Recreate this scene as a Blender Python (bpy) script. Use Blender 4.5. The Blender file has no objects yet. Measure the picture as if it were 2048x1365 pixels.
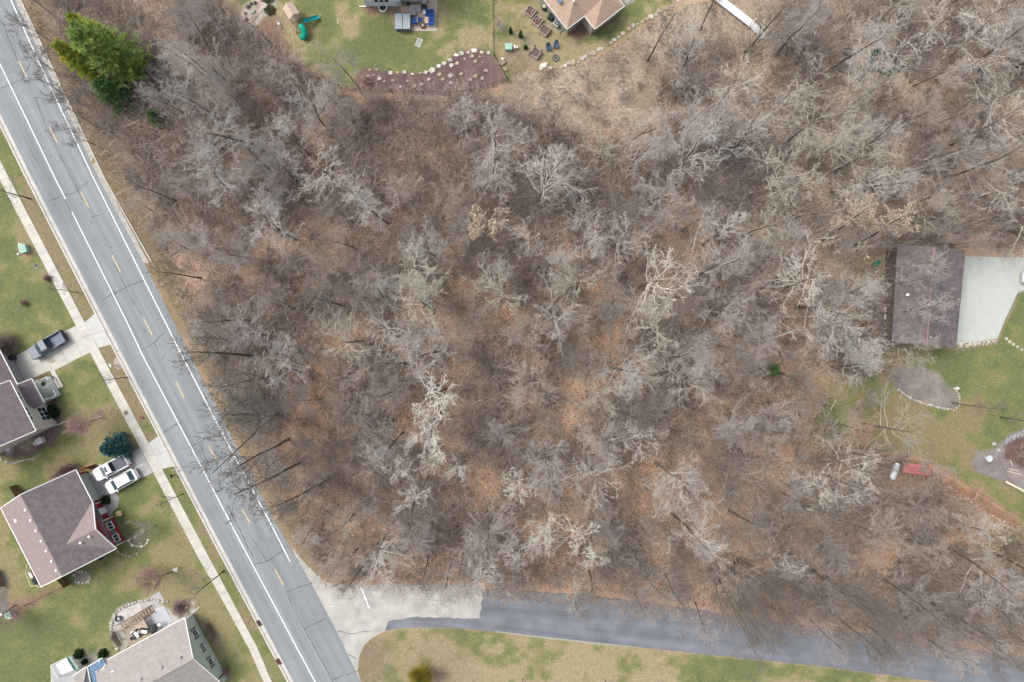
import bpy, bmesh, math, random
import numpy as np
from mathutils import Vector, Matrix
C = bpy.context.scene.collection
scene = bpy.context.scene
rng = np.random.default_rng(7)
random.seed(7)
R = math.radians

# ---------------------------------------------------------------- camera, sky, sun, exposure
cam = bpy.data.objects.new('camera', bpy.data.cameras.new('camera')); C.objects.link(cam)
cam.data.sensor_width = 36; cam.data.lens = 24.0; cam.data.clip_end = 3000; cam.data.clip_start = 0.5
cam.location = (0, 0, 100); cam.rotation_euler = (0, 0, 0)
scene.camera = cam
SUN_EL, SUN_AZ = 55, 295       # high thin overcast, light a little stronger from the upper left
world = bpy.data.worlds.new('World'); scene.world = world; world.use_nodes = True
nt = world.node_tree
sky = nt.nodes.new('ShaderNodeTexSky'); sky.sky_type = 'NISHITA'; sky.sun_disc = False
sky.sun_elevation = R(SUN_EL); sky.sun_rotation = R(SUN_AZ); sky.air_density = 1.0; sky.dust_density = 4.0; sky.ozone_density = 1.0
bg = nt.nodes['Background']; bg.inputs['Strength'].default_value = 0.15
hs_ = nt.nodes.new('ShaderNodeHueSaturation'); hs_.inputs['Saturation'].default_value = .45      # thin bright cloud: a paler sky
nt.links.new(sky.outputs[0], hs_.inputs['Color']); nt.links.new(hs_.outputs[0], bg.inputs['Color'])
sun = bpy.data.objects.new('sun', bpy.data.lights.new('sun', 'SUN')); C.objects.link(sun)
sun.data.energy = 1.3; sun.data.angle = R(28); sun.data.color = (1.0, 0.93, 0.84)
d = Vector((math.sin(R(SUN_AZ))*math.cos(R(SUN_EL)), math.cos(R(SUN_AZ))*math.cos(R(SUN_EL)), math.sin(R(SUN_EL))))
sun.rotation_euler = d.to_track_quat('Z', 'Y').to_euler(); sun.location = (0, 0, 120)
vs = scene.view_settings; vs.view_transform = 'Standard'; vs.look = 'None'; vs.gamma = 1; vs.use_curve_mapping = False
vs.exposure = 0.82

S = 13.65
def W(px, py, z=0.0):
    """photo pixel (2048 wide) seen at height z -> world x, y"""
    k = (1 - z/100.0)/S
    return ((px-1024)*k, (682.5-py)*k)
def W3(px, py, z=0.0):
    x, y = W(px, py, z); return Vector((x, y, z))

# ---------------------------------------------------------------- materials
MATS = {}
def mat(name, col, rough=0.8, var=0.15, scale=2.0, metal=0.0, bump=0.0, objvar=0.0, col2=None, detail=6, spec=0.3, stretch=None):
    if name in MATS: return MATS[name]
    m = bpy.data.materials.new(name); m.use_nodes = True; t = m.node_tree; b = t.nodes['Principled BSDF']
    b.inputs['Roughness'].default_value = rough; b.inputs['Metallic'].default_value = metal
    b.inputs['Specular IOR Level'].default_value = spec
    tc = t.nodes.new('ShaderNodeTexCoord'); n = t.nodes.new('ShaderNodeTexNoise')
    n.inputs['Scale'].default_value = scale; n.inputs['Detail'].default_value = detail
    src = tc.outputs['Object']
    if stretch:
        mp = t.nodes.new('ShaderNodeMapping'); mp.inputs['Scale'].default_value = stretch
        t.links.new(src, mp.inputs['Vector']); src = mp.outputs[0]
    t.links.new(src, n.inputs['Vector'])
    rp = t.nodes.new('ShaderNodeValToRGB'); rp.color_ramp.elements[0].position = 0.3; rp.color_ramp.elements[1].position = 0.7
    a = [max(0, c*(1-var)) for c in col]; z = [min(1, c*(1+var)) for c in col] if col2 is None else col2
    rp.color_ramp.elements[0].color = (*a, 1); rp.color_ramp.elements[1].color = (*z, 1)
    t.links.new(n.outputs['Fac'], rp.inputs[0])
    out = rp.outputs[0]
    if objvar:
        oi = t.nodes.new('ShaderNodeObjectInfo'); hs = t.nodes.new('ShaderNodeHueSaturation')
        mr = t.nodes.new('ShaderNodeMapRange'); mr.inputs['To Min'].default_value = 1-objvar; mr.inputs['To Max'].default_value = 1+objvar
        t.links.new(oi.outputs['Random'], mr.inputs['Value']); t.links.new(mr.outputs[0], hs.inputs['Value'])
        t.links.new(out, hs.inputs['Color']); out = hs.outputs[0]
    t.links.new(out, b.inputs['Base Color'])
    if bump:
        n2 = t.nodes.new('ShaderNodeTexNoise'); n2.inputs['Scale'].default_value = scale*6; n2.inputs['Detail'].default_value = 4
        t.links.new(src, n2.inputs['Vector'])
        bp = t.nodes.new('ShaderNodeBump'); bp.inputs['Strength'].default_value = bump; bp.inputs['Distance'].default_value = 0.05
        t.links.new(n2.outputs['Fac'], bp.inputs['Height']); t.links.new(bp.outputs[0], b.inputs['Normal'])
    MATS[name] = m; return m

def attr_mat(name, rough=0.95, fine=9.0, amt=0.5, bump=0.6, speck=True):
    m = bpy.data.materials.new(name); m.use_nodes = True; t = m.node_tree; b = t.nodes['Principled BSDF']
    b.inputs['Roughness'].default_value = rough; b.inputs['Specular IOR Level'].default_value = 0.1
    at = t.nodes.new('ShaderNodeAttribute'); at.attribute_name = 'Col'
    ge = t.nodes.new('ShaderNodeNewGeometry')
    def noise(sc, det=8, rg=0.65):
        n = t.nodes.new('ShaderNodeTexNoise'); n.inputs['Scale'].default_value = sc; n.inputs['Detail'].default_value = det
        n.inputs['Roughness'].default_value = rg; t.links.new(ge.outputs['Position'], n.inputs['Vector']); return n
    n1 = noise(1.7); n2 = noise(fine, 5, 0.7)
    def mrange(sock, lo, hi, a=0.3, bb=0.7):
        r = t.nodes.new('ShaderNodeMapRange'); r.inputs['From Min'].default_value = a; r.inputs['From Max'].default_value = bb
        r.inputs['To Min'].default_value = lo; r.inputs['To Max'].default_value = hi; t.links.new(sock, r.inputs['Value']); return r.outputs[0]
    def mul(a, c):
        x = t.nodes.new('ShaderNodeMath'); x.operation = 'MULTIPLY'; t.links.new(a, x.inputs[0]); t.links.new(c, x.inputs[1]); return x.outputs[0]
    f = mul(mul(mrange(n1.outputs['Fac'], 0.84, 1.16), mrange(noise(4.2, 3, .6).outputs['Fac'], .82, 1.18)), mrange(n2.outputs['Fac'], 1-amt, 1+amt))
    vm = t.nodes.new('ShaderNodeVectorMath'); vm.operation = 'SCALE'
    t.links.new(at.outputs['Color'], vm.inputs[0]); t.links.new(f, vm.inputs['Scale'])
    t.links.new(vm.outputs[0], b.inputs['Base Color'])
    bp = t.nodes.new('ShaderNodeBump'); bp.inputs['Strength'].default_value = bump; bp.inputs['Distance'].default_value = 0.08
    t.links.new(n2.outputs['Fac'], bp.inputs['Height']); t.links.new(bp.outputs[0], b.inputs['Normal'])
    return m

CONC = mat('concrete', (.43, .415, .38), .9, .10, 1.2, bump=.1)
CONC2 = mat('concrete_new', (.42, .42, .40), .9, .10, .8, bump=.1)
CONCD = mat('concrete_grey', (.30, .30, .29), .9, .2, .9, bump=.1)
CONCG = mat('concrete_pale_apron', (.375, .395, .365), .9, .06, .9, bump=.1)
DARK = mat('joint_dark', (.10, .10, .10), .9, .1)
CRACK = mat('crack_tar', (.085, .09, .095), .9, .35, 3)
WHITEP = mat('road_paint_white', (.72, .73, .73), .7, .2, 6)
YELP = mat('road_paint_yellow', (.55, .42, .20), .7, .25, 6)
ORP = mat('orange_paint', (.62, .30, .05), .7, .3, 5)
WHITE = mat('white_trim', (.62, .62, .60), .6, .05)
WPAINT = mat('car_paint_white', (.80, .81, .82), .25, .02, spec=.6)
BPAINT = mat('car_paint_blue_grey', (.09, .115, .15), .35, .08, spec=.5)
SPAINT = mat('car_paint_silver', (.5, .53, .55), .3, .03, metal=.3, spec=.6)
GLASS = mat('dark_glass', (.02, .035, .045), .1, .2, spec=.6)
CGLASS = mat('windshield_glass', (.035, .075, .09), .12, .2, spec=.6)
BLACK = mat('black_plastic', (.02, .022, .025), .6, .2)
TYRE = mat('tyre_rubber', (.03, .03, .03), .9, .2)
METAL = mat('brushed_metal', (.5, .52, .53), .4, .1, metal=.6)
COVER = mat('bed_cover_vinyl', (.09, .095, .115), .7, .15)
RED = mat('red_siding', (.24, .022, .028), .7, .12, 3, stretch=(1, 1, 6))
BEIGE = mat('beige_siding', (.48, .46, .41), .7, .06, 3, stretch=(1, 1, 6))
GREENS = mat('green_siding', (.43, .50, .42), .7, .07, 3, stretch=(1, 1, 6))
BLUES = mat('pale_blue_siding', (.58, .64, .66), .7, .05, 3, stretch=(1, 1, 6))
GARD = mat('garage_door_beige', (.42, .43, .38), .7, .05)
GARG = mat('garage_door_grey', (.27, .27, .275), .7, .05)
def shingle(n, c, v=.16): return mat(n, c, .95, v, 1.6, bump=.5, detail=10)
SH_PINK = shingle('shingle_pinkish_lit', (.225, .185, .178), .08)
SH_SHADED = shingle('shingle_shaded_purple_grey', (.148, .125, .13), .2)  # darker copy of the pinkish shingle, with roof shade put into the colour
SH_P1 = shingle('shingle_plum_grey', (.138, .112, .120), .16)
SH_GREY = shingle('shingle_warm_grey', (.265, .245, .232), .12)
SH_TAN = mat('shingle_tan', (.34, .25, .19), .95, .25, 5, bump=.5, detail=10)
SH_BARN = shingle('shingle_barn_purple_brown', (.125, .105, .106), .3)
RUST = mat('rust_streak', (.205, .145, .13), .9, .3, 4)
SKYB = mat('blue_roof_membrane', (.10, .17, .26), .5, .12, 2)
REDM = mat('red_metal_roof', (.52, .17, .18), .5, .1)
WOOD = mat('weathered_wood', (.28, .23, .17), .85, .25, 3, stretch=(1, 8, 1))
WOODB = mat('brown_wood', (.17, .10, .06), .85, .3, 3)
RWOOD = mat('rust_stained_fence_wood', (.13, .045, .025), .85, .3, 3)
PALEW = mat('pale_lumber', (.52, .47, .34), .8, .15, 3)
PAVER = mat('pink_pavers', (.40, .31, .26), .9, .15, 9, bump=.3)
TUB = mat('hot_tub_cover_vinyl', (.24, .28, .31), .6, .06)
BCUSH = mat('blue_cushion', (.015, .06, .22), .8, .2)
NAVY = mat('navy_chair_plastic', (.035, .075, .13), .5, .2)
TEAL = mat('teal_slide_plastic', (.0, .30, .20), .35, .08)
TEALB = mat('blue_green_slide_plastic', (.0, .20, .21), .35, .08)
GREENB = mat('pale_green_metal', (.22, .34, .28), .6, .08)
STONE = mat('limestone', (.38, .355, .31), .9, .25, 3, bump=.6, objvar=.22)
STONEB = mat('fieldstone_tan', (.33, .27, .20), .9, .25, 3, bump=.6, objvar=.25)
SMULCH = mat('soil_dark', (.075, .055, .05), 1, .35, 8, bump=1)
BRICKR = mat('cast_iron_red', (.07, .03, .028), .8, .3)
FENCEM = mat('black_metal_fence', (.025, .022, .022), .6, .2)
TARP = mat('dark_green_netting', (.03, .075, .06), .85, .4, 3, bump=.6)
POT = mat('terracotta', (.42, .16, .10), .8, .15)

# ---------------------------------------------------------------- mesh helpers
class MB:
    def __init__(s): s.bm = bmesh.new()
    def box(s, c, size, rz=0, bevel=0, ry=0, rx=0):
        r = bmesh.ops.create_cube(s.bm, size=1)['verts']
        M = Matrix.Translation(c) @ Matrix.Rotation(rz, 4, 'Z') @ Matrix.Rotation(ry, 4, 'Y') @ Matrix.Rotation(rx, 4, 'X') @ Matrix.Diagonal((*size, 1))
        bmesh.ops.transform(s.bm, matrix=M, verts=r)
        if bevel:
            es = list({e for v in r for e in v.link_edges})
            bmesh.ops.bevel(s.bm, geom=es, offset=bevel, segments=2, affect='EDGES', profile=.5)
        return s
    def prism(s, poly, z0, z1, top=None):
        """poly: list of (x,y); z1 may be a list of heights"""
        n = len(poly); zs = z1 if isinstance(z1, (list, tuple)) else [z1]*n
        a = [s.bm.verts.new((p[0], p[1], z0)) for p in poly]
        tp = top or poly
        b = [s.bm.verts.new((p[0], p[1], z)) for p, z in zip(tp, zs)]
        area = sum(poly[i][0]*poly[(i+1) % n][1]-poly[(i+1) % n][0]*poly[i][1] for i in range(n))
        if area < 0: a.reverse(); b.reverse()
        s.bm.faces.new(b); s.bm.faces.new(a[::-1])
        for i in range(n):
            j = (i+1) % n; s.bm.faces.new((a[i], a[j], b[j], b[i]))
        return s
    def slab(s, pts, t):
        """3-d polygon thickened straight down by t"""
        pts = [Vector(p) for p in pts]; n = len(pts)
        area = sum(pts[i].x*pts[(i+1) % n].y-pts[(i+1) % n].x*pts[i].y for i in range(n))
        if area < 0: pts.reverse()
        b = [s.bm.verts.new(p) for p in pts]; a = [s.bm.verts.new(p-Vector((0, 0, t))) for p in pts]
        s.bm.faces.new(b); s.bm.faces.new(a[::-1])
        for i in range(n):
            j = (i+1) % n; s.bm.faces.new((a[i], a[j], b[j], b[i]))
        return s
    def cyl(s, c, r, h, n=20, r2=None, ax=None):
        v = bmesh.ops.create_cone(s.bm, cap_ends=True, segments=n, radius1=r, radius2=r if r2 is None else r2, depth=h)['verts']
        M = Matrix.Translation(c)
        if ax is not None: M = M @ Vector(ax).to_track_quat('Z', 'Y').to_matrix().to_4x4()
        bmesh.ops.transform(s.bm, matrix=M, verts=v); return s
    def bar(s, p, q, w, h=None):
        p = Vector(p); q = Vector(q); h = h or w; dd = q-p
        v = bmesh.ops.create_cube(s.bm, size=1)['verts']
        M = Matrix.Translation((p+q)/2) @ dd.to_track_quat('X', 'Z').to_matrix().to_4x4() @ Matrix.Diagonal((dd.length, w, h, 1))
        bmesh.ops.transform(s.bm, matrix=M, verts=v); return s
    def lathe(s, c, prof, n=24):
        rings = []
        for r, z in prof:
            rings.append([s.bm.verts.new((c[0]+r*math.cos(2*math.pi*i/n), c[1]+r*math.sin(2*math.pi*i/n), c[2]+z)) for i in range(n)])
        for a, b in zip(rings, rings[1:]):
            for i in range(n):
                j = (i+1) % n; s.bm.faces.new((a[i], a[j], b[j], b[i]))
        s.bm.faces.new(rings[-1]); s.bm.faces.new(rings[0][::-1]); return s
    def blob(s, c, r, seed=0, sub=2, rough=.25, flat=1.0):
        v = bmesh.ops.create_icosphere(s.bm, subdivisions=sub, radius=1)['verts']; rr = random.Random(seed)
        ph = [(Vector((rr.uniform(-1, 1), rr.uniform(-1, 1), rr.uniform(-1, 1)))*2.2, rr.uniform(0, 6)) for _ in range(5)]
        for x in v:
            k = 1+rough*sum(math.sin(x.co.dot(a)+p) for a, p in ph)/2.2
            x.co = Vector((x.co.x*k*r[0], x.co.y*k*r[1], x.co.z*k*r[2]*flat))+Vector(c)
        return s
    def tube(s, pts, r, n=10):
        pts = [Vector(p) for p in pts]; rings = []
        for i, p in enumerate(pts):
            t = (pts[min(i+1, len(pts)-1)]-pts[max(i-1, 0)]).normalized()
            q = t.to_track_quat('Z', 'Y'); rad = r[i] if isinstance(r, (list, tuple)) else r
            rings.append([s.bm.verts.new(p+q @ Vector((rad*math.cos(2*math.pi*k/n), rad*math.sin(2*math.pi*k/n), 0))) for k in range(n)])
        for a, b in zip(rings, rings[1:]):
            best = min(range(n), key=lambda o: (a[0].co-b[o].co).length)
            for i in range(n):
                j = (i+1) % n; s.bm.faces.new((a[i], a[j], b[(j+best) % n], b[(i+best) % n]))
        s.bm.faces.new(rings[-1]); s.bm.faces.new(rings[0][::-1]); return s
    def build(s, name, m, parent=None, smooth=False, **k):
        bmesh.ops.recalc_face_normals(s.bm, faces=s.bm.faces[:])
        me = bpy.data.meshes.new(name); s.bm.to_mesh(me); s.bm.free()
        if smooth: me.shade_smooth()
        me.materials.append(m)
        o = bpy.data.objects.new(name, me); C.objects.link(o)
        if parent is not None: o.parent = parent
        for kk, v in k.items(): o[kk] = v
        return o

def tag(o, label=None, cat=None, group=None, kind=None):
    if label: o['label'] = label
    if cat: o['category'] = cat
    if group: o['group'] = group
    if kind: o['kind'] = kind
    return o
def thing(name, label, cat, loc=(0, 0, 0), rz=0, group=None):
    o = bpy.data.objects.new(name, None); C.objects.link(o); o.location = loc; o.rotation_euler = (0, 0, rz); o.empty_display_size = .3
    return tag(o, label, cat, group)
def struct(name, mb, m): return tag(mb.build(name, m), kind='structure')
def npmesh(name, verts, faces, m, smooth=False):
    me = bpy.data.meshes.new(name); k = faces.shape[1]
    me.vertices.add(len(verts)); me.vertices.foreach_set('co', np.ascontiguousarray(verts, dtype=np.float32).ravel())
    me.loops.add(faces.size); me.loops.foreach_set('vertex_index', np.ascontiguousarray(faces, dtype=np.int32).ravel())
    me.polygons.add(len(faces)); me.polygons.foreach_set('loop_start', np.arange(0, faces.size, k, dtype=np.int32))
    me.polygons.foreach_set('loop_total', np.full(len(faces), k, dtype=np.int32))
    me.update(calc_edges=True)
    if smooth: me.shade_smooth()
    me.materials.append(m); return me
def pxy(poly, z=0): return [W(*p, z) for p in poly]

# ---------------------------------------------------------------- numpy noise and masks
def vnoise(x, y, cell, seed):
    g = np.random.default_rng(seed).random((256, 256)); u = x/cell; v = y/cell
    i = np.floor(u).astype(int); j = np.floor(v).astype(int); fu = u-i; fv = v-j; fu = fu*fu*(3-2*fu); fv = fv*fv*(3-2*fv)
    a = g[i % 256, j % 256]; b = g[(i+1) % 256, j % 256]; c = g[i % 256, (j+1) % 256]; dd = g[(i+1) % 256, (j+1) % 256]
    return (a*(1-fu)+b*fu)*(1-fv)+(c*(1-fu)+dd*fu)*fv
def fbm(x, y, cell, seed, octv=4):
    s = 0; a = 1; t = 0
    for k in range(octv):
        s = s+a*vnoise(x, y, cell/2**k, seed+k); t += a; a *= .55
    return s/t
def inpoly(x, y, poly):
    r = np.zeros(x.shape, bool); n = len(poly)
    for i in range(n):
        x0, y0 = poly[i]; x1, y1 = poly[(i+1) % n]
        if y0 == y1: continue
        c = ((y0 > y) != (y1 > y)) & (x < (x1-x0)*(y-y0)/(y1-y0)+x0); r ^= c
    return r

# ---------------------------------------------------------------- outlines read off the photo (pixels at ground level)
ROADW = [(-190, -180), (-115, -15), (-56, 105), (0, 226), (66, 360), (209, 640), (375, 960), (440, 1085), (588, 1365), (700, 1577), (800, 1767)]
ROADE = [(-55, -180), (31, 0), (97, 141), (200, 360), (289, 527), (300, 549), (356, 661), (417, 782), (482, 911), (540, 1025), (581, 1094), (629, 1179), (673, 1261), (722, 1365), (822, 1577), (910, 1767)]
WALKL = [(-180, 10), (-20, 320), (32, 422), (152, 651), (281, 896), (400, 1121), (440, 1191), (500, 1301), (528, 1365), (640, 1577)]
WALKR = [(-162, 4), (-2, 316), (47, 411), (169, 643), (297, 886), (413, 1104), (454, 1181), (515, 1295), (544, 1365), (656, 1572)]
WOODS = [(-20, -200), (95, 0), (130, 110), (190, 240), (285, 400), (325, 500), (385, 640), (455, 780), (530, 930), (600, 1060), (660, 1150), (760, 1160), (960, 1160), (1200, 1182), (1500, 1225), (1750, 1258), (2048, 1300), (2300, 1330),
         (2300, 1120), (2048, 1055), (1990, 1035), (1880, 960), (1790, 920), (1700, 885), (1640, 830), (1650, 780), (1760, 720), (1780, 690), (1785, 488), (1930, 496), (2300, 505), (2300, -200), (1600, -200), (1560, 0),
         (1530, 85), (1440, 75), (1340, 90), (1320, 180), (1290, 255), (1150, 265), (1070, 235), (1000, 195), (690, 192), (640, 155), (540, 85), (480, 50), (430, 0), (400, -200)]
CONCMOUTH = [(585, 1098), (609, 1125), (633, 1150), (655, 1165), (720, 1171), (853, 1166), (963, 1176), (963, 1240), (830, 1236), (778, 1244), (770, 1262), (745, 1275), (728, 1292), (718, 1315), (716, 1345), (722, 1365)]
LANE_T = [(963, 1176), (1064, 1182), (1210, 1194), (1400, 1220), (1542, 1242), (1748, 1268), (2048, 1315), (2400, 1375)]
LANE_B = [(2400, 1440), (2048, 1387), (1811, 1355), (1653, 1334), (1400, 1307), (1210, 1288), (1064, 1272), (917, 1256), (800, 1256), (770, 1262)]
LANE = [(776, 1243), (830, 1234), (963, 1238)]+LANE_T+LANE_B
MULCH = [(724, 135), (712, 151), (706, 178), (785, 187), (900, 191), (944, 187), (988, 174), (1014, 161), (987, 112), (972, 103), (951, 99), (925, 103), (908, 109), (894, 122), (870, 138), (838, 146), (789, 147), (750, 139)]
GRAVEL1 = [(1775, 753), (1822, 729), (1880, 747), (1891, 766), (1919, 790), (1920, 808), (1910, 820), (1880, 816), (1849, 808), (1822, 798), (1793, 779)]
GRAVEL2 = [(1944, 922), (1954, 903), (1978, 900), (1997, 890), (2018, 871), (2048, 858), (2120, 840), (2120, 1010), (2048, 985), (2010, 964), (1962, 948), (1946, 935)]
RLAWN = [(1690, 812), (1725, 770), (1790, 700), (1912, 697), (1990, 690), (1994, 678), (2034, 586), (2048, 583), (2300, 540), (2300, 1140), (2048, 1042), (2002, 1012), (1907, 951), (1865, 926), (1800, 906), (1745, 900), (1725, 870), (1730, 840), (1712, 822)]
TOPLAWN = [(405, -200), (440, 0), (478, 30), (600, 130), (640, 150), (690, 170), (720, 180), (1020, 165), (1030, 145), (1075, 138), (1100, 140), (1145, 130), (1200, 108), (1260, 70), (1300, 40), (1350, 10), (1380, -200)]
BOTGRASS = [(724, 1365), (717, 1345), (719, 1315), (729, 1292), (745, 1275), (772, 1262), (800, 1256), (917, 1256), (1064, 1272), (1400, 1307), (1653, 1334), (1811, 1355), (2048, 1387), (2400, 1440), (2400, 1900), (1000, 1900), (822, 1577)]
SLOPE = [(1005, 170), (1030, 140), (1085, 135), (1145, 133), (1200, 111), (1260, 72), (1345, 14), (1420, 0), (1560, 0), (1530, 85), (1440, 95), (1345, 110), (1330, 180), (1290, 262), (1150, 275), (1070, 240), (1000, 200)]
LEFTLAND = [(-1500, -400)]+ROADW+[(800, 2300), (-1500, 2300)]
ROCKBED = [(240, 1303), (226, 1280), (221, 1255), (225, 1238), (236, 1220), (255, 1208), (290, 1200), (318, 1205), (345, 1225), (362, 1238), (375, 1215), (385, 1198), (390, 1225), (372, 1240), (330, 1260), (290, 1285)]

GRIDX = np.concatenate([[-900, -500, -300, -200, -150, -120, -100], np.arange(-88, 88.01, .32), [100, 120, 150, 200, 300, 500, 900]])
GRIDY = np.concatenate([[-900, -500, -300, -200, -130, -100, -80], np.arange(-62, 62.01, .32), [80, 100, 130, 200, 300, 500, 900]])
GX, GY = np.meshgrid(GRIDX, GRIDY)
PX = GX*S+1024; PY = 682.5-GY*S
def blur(a, n):
    for _ in range(n):
        p = np.pad(a, 1, mode='edge'); a = (p[:-2, 1:-1]+p[2:, 1:-1]+p[1:-1, :-2]+p[1:-1, 2:]+2*p[1:-1, 1:-1])/6
    return a
jx = (fbm(GX, GY, 2.2, 11, 4)-.5); jy = (fbm(GX, GY, 2.2, 31, 4)-.5)
def zone(poly, jit=10, soft=1):
    return blur(inpoly(PX+jx*jit*2, PY+jy*jit*2, poly).astype(float), soft)
woodmask = inpoly(PX, PY, WOODS).astype(float)
hm = np.clip(blur(woodmask, 60)*2-1, 0, 1)
HGT = hm*((fbm(GX, GY, 14, 71, 3)-.5)*1.6+(fbm(GX, GY, 3, 77, 3)-.5)*.3)
def ground_z(x, y):
    i = np.clip(np.searchsorted(GRIDX, x)-1, 0, len(GRIDX)-2); j = np.clip(np.searchsorted(GRIDY, y)-1, 0, len(GRIDY)-2)
    fx = (x-GRIDX[i])/(GRIDX[i+1]-GRIDX[i]); fy = (y-GRIDY[j])/(GRIDY[j+1]-GRIDY[j])
    return (HGT[j, i]*(1-fx)+HGT[j, i+1]*fx)*(1-fy)+(HGT[j+1, i]*(1-fx)+HGT[j+1, i+1]*fx)*fy
def blobs(lst):
    a = np.zeros(PX.shape)
    for x, y, r, w in lst: a += w*np.exp(-((PX-x)**2+(PY-y)**2)/(2*r*r))
    return a
def lerp(a, b, t): return a*(1-t[..., None])+b*t[..., None]
def c3(*c): return np.array(c)
# leaf litter
n_a = fbm(GX, GY, 9, 1, 5); n_b = fbm(GX, GY, 4, 5, 5); n_c = fbm(GX, GY, 1.3, 9, 3)
lit = lerp(c3(.34, .235, .165)[None, None]*np.ones(GX.shape+(3,)), c3(.29, .23, .18), np.clip((n_a-.4)*4, 0, 1))
lit = lerp(lit, c3(.39, .235, .145), np.clip((n_b-.52)*6, 0, 1)*.8)
lit = lerp(lit, c3(.21, .17, .14), np.clip((.42-n_c)*5, 0, 1)*.5)
lit = lerp(lit, c3(.42, .24, .15), np.clip(blobs([(560, 720, 70, .8), (640, 860, 70, .7), (1000, 880, 90, .5), (1100, 1150, 90, .9), (850, 1180, 60, .5), (520, 620, 60, .5), (1300, 980, 80, .4), (1560, 960, 60, .4), (620, 800, 60, .5)])*(n_b+.2), 0, 1)*.8)
lit = lerp(lit, c3(.39, .33, .265), np.clip(blobs([(1700, 200, 200, 1), (1950, 100, 150, .7), (1560, 300, 120, .4)]), 0, 1)*.75)   # tan litter upper right
lit = lerp(lit, c3(.20, .16, .155), np.clip(blobs([(300, 100, 120, 1), (420, 200, 120, .6), (420, 520, 90, .5)]), 0, 1)*.7)
lit = lerp(lit, c3(.11, .13, .045), np.clip(blobs([(1640, 850, 26, 1), (1660, 820, 22, .7), (2005, 1085, 30, .9), (1672, 880, 30, .7), (1745, 715, 34, .8), (1700, 780, 36, .6), (1760, 640, 40, .8), (1740, 560, 44, .6), (2048, 1080, 30, .7)])*(.5+n_b), 0, 1))
col = lit
def grass(green=.5, seed=3, base=None):
    g1 = fbm(GX, GY, 7, seed, 5); g2 = fbm(GX, GY, 1.8, seed+9, 4)
    t = np.clip((g1-.5)*3+green-.08+(g2-.5)*2.2, 0, 1)
    dry = c3(.215, .19, .10) if base is None else base
    c = lerp(dry[None, None]*np.ones(GX.shape+(3,)), c3(.150, .160, .062), np.clip(t*2, 0, 1))
    return lerp(c, c3(.115, .135, .058), np.clip(t*2-1, 0, 1))
# verge east of the road: dry grass turning to litter
verge = [(x+0, y) for x, y in ROADE]+[(x+62-(y-100)*.012, y-6) for x, y in ROADE[::-1]]
col = lerp(col, lerp(c3(.20, .15, .095)[None, None]*np.ones(GX.shape+(3,)), c3(.17, .145, .08), n_b), zone(verge, 22, 3)*.85)
col = lerp(col, lerp(c3(.40, .33, .26)[None, None]*np.ones(GX.shape+(3,)), c3(.30, .24, .185), np.clip((n_b-.42)*6+(n_c-.5)*1.5, 0, 1)), zone(SLOPE, 10, 4))
lg = np.clip(.30+blobs([(70, 1290, 90, .75), (20, 560, 60, .5), (300, 1090, 40, .15), (100, 915, 60, .5), (20, 480, 40, .3), (180, 1200, 60, .5), (60, 1000, 30, .4), (230, 1060, 40, .25), (110, 370, 30, .35), (40, 1080, 25, .4)])
             - blobs([(330, 950, 60, .25), (130, 740, 60, .1), (450, 1290, 50, .45), (20, 1190, 30, .4), (210, 860, 40, .3)]), 0, 1.2)
col = lerp(col, grass(lg, 3), zone(LEFTLAND, 0, 1))
vg = [(x-12, y) for x, y in ROADW]+WALKR[::-1]
col = lerp(col, grass(np.clip(.18+blobs([(90, 330, 60, .4), (210, 620, 30, .2), (330, 1000, 40, .2), (540, 1290, 50, .35), (480, 1130, 30, .1)]), 0, 1), 21, c3(.20, .165, .10)), zone(vg, 0, 1))
tg = np.clip(.55+blobs([(800, 110, 90, .3), (690, 40, 60, .3), (950, 70, 50, -.1)])-blobs([(600, 60, 60, .5), (640, 110, 60, .55), (560, 60, 50, .3), (1030, 60, 60, .3), (890, 15, 20, 1.2), (1090, 90, 60, .1), (460, 20, 40, .4)]), 0, 1.2)
tl = grass(tg, 41, c3(.26, .22, .13))
col = lerp(col, tl, zone(TOPLAWN, 5, 2))
col = lerp(col, lerp(tl, c3(.205, .135, .10), np.clip(.6+n_b, 0, 1)), zone([(516, 35), (560, 35), (568, 78), (600, 130), (575, 118), (510, 60)], 12, 4))
col = lerp(col, c3(.21, .15, .12)[None, None]*(.7+.6*n_c[..., None]), zone([(1018, 105), (1060, 105), (1080, 135), (1030, 150), (1008, 120)], 10, 3)*.7)
col = lerp(col, grass(np.clip(.42+blobs([(1990, 720, 50, .6), (2040, 1000, 30, .5), (1900, 870, 40, .1)])-blobs([(1780, 850, 60, .35), (1700, 880, 30, .3), (1850, 900, 40, .2)]), 0, 1.2), 61, c3(.20, .165, .09)), zone(RLAWN, 8, 2))
bgm = np.clip(.06+blobs([(1260, 1312, 50, .35), (1380, 1328, 50, .32), (1120, 1300, 60, .1), (1480, 1345, 60, .2)])-blobs([(820, 1330, 60, .1)]), 0, 1)
bt = grass(bgm, 81, c3(.27, .225, .135))
bt = lerp(bt, c3(.20, .15, .11), np.clip(blobs([(735, 1330, 30, .8), (880, 1345, 50, .5), (745, 1290, 20, .5)]), 0, 1))
col = lerp(col, bt, zone(BOTGRASS, 2, 1))
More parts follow.
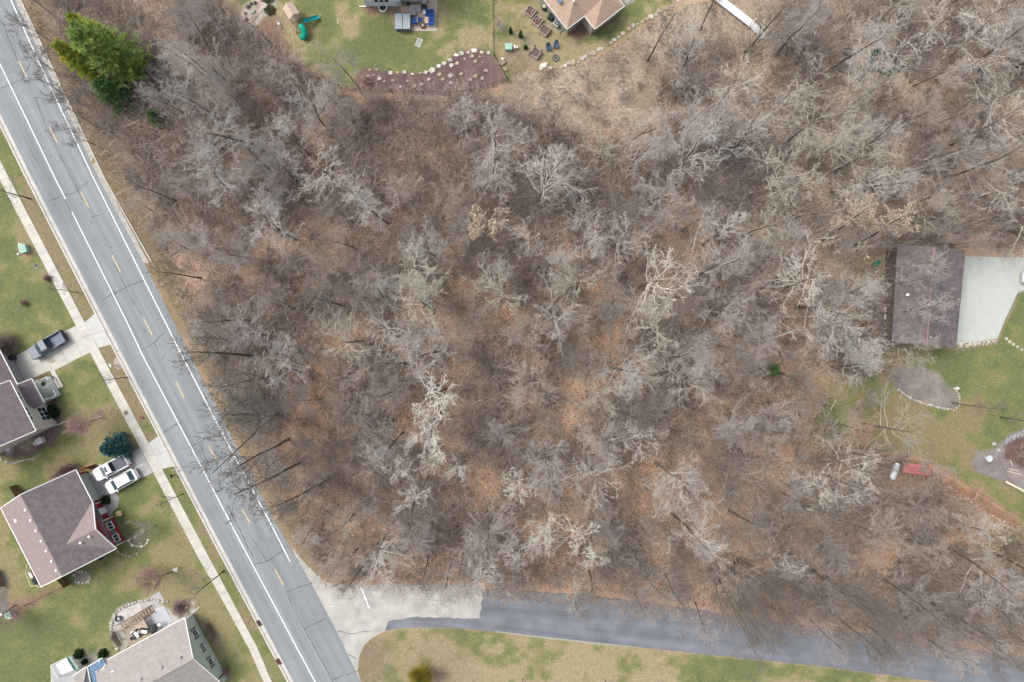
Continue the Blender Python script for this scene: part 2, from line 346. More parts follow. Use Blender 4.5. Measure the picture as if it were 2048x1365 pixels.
# beds
mul = c3(.125, .083, .08)
def bed(poly, c, j=3, s=1, a=1.0):
    global col
    col = lerp(col, c[None, None]*(.65+.7*n_c[..., None]), zone(poly, j, s)*a)
bed(MULCH, mul)
bed([(706, 150), (740, 150), (760, 180), (706, 180)], c3(.19, .11, .08), 10, 3, .7)
bed([(722, 13), (803, 13), (792, 30), (760, 30), (735, 28)], c3(.15, .10, .08))
bed([(504, 0), (493, 11), (483, 27), (479, 47), (496, 62), (505, 60), (514, 47), (553, 8), (556, -10), (506, -30)], c3(.42, .38, .34))
bed([(513, 0), (530, 0), (520, 20), (510, 45), (498, 50), (503, 30)], c3(.30, .20, .17), 3, 1, .7)
bed([(1135, 60), (1170, 33), (1190, 60), (1250, 15), (1228, 45), (1190, 66), (1160, 78), (1135, 72)], c3(.17, .115, .095))
bed([(1070, 0), (1090, 0), (1133, 60), (1120, 68), (1095, 40)], c3(.24, .22, .17))
bed([(1030, 60), (1060, 70), (1065, 95), (1040, 92)], c3(.20, .165, .13), 8, 3, .6)
bed(GRAVEL1, c3(.20, .175, .16)); bed(GRAVEL2, c3(.19, .165, .16))
bed([(2010, 885), (2060, 870), (2100, 925), (2040, 935), (2005, 915)], c3(.11, .07, .06), 8)
bed([(1690, 880), (1740, 905), (1800, 918), (1900, 955), (2048, 1048), (2048, 1075), (1900, 990), (1760, 940)], c3(.19, .10, .065), 10, 2, .8)
bed([(0, 905), (20, 918), (50, 918), (75, 905), (90, 895), (110, 892), (120, 870), (125, 840), (118, 800), (108, 790), (100, 800), (95, 850), (60, 885), (0, 905)], c3(.15, .10, .095))
bed([(33, 890), (45, 905), (62, 902), (66, 880), (45, 875)], c3(.25, .22, .16))
bed([(0, 895), (20, 910), (35, 890), (20, 880)], c3(.30, .29, .25))
bed([(66, 762), (99, 748), (107, 765), (103, 774), (92, 778)], c3(.13, .06, .055))
bed([(203, 1000), (220, 992), (226, 1003), (222, 1010), (216, 1012), (205, 1004)], c3(.09, .05, .045))
bed(ROCKBED, c3(.43, .40, .385)); bed([(345, 1225), (362, 1238), (385, 1215), (380, 1195), (350, 1200)], c3(.16, .115, .10))
bed([(240, 1300), (225, 1270), (232, 1262), (250, 1290)], c3(.09, .08, .06))
bed([(105, 1335), (165, 1298), (180, 1312), (200, 1300), (215, 1300), (222, 1318), (190, 1345), (150, 1365)], c3(.26, .245, .21))
bed([(34, 494), (45, 487), (62, 490), (70, 500), (60, 515), (42, 512)], c3(.30, .21, .13), 2)
bed([(235, 1020), (245, 1060), (255, 1085), (262, 1110), (300, 1100), (298, 1075), (270, 1060), (250, 1030)], c3(.13, .12, .07), 6, 2, .6)
bed([(145, 1150), (160, 1140), (182, 1150), (180, 1165), (160, 1168), (147, 1160)], c3(.19, .19, .15))
bed([(0, 1205), (130, 1172), (30, 1235), (0, 1240)], c3(.22, .14, .11), 8, 2, .8)
bed([(-60, 1140), (12, 1140), (20, 1235), (-60, 1235)], c3(.12, .11, .11), 4, 2, .8)
bed([(1240, -20), (1290, -20), (1262, 8), (1250, 12)], c3(.30, .29, .29), 1)
far = np.clip(np.maximum(np.abs(GX)-86, np.abs(GY)-60)/10, 0, 1); col = lerp(col, c3(.15, .14, .085)[None, None]*np.ones(GX.shape+(3,)), far)
col = np.clip(col, 0, 1)
ny, nx = GX.shape
gv = np.stack([GX, GY, HGT], -1).reshape(-1, 3); idx = np.arange(ny*nx).reshape(ny, nx)
gf = np.stack([idx[:-1, :-1], idx[:-1, 1:], idx[1:, 1:], idx[1:, :-1]], -1).reshape(-1, 4)
GM = attr_mat('ground_litter_and_turf')
gme = npmesh('ground', gv, gf, GM, True)
ca = gme.color_attributes.new('Col', 'FLOAT_COLOR', 'POINT')
ca.data.foreach_set('color', np.concatenate([col.reshape(-1, 3), np.ones((ny*nx, 1))], 1).astype(np.float32).ravel())
go = bpy.data.objects.new('ground', gme); C.objects.link(go); go['kind'] = 'structure'

# ---------------------------------------------------------------- roads, kerbs, walks, drives
def asphalt(name, c, ang=-62.5, mott=.05):
    m = mat(name, c, .9, mott, .35, bump=.15, detail=8)
    t = m.node_tree; b = t.nodes['Principled BSDF']; src = b.inputs['Base Color'].links[0].from_socket
    tc = t.nodes.new('ShaderNodeTexCoord'); n = t.nodes.new('ShaderNodeTexNoise'); n.inputs['Scale'].default_value = 6; n.inputs['Detail'].default_value = 6
    mp = t.nodes.new('ShaderNodeMapping'); mp.vector_type = 'TEXTURE'; mp.inputs['Rotation'].default_value = (0, 0, R(ang)); mp.inputs['Scale'].default_value = (25, 1, 1)
    n3 = t.nodes.new('ShaderNodeTexNoise'); n3.inputs['Scale'].default_value = .8; n3.inputs['Detail'].default_value = 3
    t.links.new(tc.outputs['Object'], n.inputs['Vector']); t.links.new(tc.outputs['Object'], mp.inputs['Vector']); t.links.new(mp.outputs[0], n3.inputs['Vector'])
    last = src
    for nn, lo, hi in ((n, .9, 1.1), (n3, .82, 1.16)):
        r = t.nodes.new('ShaderNodeMapRange'); r.inputs['From Min'].default_value = .3; r.inputs['From Max'].default_value = .7
        r.inputs['To Min'].default_value = lo; r.inputs['To Max'].default_value = hi; t.links.new(nn.outputs['Fac'], r.inputs['Value'])
        v = t.nodes.new('ShaderNodeVectorMath'); v.operation = 'SCALE'; t.links.new(last, v.inputs[0]); t.links.new(r.outputs[0], v.inputs['Scale']); last = v.outputs[0]
    t.links.new(last, b.inputs['Base Color']); return m
ASPH = asphalt('asphalt_aged', (.20, .217, .228)); ASPL = asphalt('asphalt_lane', (.140, .150, .170), -6, .2)
struct('road', MB().prism(pxy(ROADW+ROADE[::-1]), -.3, .03), ASPH)
rj = random.Random(4)
def ragged(P, idx, amp):
    out = []
    for i, p in enumerate(P):
        out.append(p)
        if i in idx:
            q = P[(i+1) % len(P)]; n = max(2, int(math.dist(p, q)/7))
            for k in range(1, n): out.append((p[0]+(q[0]-p[0])*k/n+rj.uniform(-amp, amp), p[1]+(q[1]-p[1])*k/n+rj.uniform(-amp, amp)))
    return out
LANE = ragged(LANE, (0, 1, 3, 4, 5, 6, 7, 8, 12, 13, 14, 15), 1.3); CONCMOUTH = ragged(CONCMOUTH, (0, 1, 2, 3, 4, 5, 10, 11, 12, 13), 1.0)
LANE = ragged(LANE, (LANE.index((963, 1238)),), 5)
CONCMOUTH = [(990 if p[0] > 960 else p[0], p[1]) for p in CONCMOUTH]
struct('lane', MB().prism(pxy(LANE), -.3, .022), ASPL)
struct('lane_mouth', MB().prism(pxy(CONCMOUTH+[(700, 1322), (640, 1208), (600, 1135)]), -.3, .018), mat('concrete_weathered_mouth', (.345, .335, .31), .9, .2, .5, bump=.15))
struct('pale_gravel_edge', MB().prism(pxy([(990, 1262), (1064, 1271), (1220, 1288), (1290, 1295), (1210, 1290.5), (1064, 1274.5), (990, 1264)]), -.2, .024), mat('pale_gravel', (.27, .27, .23), .95, .3, 6))
def ribbon(mb, pts, w, z, jitter=0, px=True):
    P = [Vector(W(*p)) if px else Vector(p) for p in pts]
    if jitter:
        Q = []
        for a, b in zip(P, P[1:]):
            n = max(2, int((b-a).length/.5)); nn = Vector((-(b-a).y, (b-a).x)).normalized()
            for k in range(n): Q.append(a.lerp(b, k/n)+nn*random.uniform(-jitter, jitter))
        P = Q+[P[-1]]
    L = []; Rr = []
    for i, p in enumerate(P):
        t = (P[min(i+1, len(P)-1)]-P[max(i-1, 0)]).normalized(); n = Vector((-t.y, t.x)); ww = w*(random.uniform(.4, 1.4) if jitter else 1)/2
        L.append(mb.bm.verts.new((*(p+n*ww), z))); Rr.append(mb.bm.verts.new((*(p-n*ww), z)))
    for i in range(len(P)-1): mb.bm.faces.new((Rr[i], Rr[i+1], L[i+1], L[i]))
    return mb
mk = MB()
ribbon(mk, [(-95, -80), (0, 128), (70, 273), (112, 360), (131.5, 398)], .13, .036)
ribbon(mk, [(144.5, 425), (252, 640), (287, 714), (400, 928), (471, 1065), (631, 1365), (735, 1570)], .13, .036)
ribbon(mk, [(-50, -140), (22, 0), (88, 146), (189, 360), (290, 563), (358.6, 700), (440, 858), (540.5, 1045), (580.6, 1124)], .13, .036)
struct('lane_marking_white', mk, WHITEP)
mk = MB()
for a, b in [((-25, -6), (-9, 26)), ((38, 123), (54, 155)), ((100, 255), (115, 286)), ((162, 384), (178, 416)), ((225, 511), (241, 544)), ((288.6, 639), (305, 671)), ((353, 764), (368, 796)), ((418, 893), (434, 921)), ((484, 1019), (501, 1047)), ((550, 1138), (567, 1170))]:
    ribbon(mk, [a, b], .13, .036)
struct('lane_marking_yellow', mk, YELP)
struct('stop_bar', ribbon(MB(), [(722, 1173), (731, 1197), (739, 1217)], .3, .026, .03), WHITEP)
mk = MB()
for c in [[(97, 402), (112, 398), (128, 391), (150, 386), (160, 377), (178, 362)], [(0, 178), (22, 170), (44, 160)], [(44, 160), (60, 130), (30, 80), (0, 40)], [(182, 436), (200, 430)],
          [(205, 600), (232, 586), (252, 575), (290, 560)], [(228, 525), (252, 575), (268, 606), (284, 632)], [(283, 700), (308, 686), (316, 700)], [(308, 686), (330, 665)],
          [(325, 866), (350, 850), (365, 845)], [(330, 712), (324, 720)], [(506, 1130), (534, 1123), (570, 1100)], [(506, 1078), (534, 1123)], [(572, 1185), (605, 1172), (625, 1166)], [(572, 1185), (610, 1260), (640, 1315), (664, 1360), (700, 1430)],
          [(610, 1258), (636, 1244), (653, 1236)], [(664, 1360), (690, 1350), (720, 1340)], [(70, 195), (92, 250), (118, 305), (140, 348), (165, 400)], [(60, 300), (80, 330)], [(420, 990), (450, 975)], [(10, 60), (22, 90), (40, 130), (50, 165)],
          [(675, 1262), (700, 1268), (740, 1262)], [(697, 1310), (714, 1318)], [(130, 400), (150, 440)], [(455, 1010), (480, 1060), (506, 1115)], [(395, 880), (420, 935)]]:
    ribbon(mk, c, .10, .034, .06)
struct('road_cracks', mk, CRACK)
mk = MB()
for c in [[(640, 1213), (668, 1208), (700, 1212)], [(668, 1262), (690, 1270), (725, 1268), (750, 1262)], [(700, 1312), (715, 1320)], [(800, 1180), (806, 1205), (802, 1238)], [(880, 1172), (886, 1200), (880, 1236)], [(640, 1165), (690, 1190), (760, 1195), (860, 1200), (962, 1206)]]:
    ribbon(mk, c, .05, .0235, .07)
struct('lane_mouth_cracks', mk, mat('crack_concrete', (.20, .19, .17), .9, .3, 3))
mk = MB()
for q in range(60):      # small tar and oil spots, old patches
    px_ = random.uniform(0, 1); yy = random.uniform(0, 1365); xa = np.interp(yy, [p[1] for p in ROADW], [p[0] for p in ROADW]); xb = np.interp(yy, [p[1] for p in ROADE], [p[0] for p in ROADE])
    x_, y_ = W(xa+(xb-xa)*(.08+.84*px_), yy); rr = random.uniform(.06, .22); kk = [(x_+rr*random.uniform(.5, 1.2)*math.cos(a), y_+rr*random.uniform(.5, 1.6)*math.sin(a)) for a in [k*.9 for k in range(7)]]
    f_ = mk.bm.faces.new([mk.bm.verts.new((a, b, .0325)) for a, b in kk])
struct('road_spots', mk, mat('road_spot', (.15, .16, .165), .9, .3, 4))
mk = MB()
for a_, b_ in (((505, 1090), (556, 1068)), ((470, 1010), (500, 1003)), ((0, 120), (30, 108))): 
    P_ = [W(a_[0], a_[1]), W(b_[0], b_[1]), W(b_[0]+16, b_[1]+30), W(a_[0]+16, a_[1]+30)]; mk.bm.faces.new([mk.bm.verts.new((*p, .0330)) for p in P_[::-1]])
struct('road_patch', mk, mat('asphalt_patch', (.185, .20, .205), .9, .1, 2))
# wheel-path patch, tar blotches
def strip_between(mb, A, B, z0, z1):
    return mb.prism(pxy(A+B[::-1]), z0, z1)
off = lambda P, dx: [(x+dx, y) for x, y in P]
kb = MB(); strip_between(kb, off(ROADW, -8.5), off(ROADW, .3), -.3, .045)
struct('gutter', kb, CONC)
kb = MB(); strip_between(kb, off(ROADW, -12.5), off(ROADW, -8.5), -.3, .15)
struct('kerb', kb, mat('kerb_concrete', (.44, .42, .385), .9, .15, 2))
KE = [(-55, -180), (31, 0), (97, 141), (200, 360), (289, 527)]
kb = MB(); strip_between(kb, off(KE, -.3), off(KE, 10), -.3, .07); struct('verge_gutter', kb, mat('kerb_concrete_old', (.33, .31, .275), .9, .25, 2))
kb = MB(); strip_between(kb, off(KE[:-1]+[(292, 523)], 10), off(KE[:-1]+[(292, 523)], 12.5), -.3, .14); struct('verge_kerb', kb, CONC)
kb = MB()
pp = [W(x, y) for x, y in ROADW]
for i in range(len(pp)-1):
    a = Vector(pp[i]); b = Vector(pp[i+1]); n = int((b-a).length/3)
    for k in range(n):
        p = a.lerp(b, (k+.5)/n); t = (b-a).normalized(); nn = Vector((-t.y, t.x))
        kb.bar((*(p-nn*.0), .046), (*(p-nn*.56), .046), .03, .012)
struct('gutter_joints', kb, DARK)
def panels(L, Rr, step, z0, z1, gap=.03):
    A = [Vector(W(*p)) for p in L]; B = [Vector(W(*p)) for p in Rr]; mb = MB()
    def at(P, s):
        tot = sum((b-a).length for a, b in zip(P, P[1:])); q = s*tot
        for a, b in zip(P, P[1:]):
            l = (b-a).length
            if q <= l: return a.lerp(b, q/l)
            q -= l
        return P[-1]
    tot = sum((b-a).length for a, b in zip(A, A[1:])); n = int(tot/step)
    for i in range(n):
        s0 = i/n+gap/tot/2; s1 = (i+1)/n-gap/tot/2; dz = random.uniform(-.006, .006)
        mb.prism([at(A, s0), at(B, s0), at(B, s1), at(A, s1)], z0, z1+dz)
    return mb
sw = mat('sidewalk_concrete', (.44, .42, .38), .9, .12, .7, bump=.1)
struct('sidewalk', panels(WALKL, WALKR, 1.52, -.25, .055), sw)
struct('sidewalk_bed', strip_between(MB(), [(x+1, y) for x, y in WALKL], [(x-1, y) for x, y in WALKR], -.3, .012), DARK)
def drive(name, poly, m, joints=(), z=.04):
    struct(name, MB().prism(pxy(poly), -.25, z), m)
    if joints:
        mb = MB()
        for j in joints: ribbon(mb, j, .035, z+.004)
        struct(name+'_joints', mb, DARK)
drive('driveway', [(28, 721), (35, 710), (152, 652), (181, 705), (110, 741), (118, 757), (120.5, 769), (116, 780), (107, 786), (97, 783), (96, 777), (104, 775), (108, 768), (106, 755), (101, 741.5), (50, 763)], CONC,
      [[(70, 694), (92, 747)], [(108, 675), (137, 727)], [(58, 738), (165, 678)], [(138, 660), (164, 713)], [(112, 757), (119, 755)], [(110, 771), (120, 772)]])
drive('driveway_apron', [(170, 645), (191, 627), (223.5, 689), (197.5, 696)], CONC2, [[(183, 671), (214, 657)]], .042)
drive('driveway', [(174, 950), (280.5, 896), (306, 945.5), (232, 983), (239, 999), (236, 1015), (226, 1024), (222, 1032), (206, 1038), (196, 1012), (200, 998)], CONCD,
      [[(226, 923), (248, 974)], [(190, 975), (293, 921)], [(218, 991), (228, 985)], [(225, 1003), (238, 1001)]])
drive('driveway_apron', [(297.5, 887), (320, 870), (350, 932), (323.5, 938.5)], CONC2, [[(311, 912), (337, 900)]], .042)
drive('damp_stain', [(90, 716), (104, 712), (112, 722), (106, 727), (94, 724)], mat('damp_concrete', (.27, .26, .21), .9, .25, 3), z=.0445)
drive('barn_apron', [(1926, 513), (1960, 514), (2160, 518), (2160, 548), (2048, 583), (2034, 587), (1994, 678), (1900, 691)], CONCG, z=.05)
mb = MB(); ribbon(mb, [(2037, 585), (2010, 640), (1995, 678)], .08, .056); ribbon(mb, [(2037, 585), (2060, 578)], .08, .056); struct('apron_edging', mb, DARK)
struct('storm_inlet', MB().prism(pxy([(512, 1242.5), (518.5, 1240), (525, 1250), (518.5, 1253)]), -.1, .156), BRICKR)
struct('storm_inlet', MB().prism(pxy([(551, 1319), (557.5, 1316.5), (564, 1327), (557.5, 1330)]), -.1, .156), BRICKR)
mb = MB()
for q in range(7):
    a = q*.9; x, y = W(187, 322); mb.prism([(x+.55*math.cos(a+s)*u, y+.55*math.sin(a+s)*u) for s, u in ((0, .1), (.25, .9), (.5, .25))], .02, .145+q*.0007)
struct('orange_paint_splash', mb, ORP)
# ---------------------------------------------------------------- vegetation generators (numpy)
def unit(v): return v/np.maximum(np.linalg.norm(v, axis=-1, keepdims=True), 1e-9)
def perp(dv, g):
    r = g.normal(size=dv.shape); r -= (r*dv).sum(-1, keepdims=True)*dv; return unit(r)
def walk(base, d0, L, K, up, curl, g):
    N = len(base); P = np.zeros((N, K, 3)); P[:, 0] = base; dv = d0
    for k in range(1, K):
        dv = unit(dv+np.array([0, 0, up])/K+g.normal(size=(N, 3))*curl); P[:, k] = P[:, k-1]+dv*(L/(K-1))[:, None]
    return P
def spawn(P, Rd, L, n, tmin, tmax, ang, lf, K, up, curl, g, rf=.55, taper=.3, flat=0.0):
    N, KP = P.shape[:2]; pi = np.repeat(np.arange(N), n); t = (np.tile((np.arange(n)+.5)/n, N)+g.uniform(-.5, .5, N*n)/n)*(tmax-tmin)+tmin
    u = np.clip(t, 0, .9999)*(KP-1); i = u.astype(int); f = (u-i)[:, None]
    base = P[pi, i]*(1-f)+P[pi, i+1]*f; tan = unit(P[pi, i+1]-P[pi, i]); r0 = (Rd[pi, i]*(1-f[:, 0])+Rd[pi, i+1]*f[:, 0])
    a = R(1)*g.uniform(ang[0], ang[1], N*n); pv = perp(tan, g); pv[:, 2] *= (1-flat); pv = unit(pv)
    d0 = unit(tan*np.cos(a)[:, None]+pv*np.sin(a)[:, None])
    LL = L[pi]*lf*(1.15-.65*t)*g.uniform(.6, 1.25, N*n)
    Q = walk(base, d0, LL, K, up, curl, g); q = r0*rf
    return Q, q[:, None]*np.linspace(1, taper, K)[None], LL
def tubes(levels):
    V = []; F = []; o = 0
    for P, Rd, s in levels:
        N, K = P.shape[:2]; T = np.empty_like(P); T[:, 1:-1] = P[:, 2:]-P[:, :-2]; T[:, 0] = P[:, 1]-P[:, 0]; T[:, -1] = P[:, -1]-P[:, -2]
        T = unit(T); ref = np.array([.83, .41, .37]); U = unit(np.cross(T, ref)); Vv = np.cross(T, U)
        a = np.arange(s)*2*np.pi/s
        ring = P[:, :, None]+Rd[:, :, None, None]*(np.cos(a)[None, None, :, None]*U[:, :, None]+np.sin(a)[None, None, :, None]*Vv[:, :, None])
        V.append(ring.reshape(-1, 3)); id_ = np.arange(N*K*s).reshape(N, K, s)+o; nx_ = np.roll(id_, -1, 2)
        F.append(np.stack([id_[:, :-1], nx_[:, :-1], nx_[:, 1:], id_[:, 1:]], -1).reshape(-1, 4)); o += N*K*s
    return np.concatenate(V), np.concatenate(F)
def bare_tree(seed, H, Rc, r0, n=(14, 7, 6, 5), crown0=.42, limb=(38, 68), up=.35, curl=.10, mats=None, rmin=.009, stems=1, lrf=.42, lf=(.55, .5, .5)):
    g = np.random.default_rng(seed)
    base = np.zeros((stems, 3)); 
    if stems > 1: base[:, :2] = g.normal(size=(stems, 2))*.25
    d0 = unit(np.stack([g.normal(size=stems)*(.04 if stems == 1 else .14), g.normal(size=stems)*(.04 if stems == 1 else .14), np.ones(stems)], -1))
    L0 = np.full(stems, H*.86)*g.uniform(.85 if stems > 1 else 1, 1, stems)
    P0 = walk(base, d0, L0, 9, .12, .035, g); R0 = (r0/np.sqrt(stems))*np.linspace(1, .28, 9)[None]**1.0*np.ones((stems, 1)); R0[:, 0] *= 1.35
    LR = np.full(stems, Rc)
    P1, R1, L1 = spawn(P0, R0, LR, max(3, n[0]//stems), crown0, 1.0, limb, 1.25, 7, up, curl, g, lrf, .25)
    P2, R2, L2 = spawn(P1, R1, L1, n[1], .22, 1.0, (25, 60), lf[0], 5, up*.7, curl*1.2, g, .6, .3)
    P3, R3, L3 = spawn(P2, R2, L2, n[2], .2, 1.0, (25, 65), lf[1], 4, up*.5, curl*1.5, g, .62, .4)
    P4, R4, L4 = spawn(P3, R3, L3, n[3], .15, 1.0, (20, 60), lf[2], 3, up*.4, curl*1.6, g, .7, .5)
    R2 = np.maximum(R2, rmin*1.6); R3 = np.maximum(R3, rmin*1.15); R4 = np.maximum(R4, rmin*.8)
    tv, tf = tubes([(P0, R0, 9)]); cv, cf = tubes([(P1, R1, 5), (P2, R2, 3), (P3, R3, 3), (P4, R4, 3)])
    return npmesh('trunk', tv, tf, mats[0], True), npmesh('crown', cv, cf, mats[1], False), H
def put_tree(v, name, label, cat, x, y, s=1, rz=None, group=None, tilt=None, sxy=None):
    e = thing(name, label, cat, (x, y, float(ground_z(x, y))-.05), 0, group)
    rz = random.uniform(0, 6.28) if rz is None else rz
    M = Matrix.Rotation(rz, 3, 'Z')
    if tilt:   # lean angle and bearing
        ax = Vector((-math.sin(tilt[1]), math.cos(tilt[1]), 0)); M = Matrix.Rotation(tilt[0], 3, ax) @ M
    e.rotation_euler = M.to_euler(); e.scale = (s*(sxy or 1), s*(sxy or 1), s)
    for nm, me in (('trunk', v[0]), ('crown', v[1])):
        if me is None: continue
        o = bpy.data.objects.new(nm, me); C.objects.link(o); o.parent = e
    return e
def bark(n, c, v=.2, ov=.18): return mat(n, c, .9, v, 1.5, objvar=ov, spec=.15)
TRK = bark('bark_dark_olive', (.098, .086, .068)); TRG = bark('bark_grey', (.16, .145, .12))
LPALE = bark('limb_bark_pale', (.49, .455, .405), .15, .15); LWHITE = bark('limb_bark_whitish', (.62, .60, .54), .1, .06)
LGREY = bark('limb_bark_grey', (.41, .385, .355), .2, .2); LLILAC = bark('twig_bark_lilac_grey', (.37, .335, .315), .2, .2)
LBROWN = bark('twig_bark_brown', (.35, .295, .255), .2, .2); LDARK = bark('limb_bark_dark', (.19, .172, .15), .2, .2)
LOLIVE = bark('limb_bark_olive_grey', (.40, .385, .315), .2, .15); LRED = bark('twig_bark_reddish', (.40, .26, .25), .2, .1)
LDEAD = bark('stem_bark_bleached', (.40, .33, .26), .2, .1)
V = {}
V['white'] = [bare_tree(100+i, 17, 3.9, .13, (12, 6, 5, 3), .5, (40, 88), .06, .16, (TRG, LWHITE), .0130, lrf=.46) for i in range(3)]
V['pale'] = [bare_tree(200+i, 15.5, 5.0, .18, (14, 6, 5, 3), .36, (45, 86), .06, .16, (TRG, LPALE), .0135, lrf=.48) for i in range(4)]
V['olive'] = [bare_tree(240+i, 15, 4.9, .18, (14, 6, 5, 3), .34, (42, 84), .10, .17, (TRG, LOLIVE), .0135, lrf=.48) for i in range(2)]
V['grey'] = [bare_tree(300+i, 15.5, 4.9, .16, (15, 7, 6, 4), .28, (38, 82), .18, .16, (TRK, LGREY), .0115) for i in range(4)]
V['lilac'] = [bare_tree(400+i, 11.5, 4.0, .10, (17, 8, 6, 4), .22, (30, 78), .25, .13, (TRK, LLILAC), .0105) for i in range(4)]
V['brown'] = [bare_tree(500+i, 10.5, 3.9, .10, (15, 8, 6, 4), .38, (32, 78), .22, .16, (TRK, LBROWN), .011) for i in range(3)]
V['dark'] = [bare_tree(600+i, 17, 4.6, .16, (13, 7, 5, 3), .32, (25, 55), .45, .09, (TRK, LDARK), .013) for i in range(4)]
V['multi'] = [bare_tree(640+i, 20, 5.2, .23, (45, 6, 5, 3), .34, (18, 45), .35, .11, (TRK, LDARK), .010, stems=5) for i in range(2)]
V['thin'] = [bare_tree(660+i, 13, 3.8, .09, (15, 7, 6, 3), .22, (30, 70), .3, .13, (TRG, bark('limb_bark_grey_brown', (.22, .195, .18), .2, .15)), .013) for i in range(2)]
V['street'] = [bare_tree(700+i, 7.5, 2.0, .075, (9, 5, 4, 3), .30, (25, 60), .35, .10, (TRK, LDARK), .007) for i in range(2)]
V['red'] = [bare_tree(720, 8.5, 3.4, .12, (22, 9, 7, 6), .22, (30, 75), .2, .10, (TRK, LRED), .012, stems=2)]
V['scrub'] = [bare_tree(740+i, 5.0, 2.4, .05, (14, 7, 5, 3), .05, (20, 60), .35, .14, (LBROWN, LBROWN if i else LLILAC), .014, stems=5) for i in range(3)]
# the tree that kept its dead leaves
def leaf_cloud(P, n, size, g, spread=.12):
    i = g.integers(0, len(P), n); c = P[i]+g.normal(size=(n, 3))*spread
    a = unit(g.normal(size=(n, 3))); b = perp(a, g); s = (size*g.uniform(.6, 1.3, n))[:, None]
    v = np.stack([c-a*s*.5, c+b*s*.32, c+a*s*.5, c-b*s*.32], 1); return v.reshape(-1, 3), np.arange(n*4).reshape(n, 4)
LEAFT = mat('dead_leaves_tan', (.40, .31, .22), .8, .3, 3); 
def leafy(seed, H, Rc, r0, nleaf, size, lmat, mats):
    g = np.random.default_rng(seed); t, c, h = bare_tree(seed, H, Rc, r0, (13, 6, 5, 4), .35, (35, 70), .2, .14, mats, .012)
    vv = np.empty(len(c.vertices)*3, np.float32); c.vertices.foreach_get('co', vv); vv = vv.reshape(-1, 3)[len(vv)//30:]
    lv, lf_ = leaf_cloud(vv, nleaf, size, g); return t, c, npmesh('leaves', lv, lf_, lmat)
OAK = [leafy(750, 17, 3.6, .2, 1500, .26, LEAFT, (TRK, LPALE)), leafy(751, 12, 3.0, .13, 2600, .2, mat('dead_leaves_orange', (.31, .205, .14), .8, .3, 3), (TRK, LBROWN))]
def put_oak(k, label, x, y, s=1, name='leafy_oak', cat='tree'):
    e = put_tree(OAK[k], name, label, cat, x, y, s); o = bpy.data.objects.new('leaves', OAK[k][2]); C.objects.link(o); o.parent = e; return e
# conifers
def conifer(seed, H, Rc, r0, m, whorls=22, per=6, blades=26000, bl=.32, bw=.03, droop=-.25, power=.8, z0=.08):
    g = np.random.default_rng(seed); P0 = walk(np.zeros((1, 3)), np.array([[0, 0, 1.]]), np.array([H]), 9, 0, .015, g); R0 = r0*np.linspace(1, .1, 9)[None]
    n = whorls*per; t = np.repeat(np.linspace(z0, .97, whorls), per)+g.uniform(-.012, .012, n); az = g.uniform(0, 2*np.pi, n)
    base = np.stack([np.zeros(n), np.zeros(n), t*H], -1); LL = Rc*(1-t)**power*g.uniform(.65, 1.15, n)+.25
    d0 = unit(np.stack([np.cos(az), np.sin(az), .45-.35*(1-t)], -1)); P1 = walk(base, d0, LL, 6, droop*.3, .05, g); R1 = (r0*.22*(1-t*.7))[:, None]*np.linspace(1, .3, 6)[None]
    P2, R2, L2 = spawn(P1, R1, LL, 8, .25, 1, (35, 65), .38, 3, .1, .06, g, .5, .5, flat=.6)
    tv, tf = tubes([(P0, R0, 8)]); cv, cf = tubes([(P1, R1, 4), (P2, R2, 3)])
    # needles: long thin blades set along the shoots
    k = g.integers(0, len(P2), blades); u = g.uniform(0, 1, blades)[:, None]; seg = g.integers(0, 2, blades)
    c = P2[k, seg]*(1-u)+P2[k, seg+1]*u; tan = unit(P2[k, seg+1]-P2[k, seg]); b = perp(tan, g)
    dv = unit(tan*.8+b*g.uniform(.4, 1.1, (blades, 1))); s = bl*g.uniform(.6, 1.2, (blades, 1)); w = np.cross(dv, unit(g.normal(size=(blades, 3)))); w = unit(w)*bw
    fv = np.stack([c-w, c+w, c+dv*s+w*.3, c+dv*s-w*.3], 1).reshape(-1, 3); ff = np.arange(blades*4).reshape(-1, 4)
    cf = np.concatenate([cf, ff+len(cv)]); cv = np.concatenate([cv, fv])
    return npmesh('trunk', tv, tf, TRK, True), npmesh('crown', cv, cf, m), H
def fol(n, c1, c2, scale=1.2): return mat(n, c1, .8, .2, scale, col2=c2, spec=.2, objvar=.08)
PINEM = fol('pine_needles', (.21, .34, .10), (.38, .48, .12), .35)
PINEY = fol('pine_needles_yellowing', (.24, .34, .05), (.50, .50, .06), .5)
PINED = fol('pine_needles_deep', (.07, .15, .065), (.14, .25, .08), .5)
SPRM = fol('blue_spruce_needles', (.03, .10, .11), (.08, .19, .19), 1.5)
BOXM = fol('boxwood_leaves', (.010, .035, .012), (.03, .075, .02), 3)
ARBM = fol('arborvitae_leaves', (.03, .07, .012), (.07, .13, .02), 3)
YELM = fol('forsythia_leaves', (.16, .17, .03), (.42, .34, .04), 1)
TWM = bark('shrub_twigs_dark', (.27, .205, .185), .3, .05)
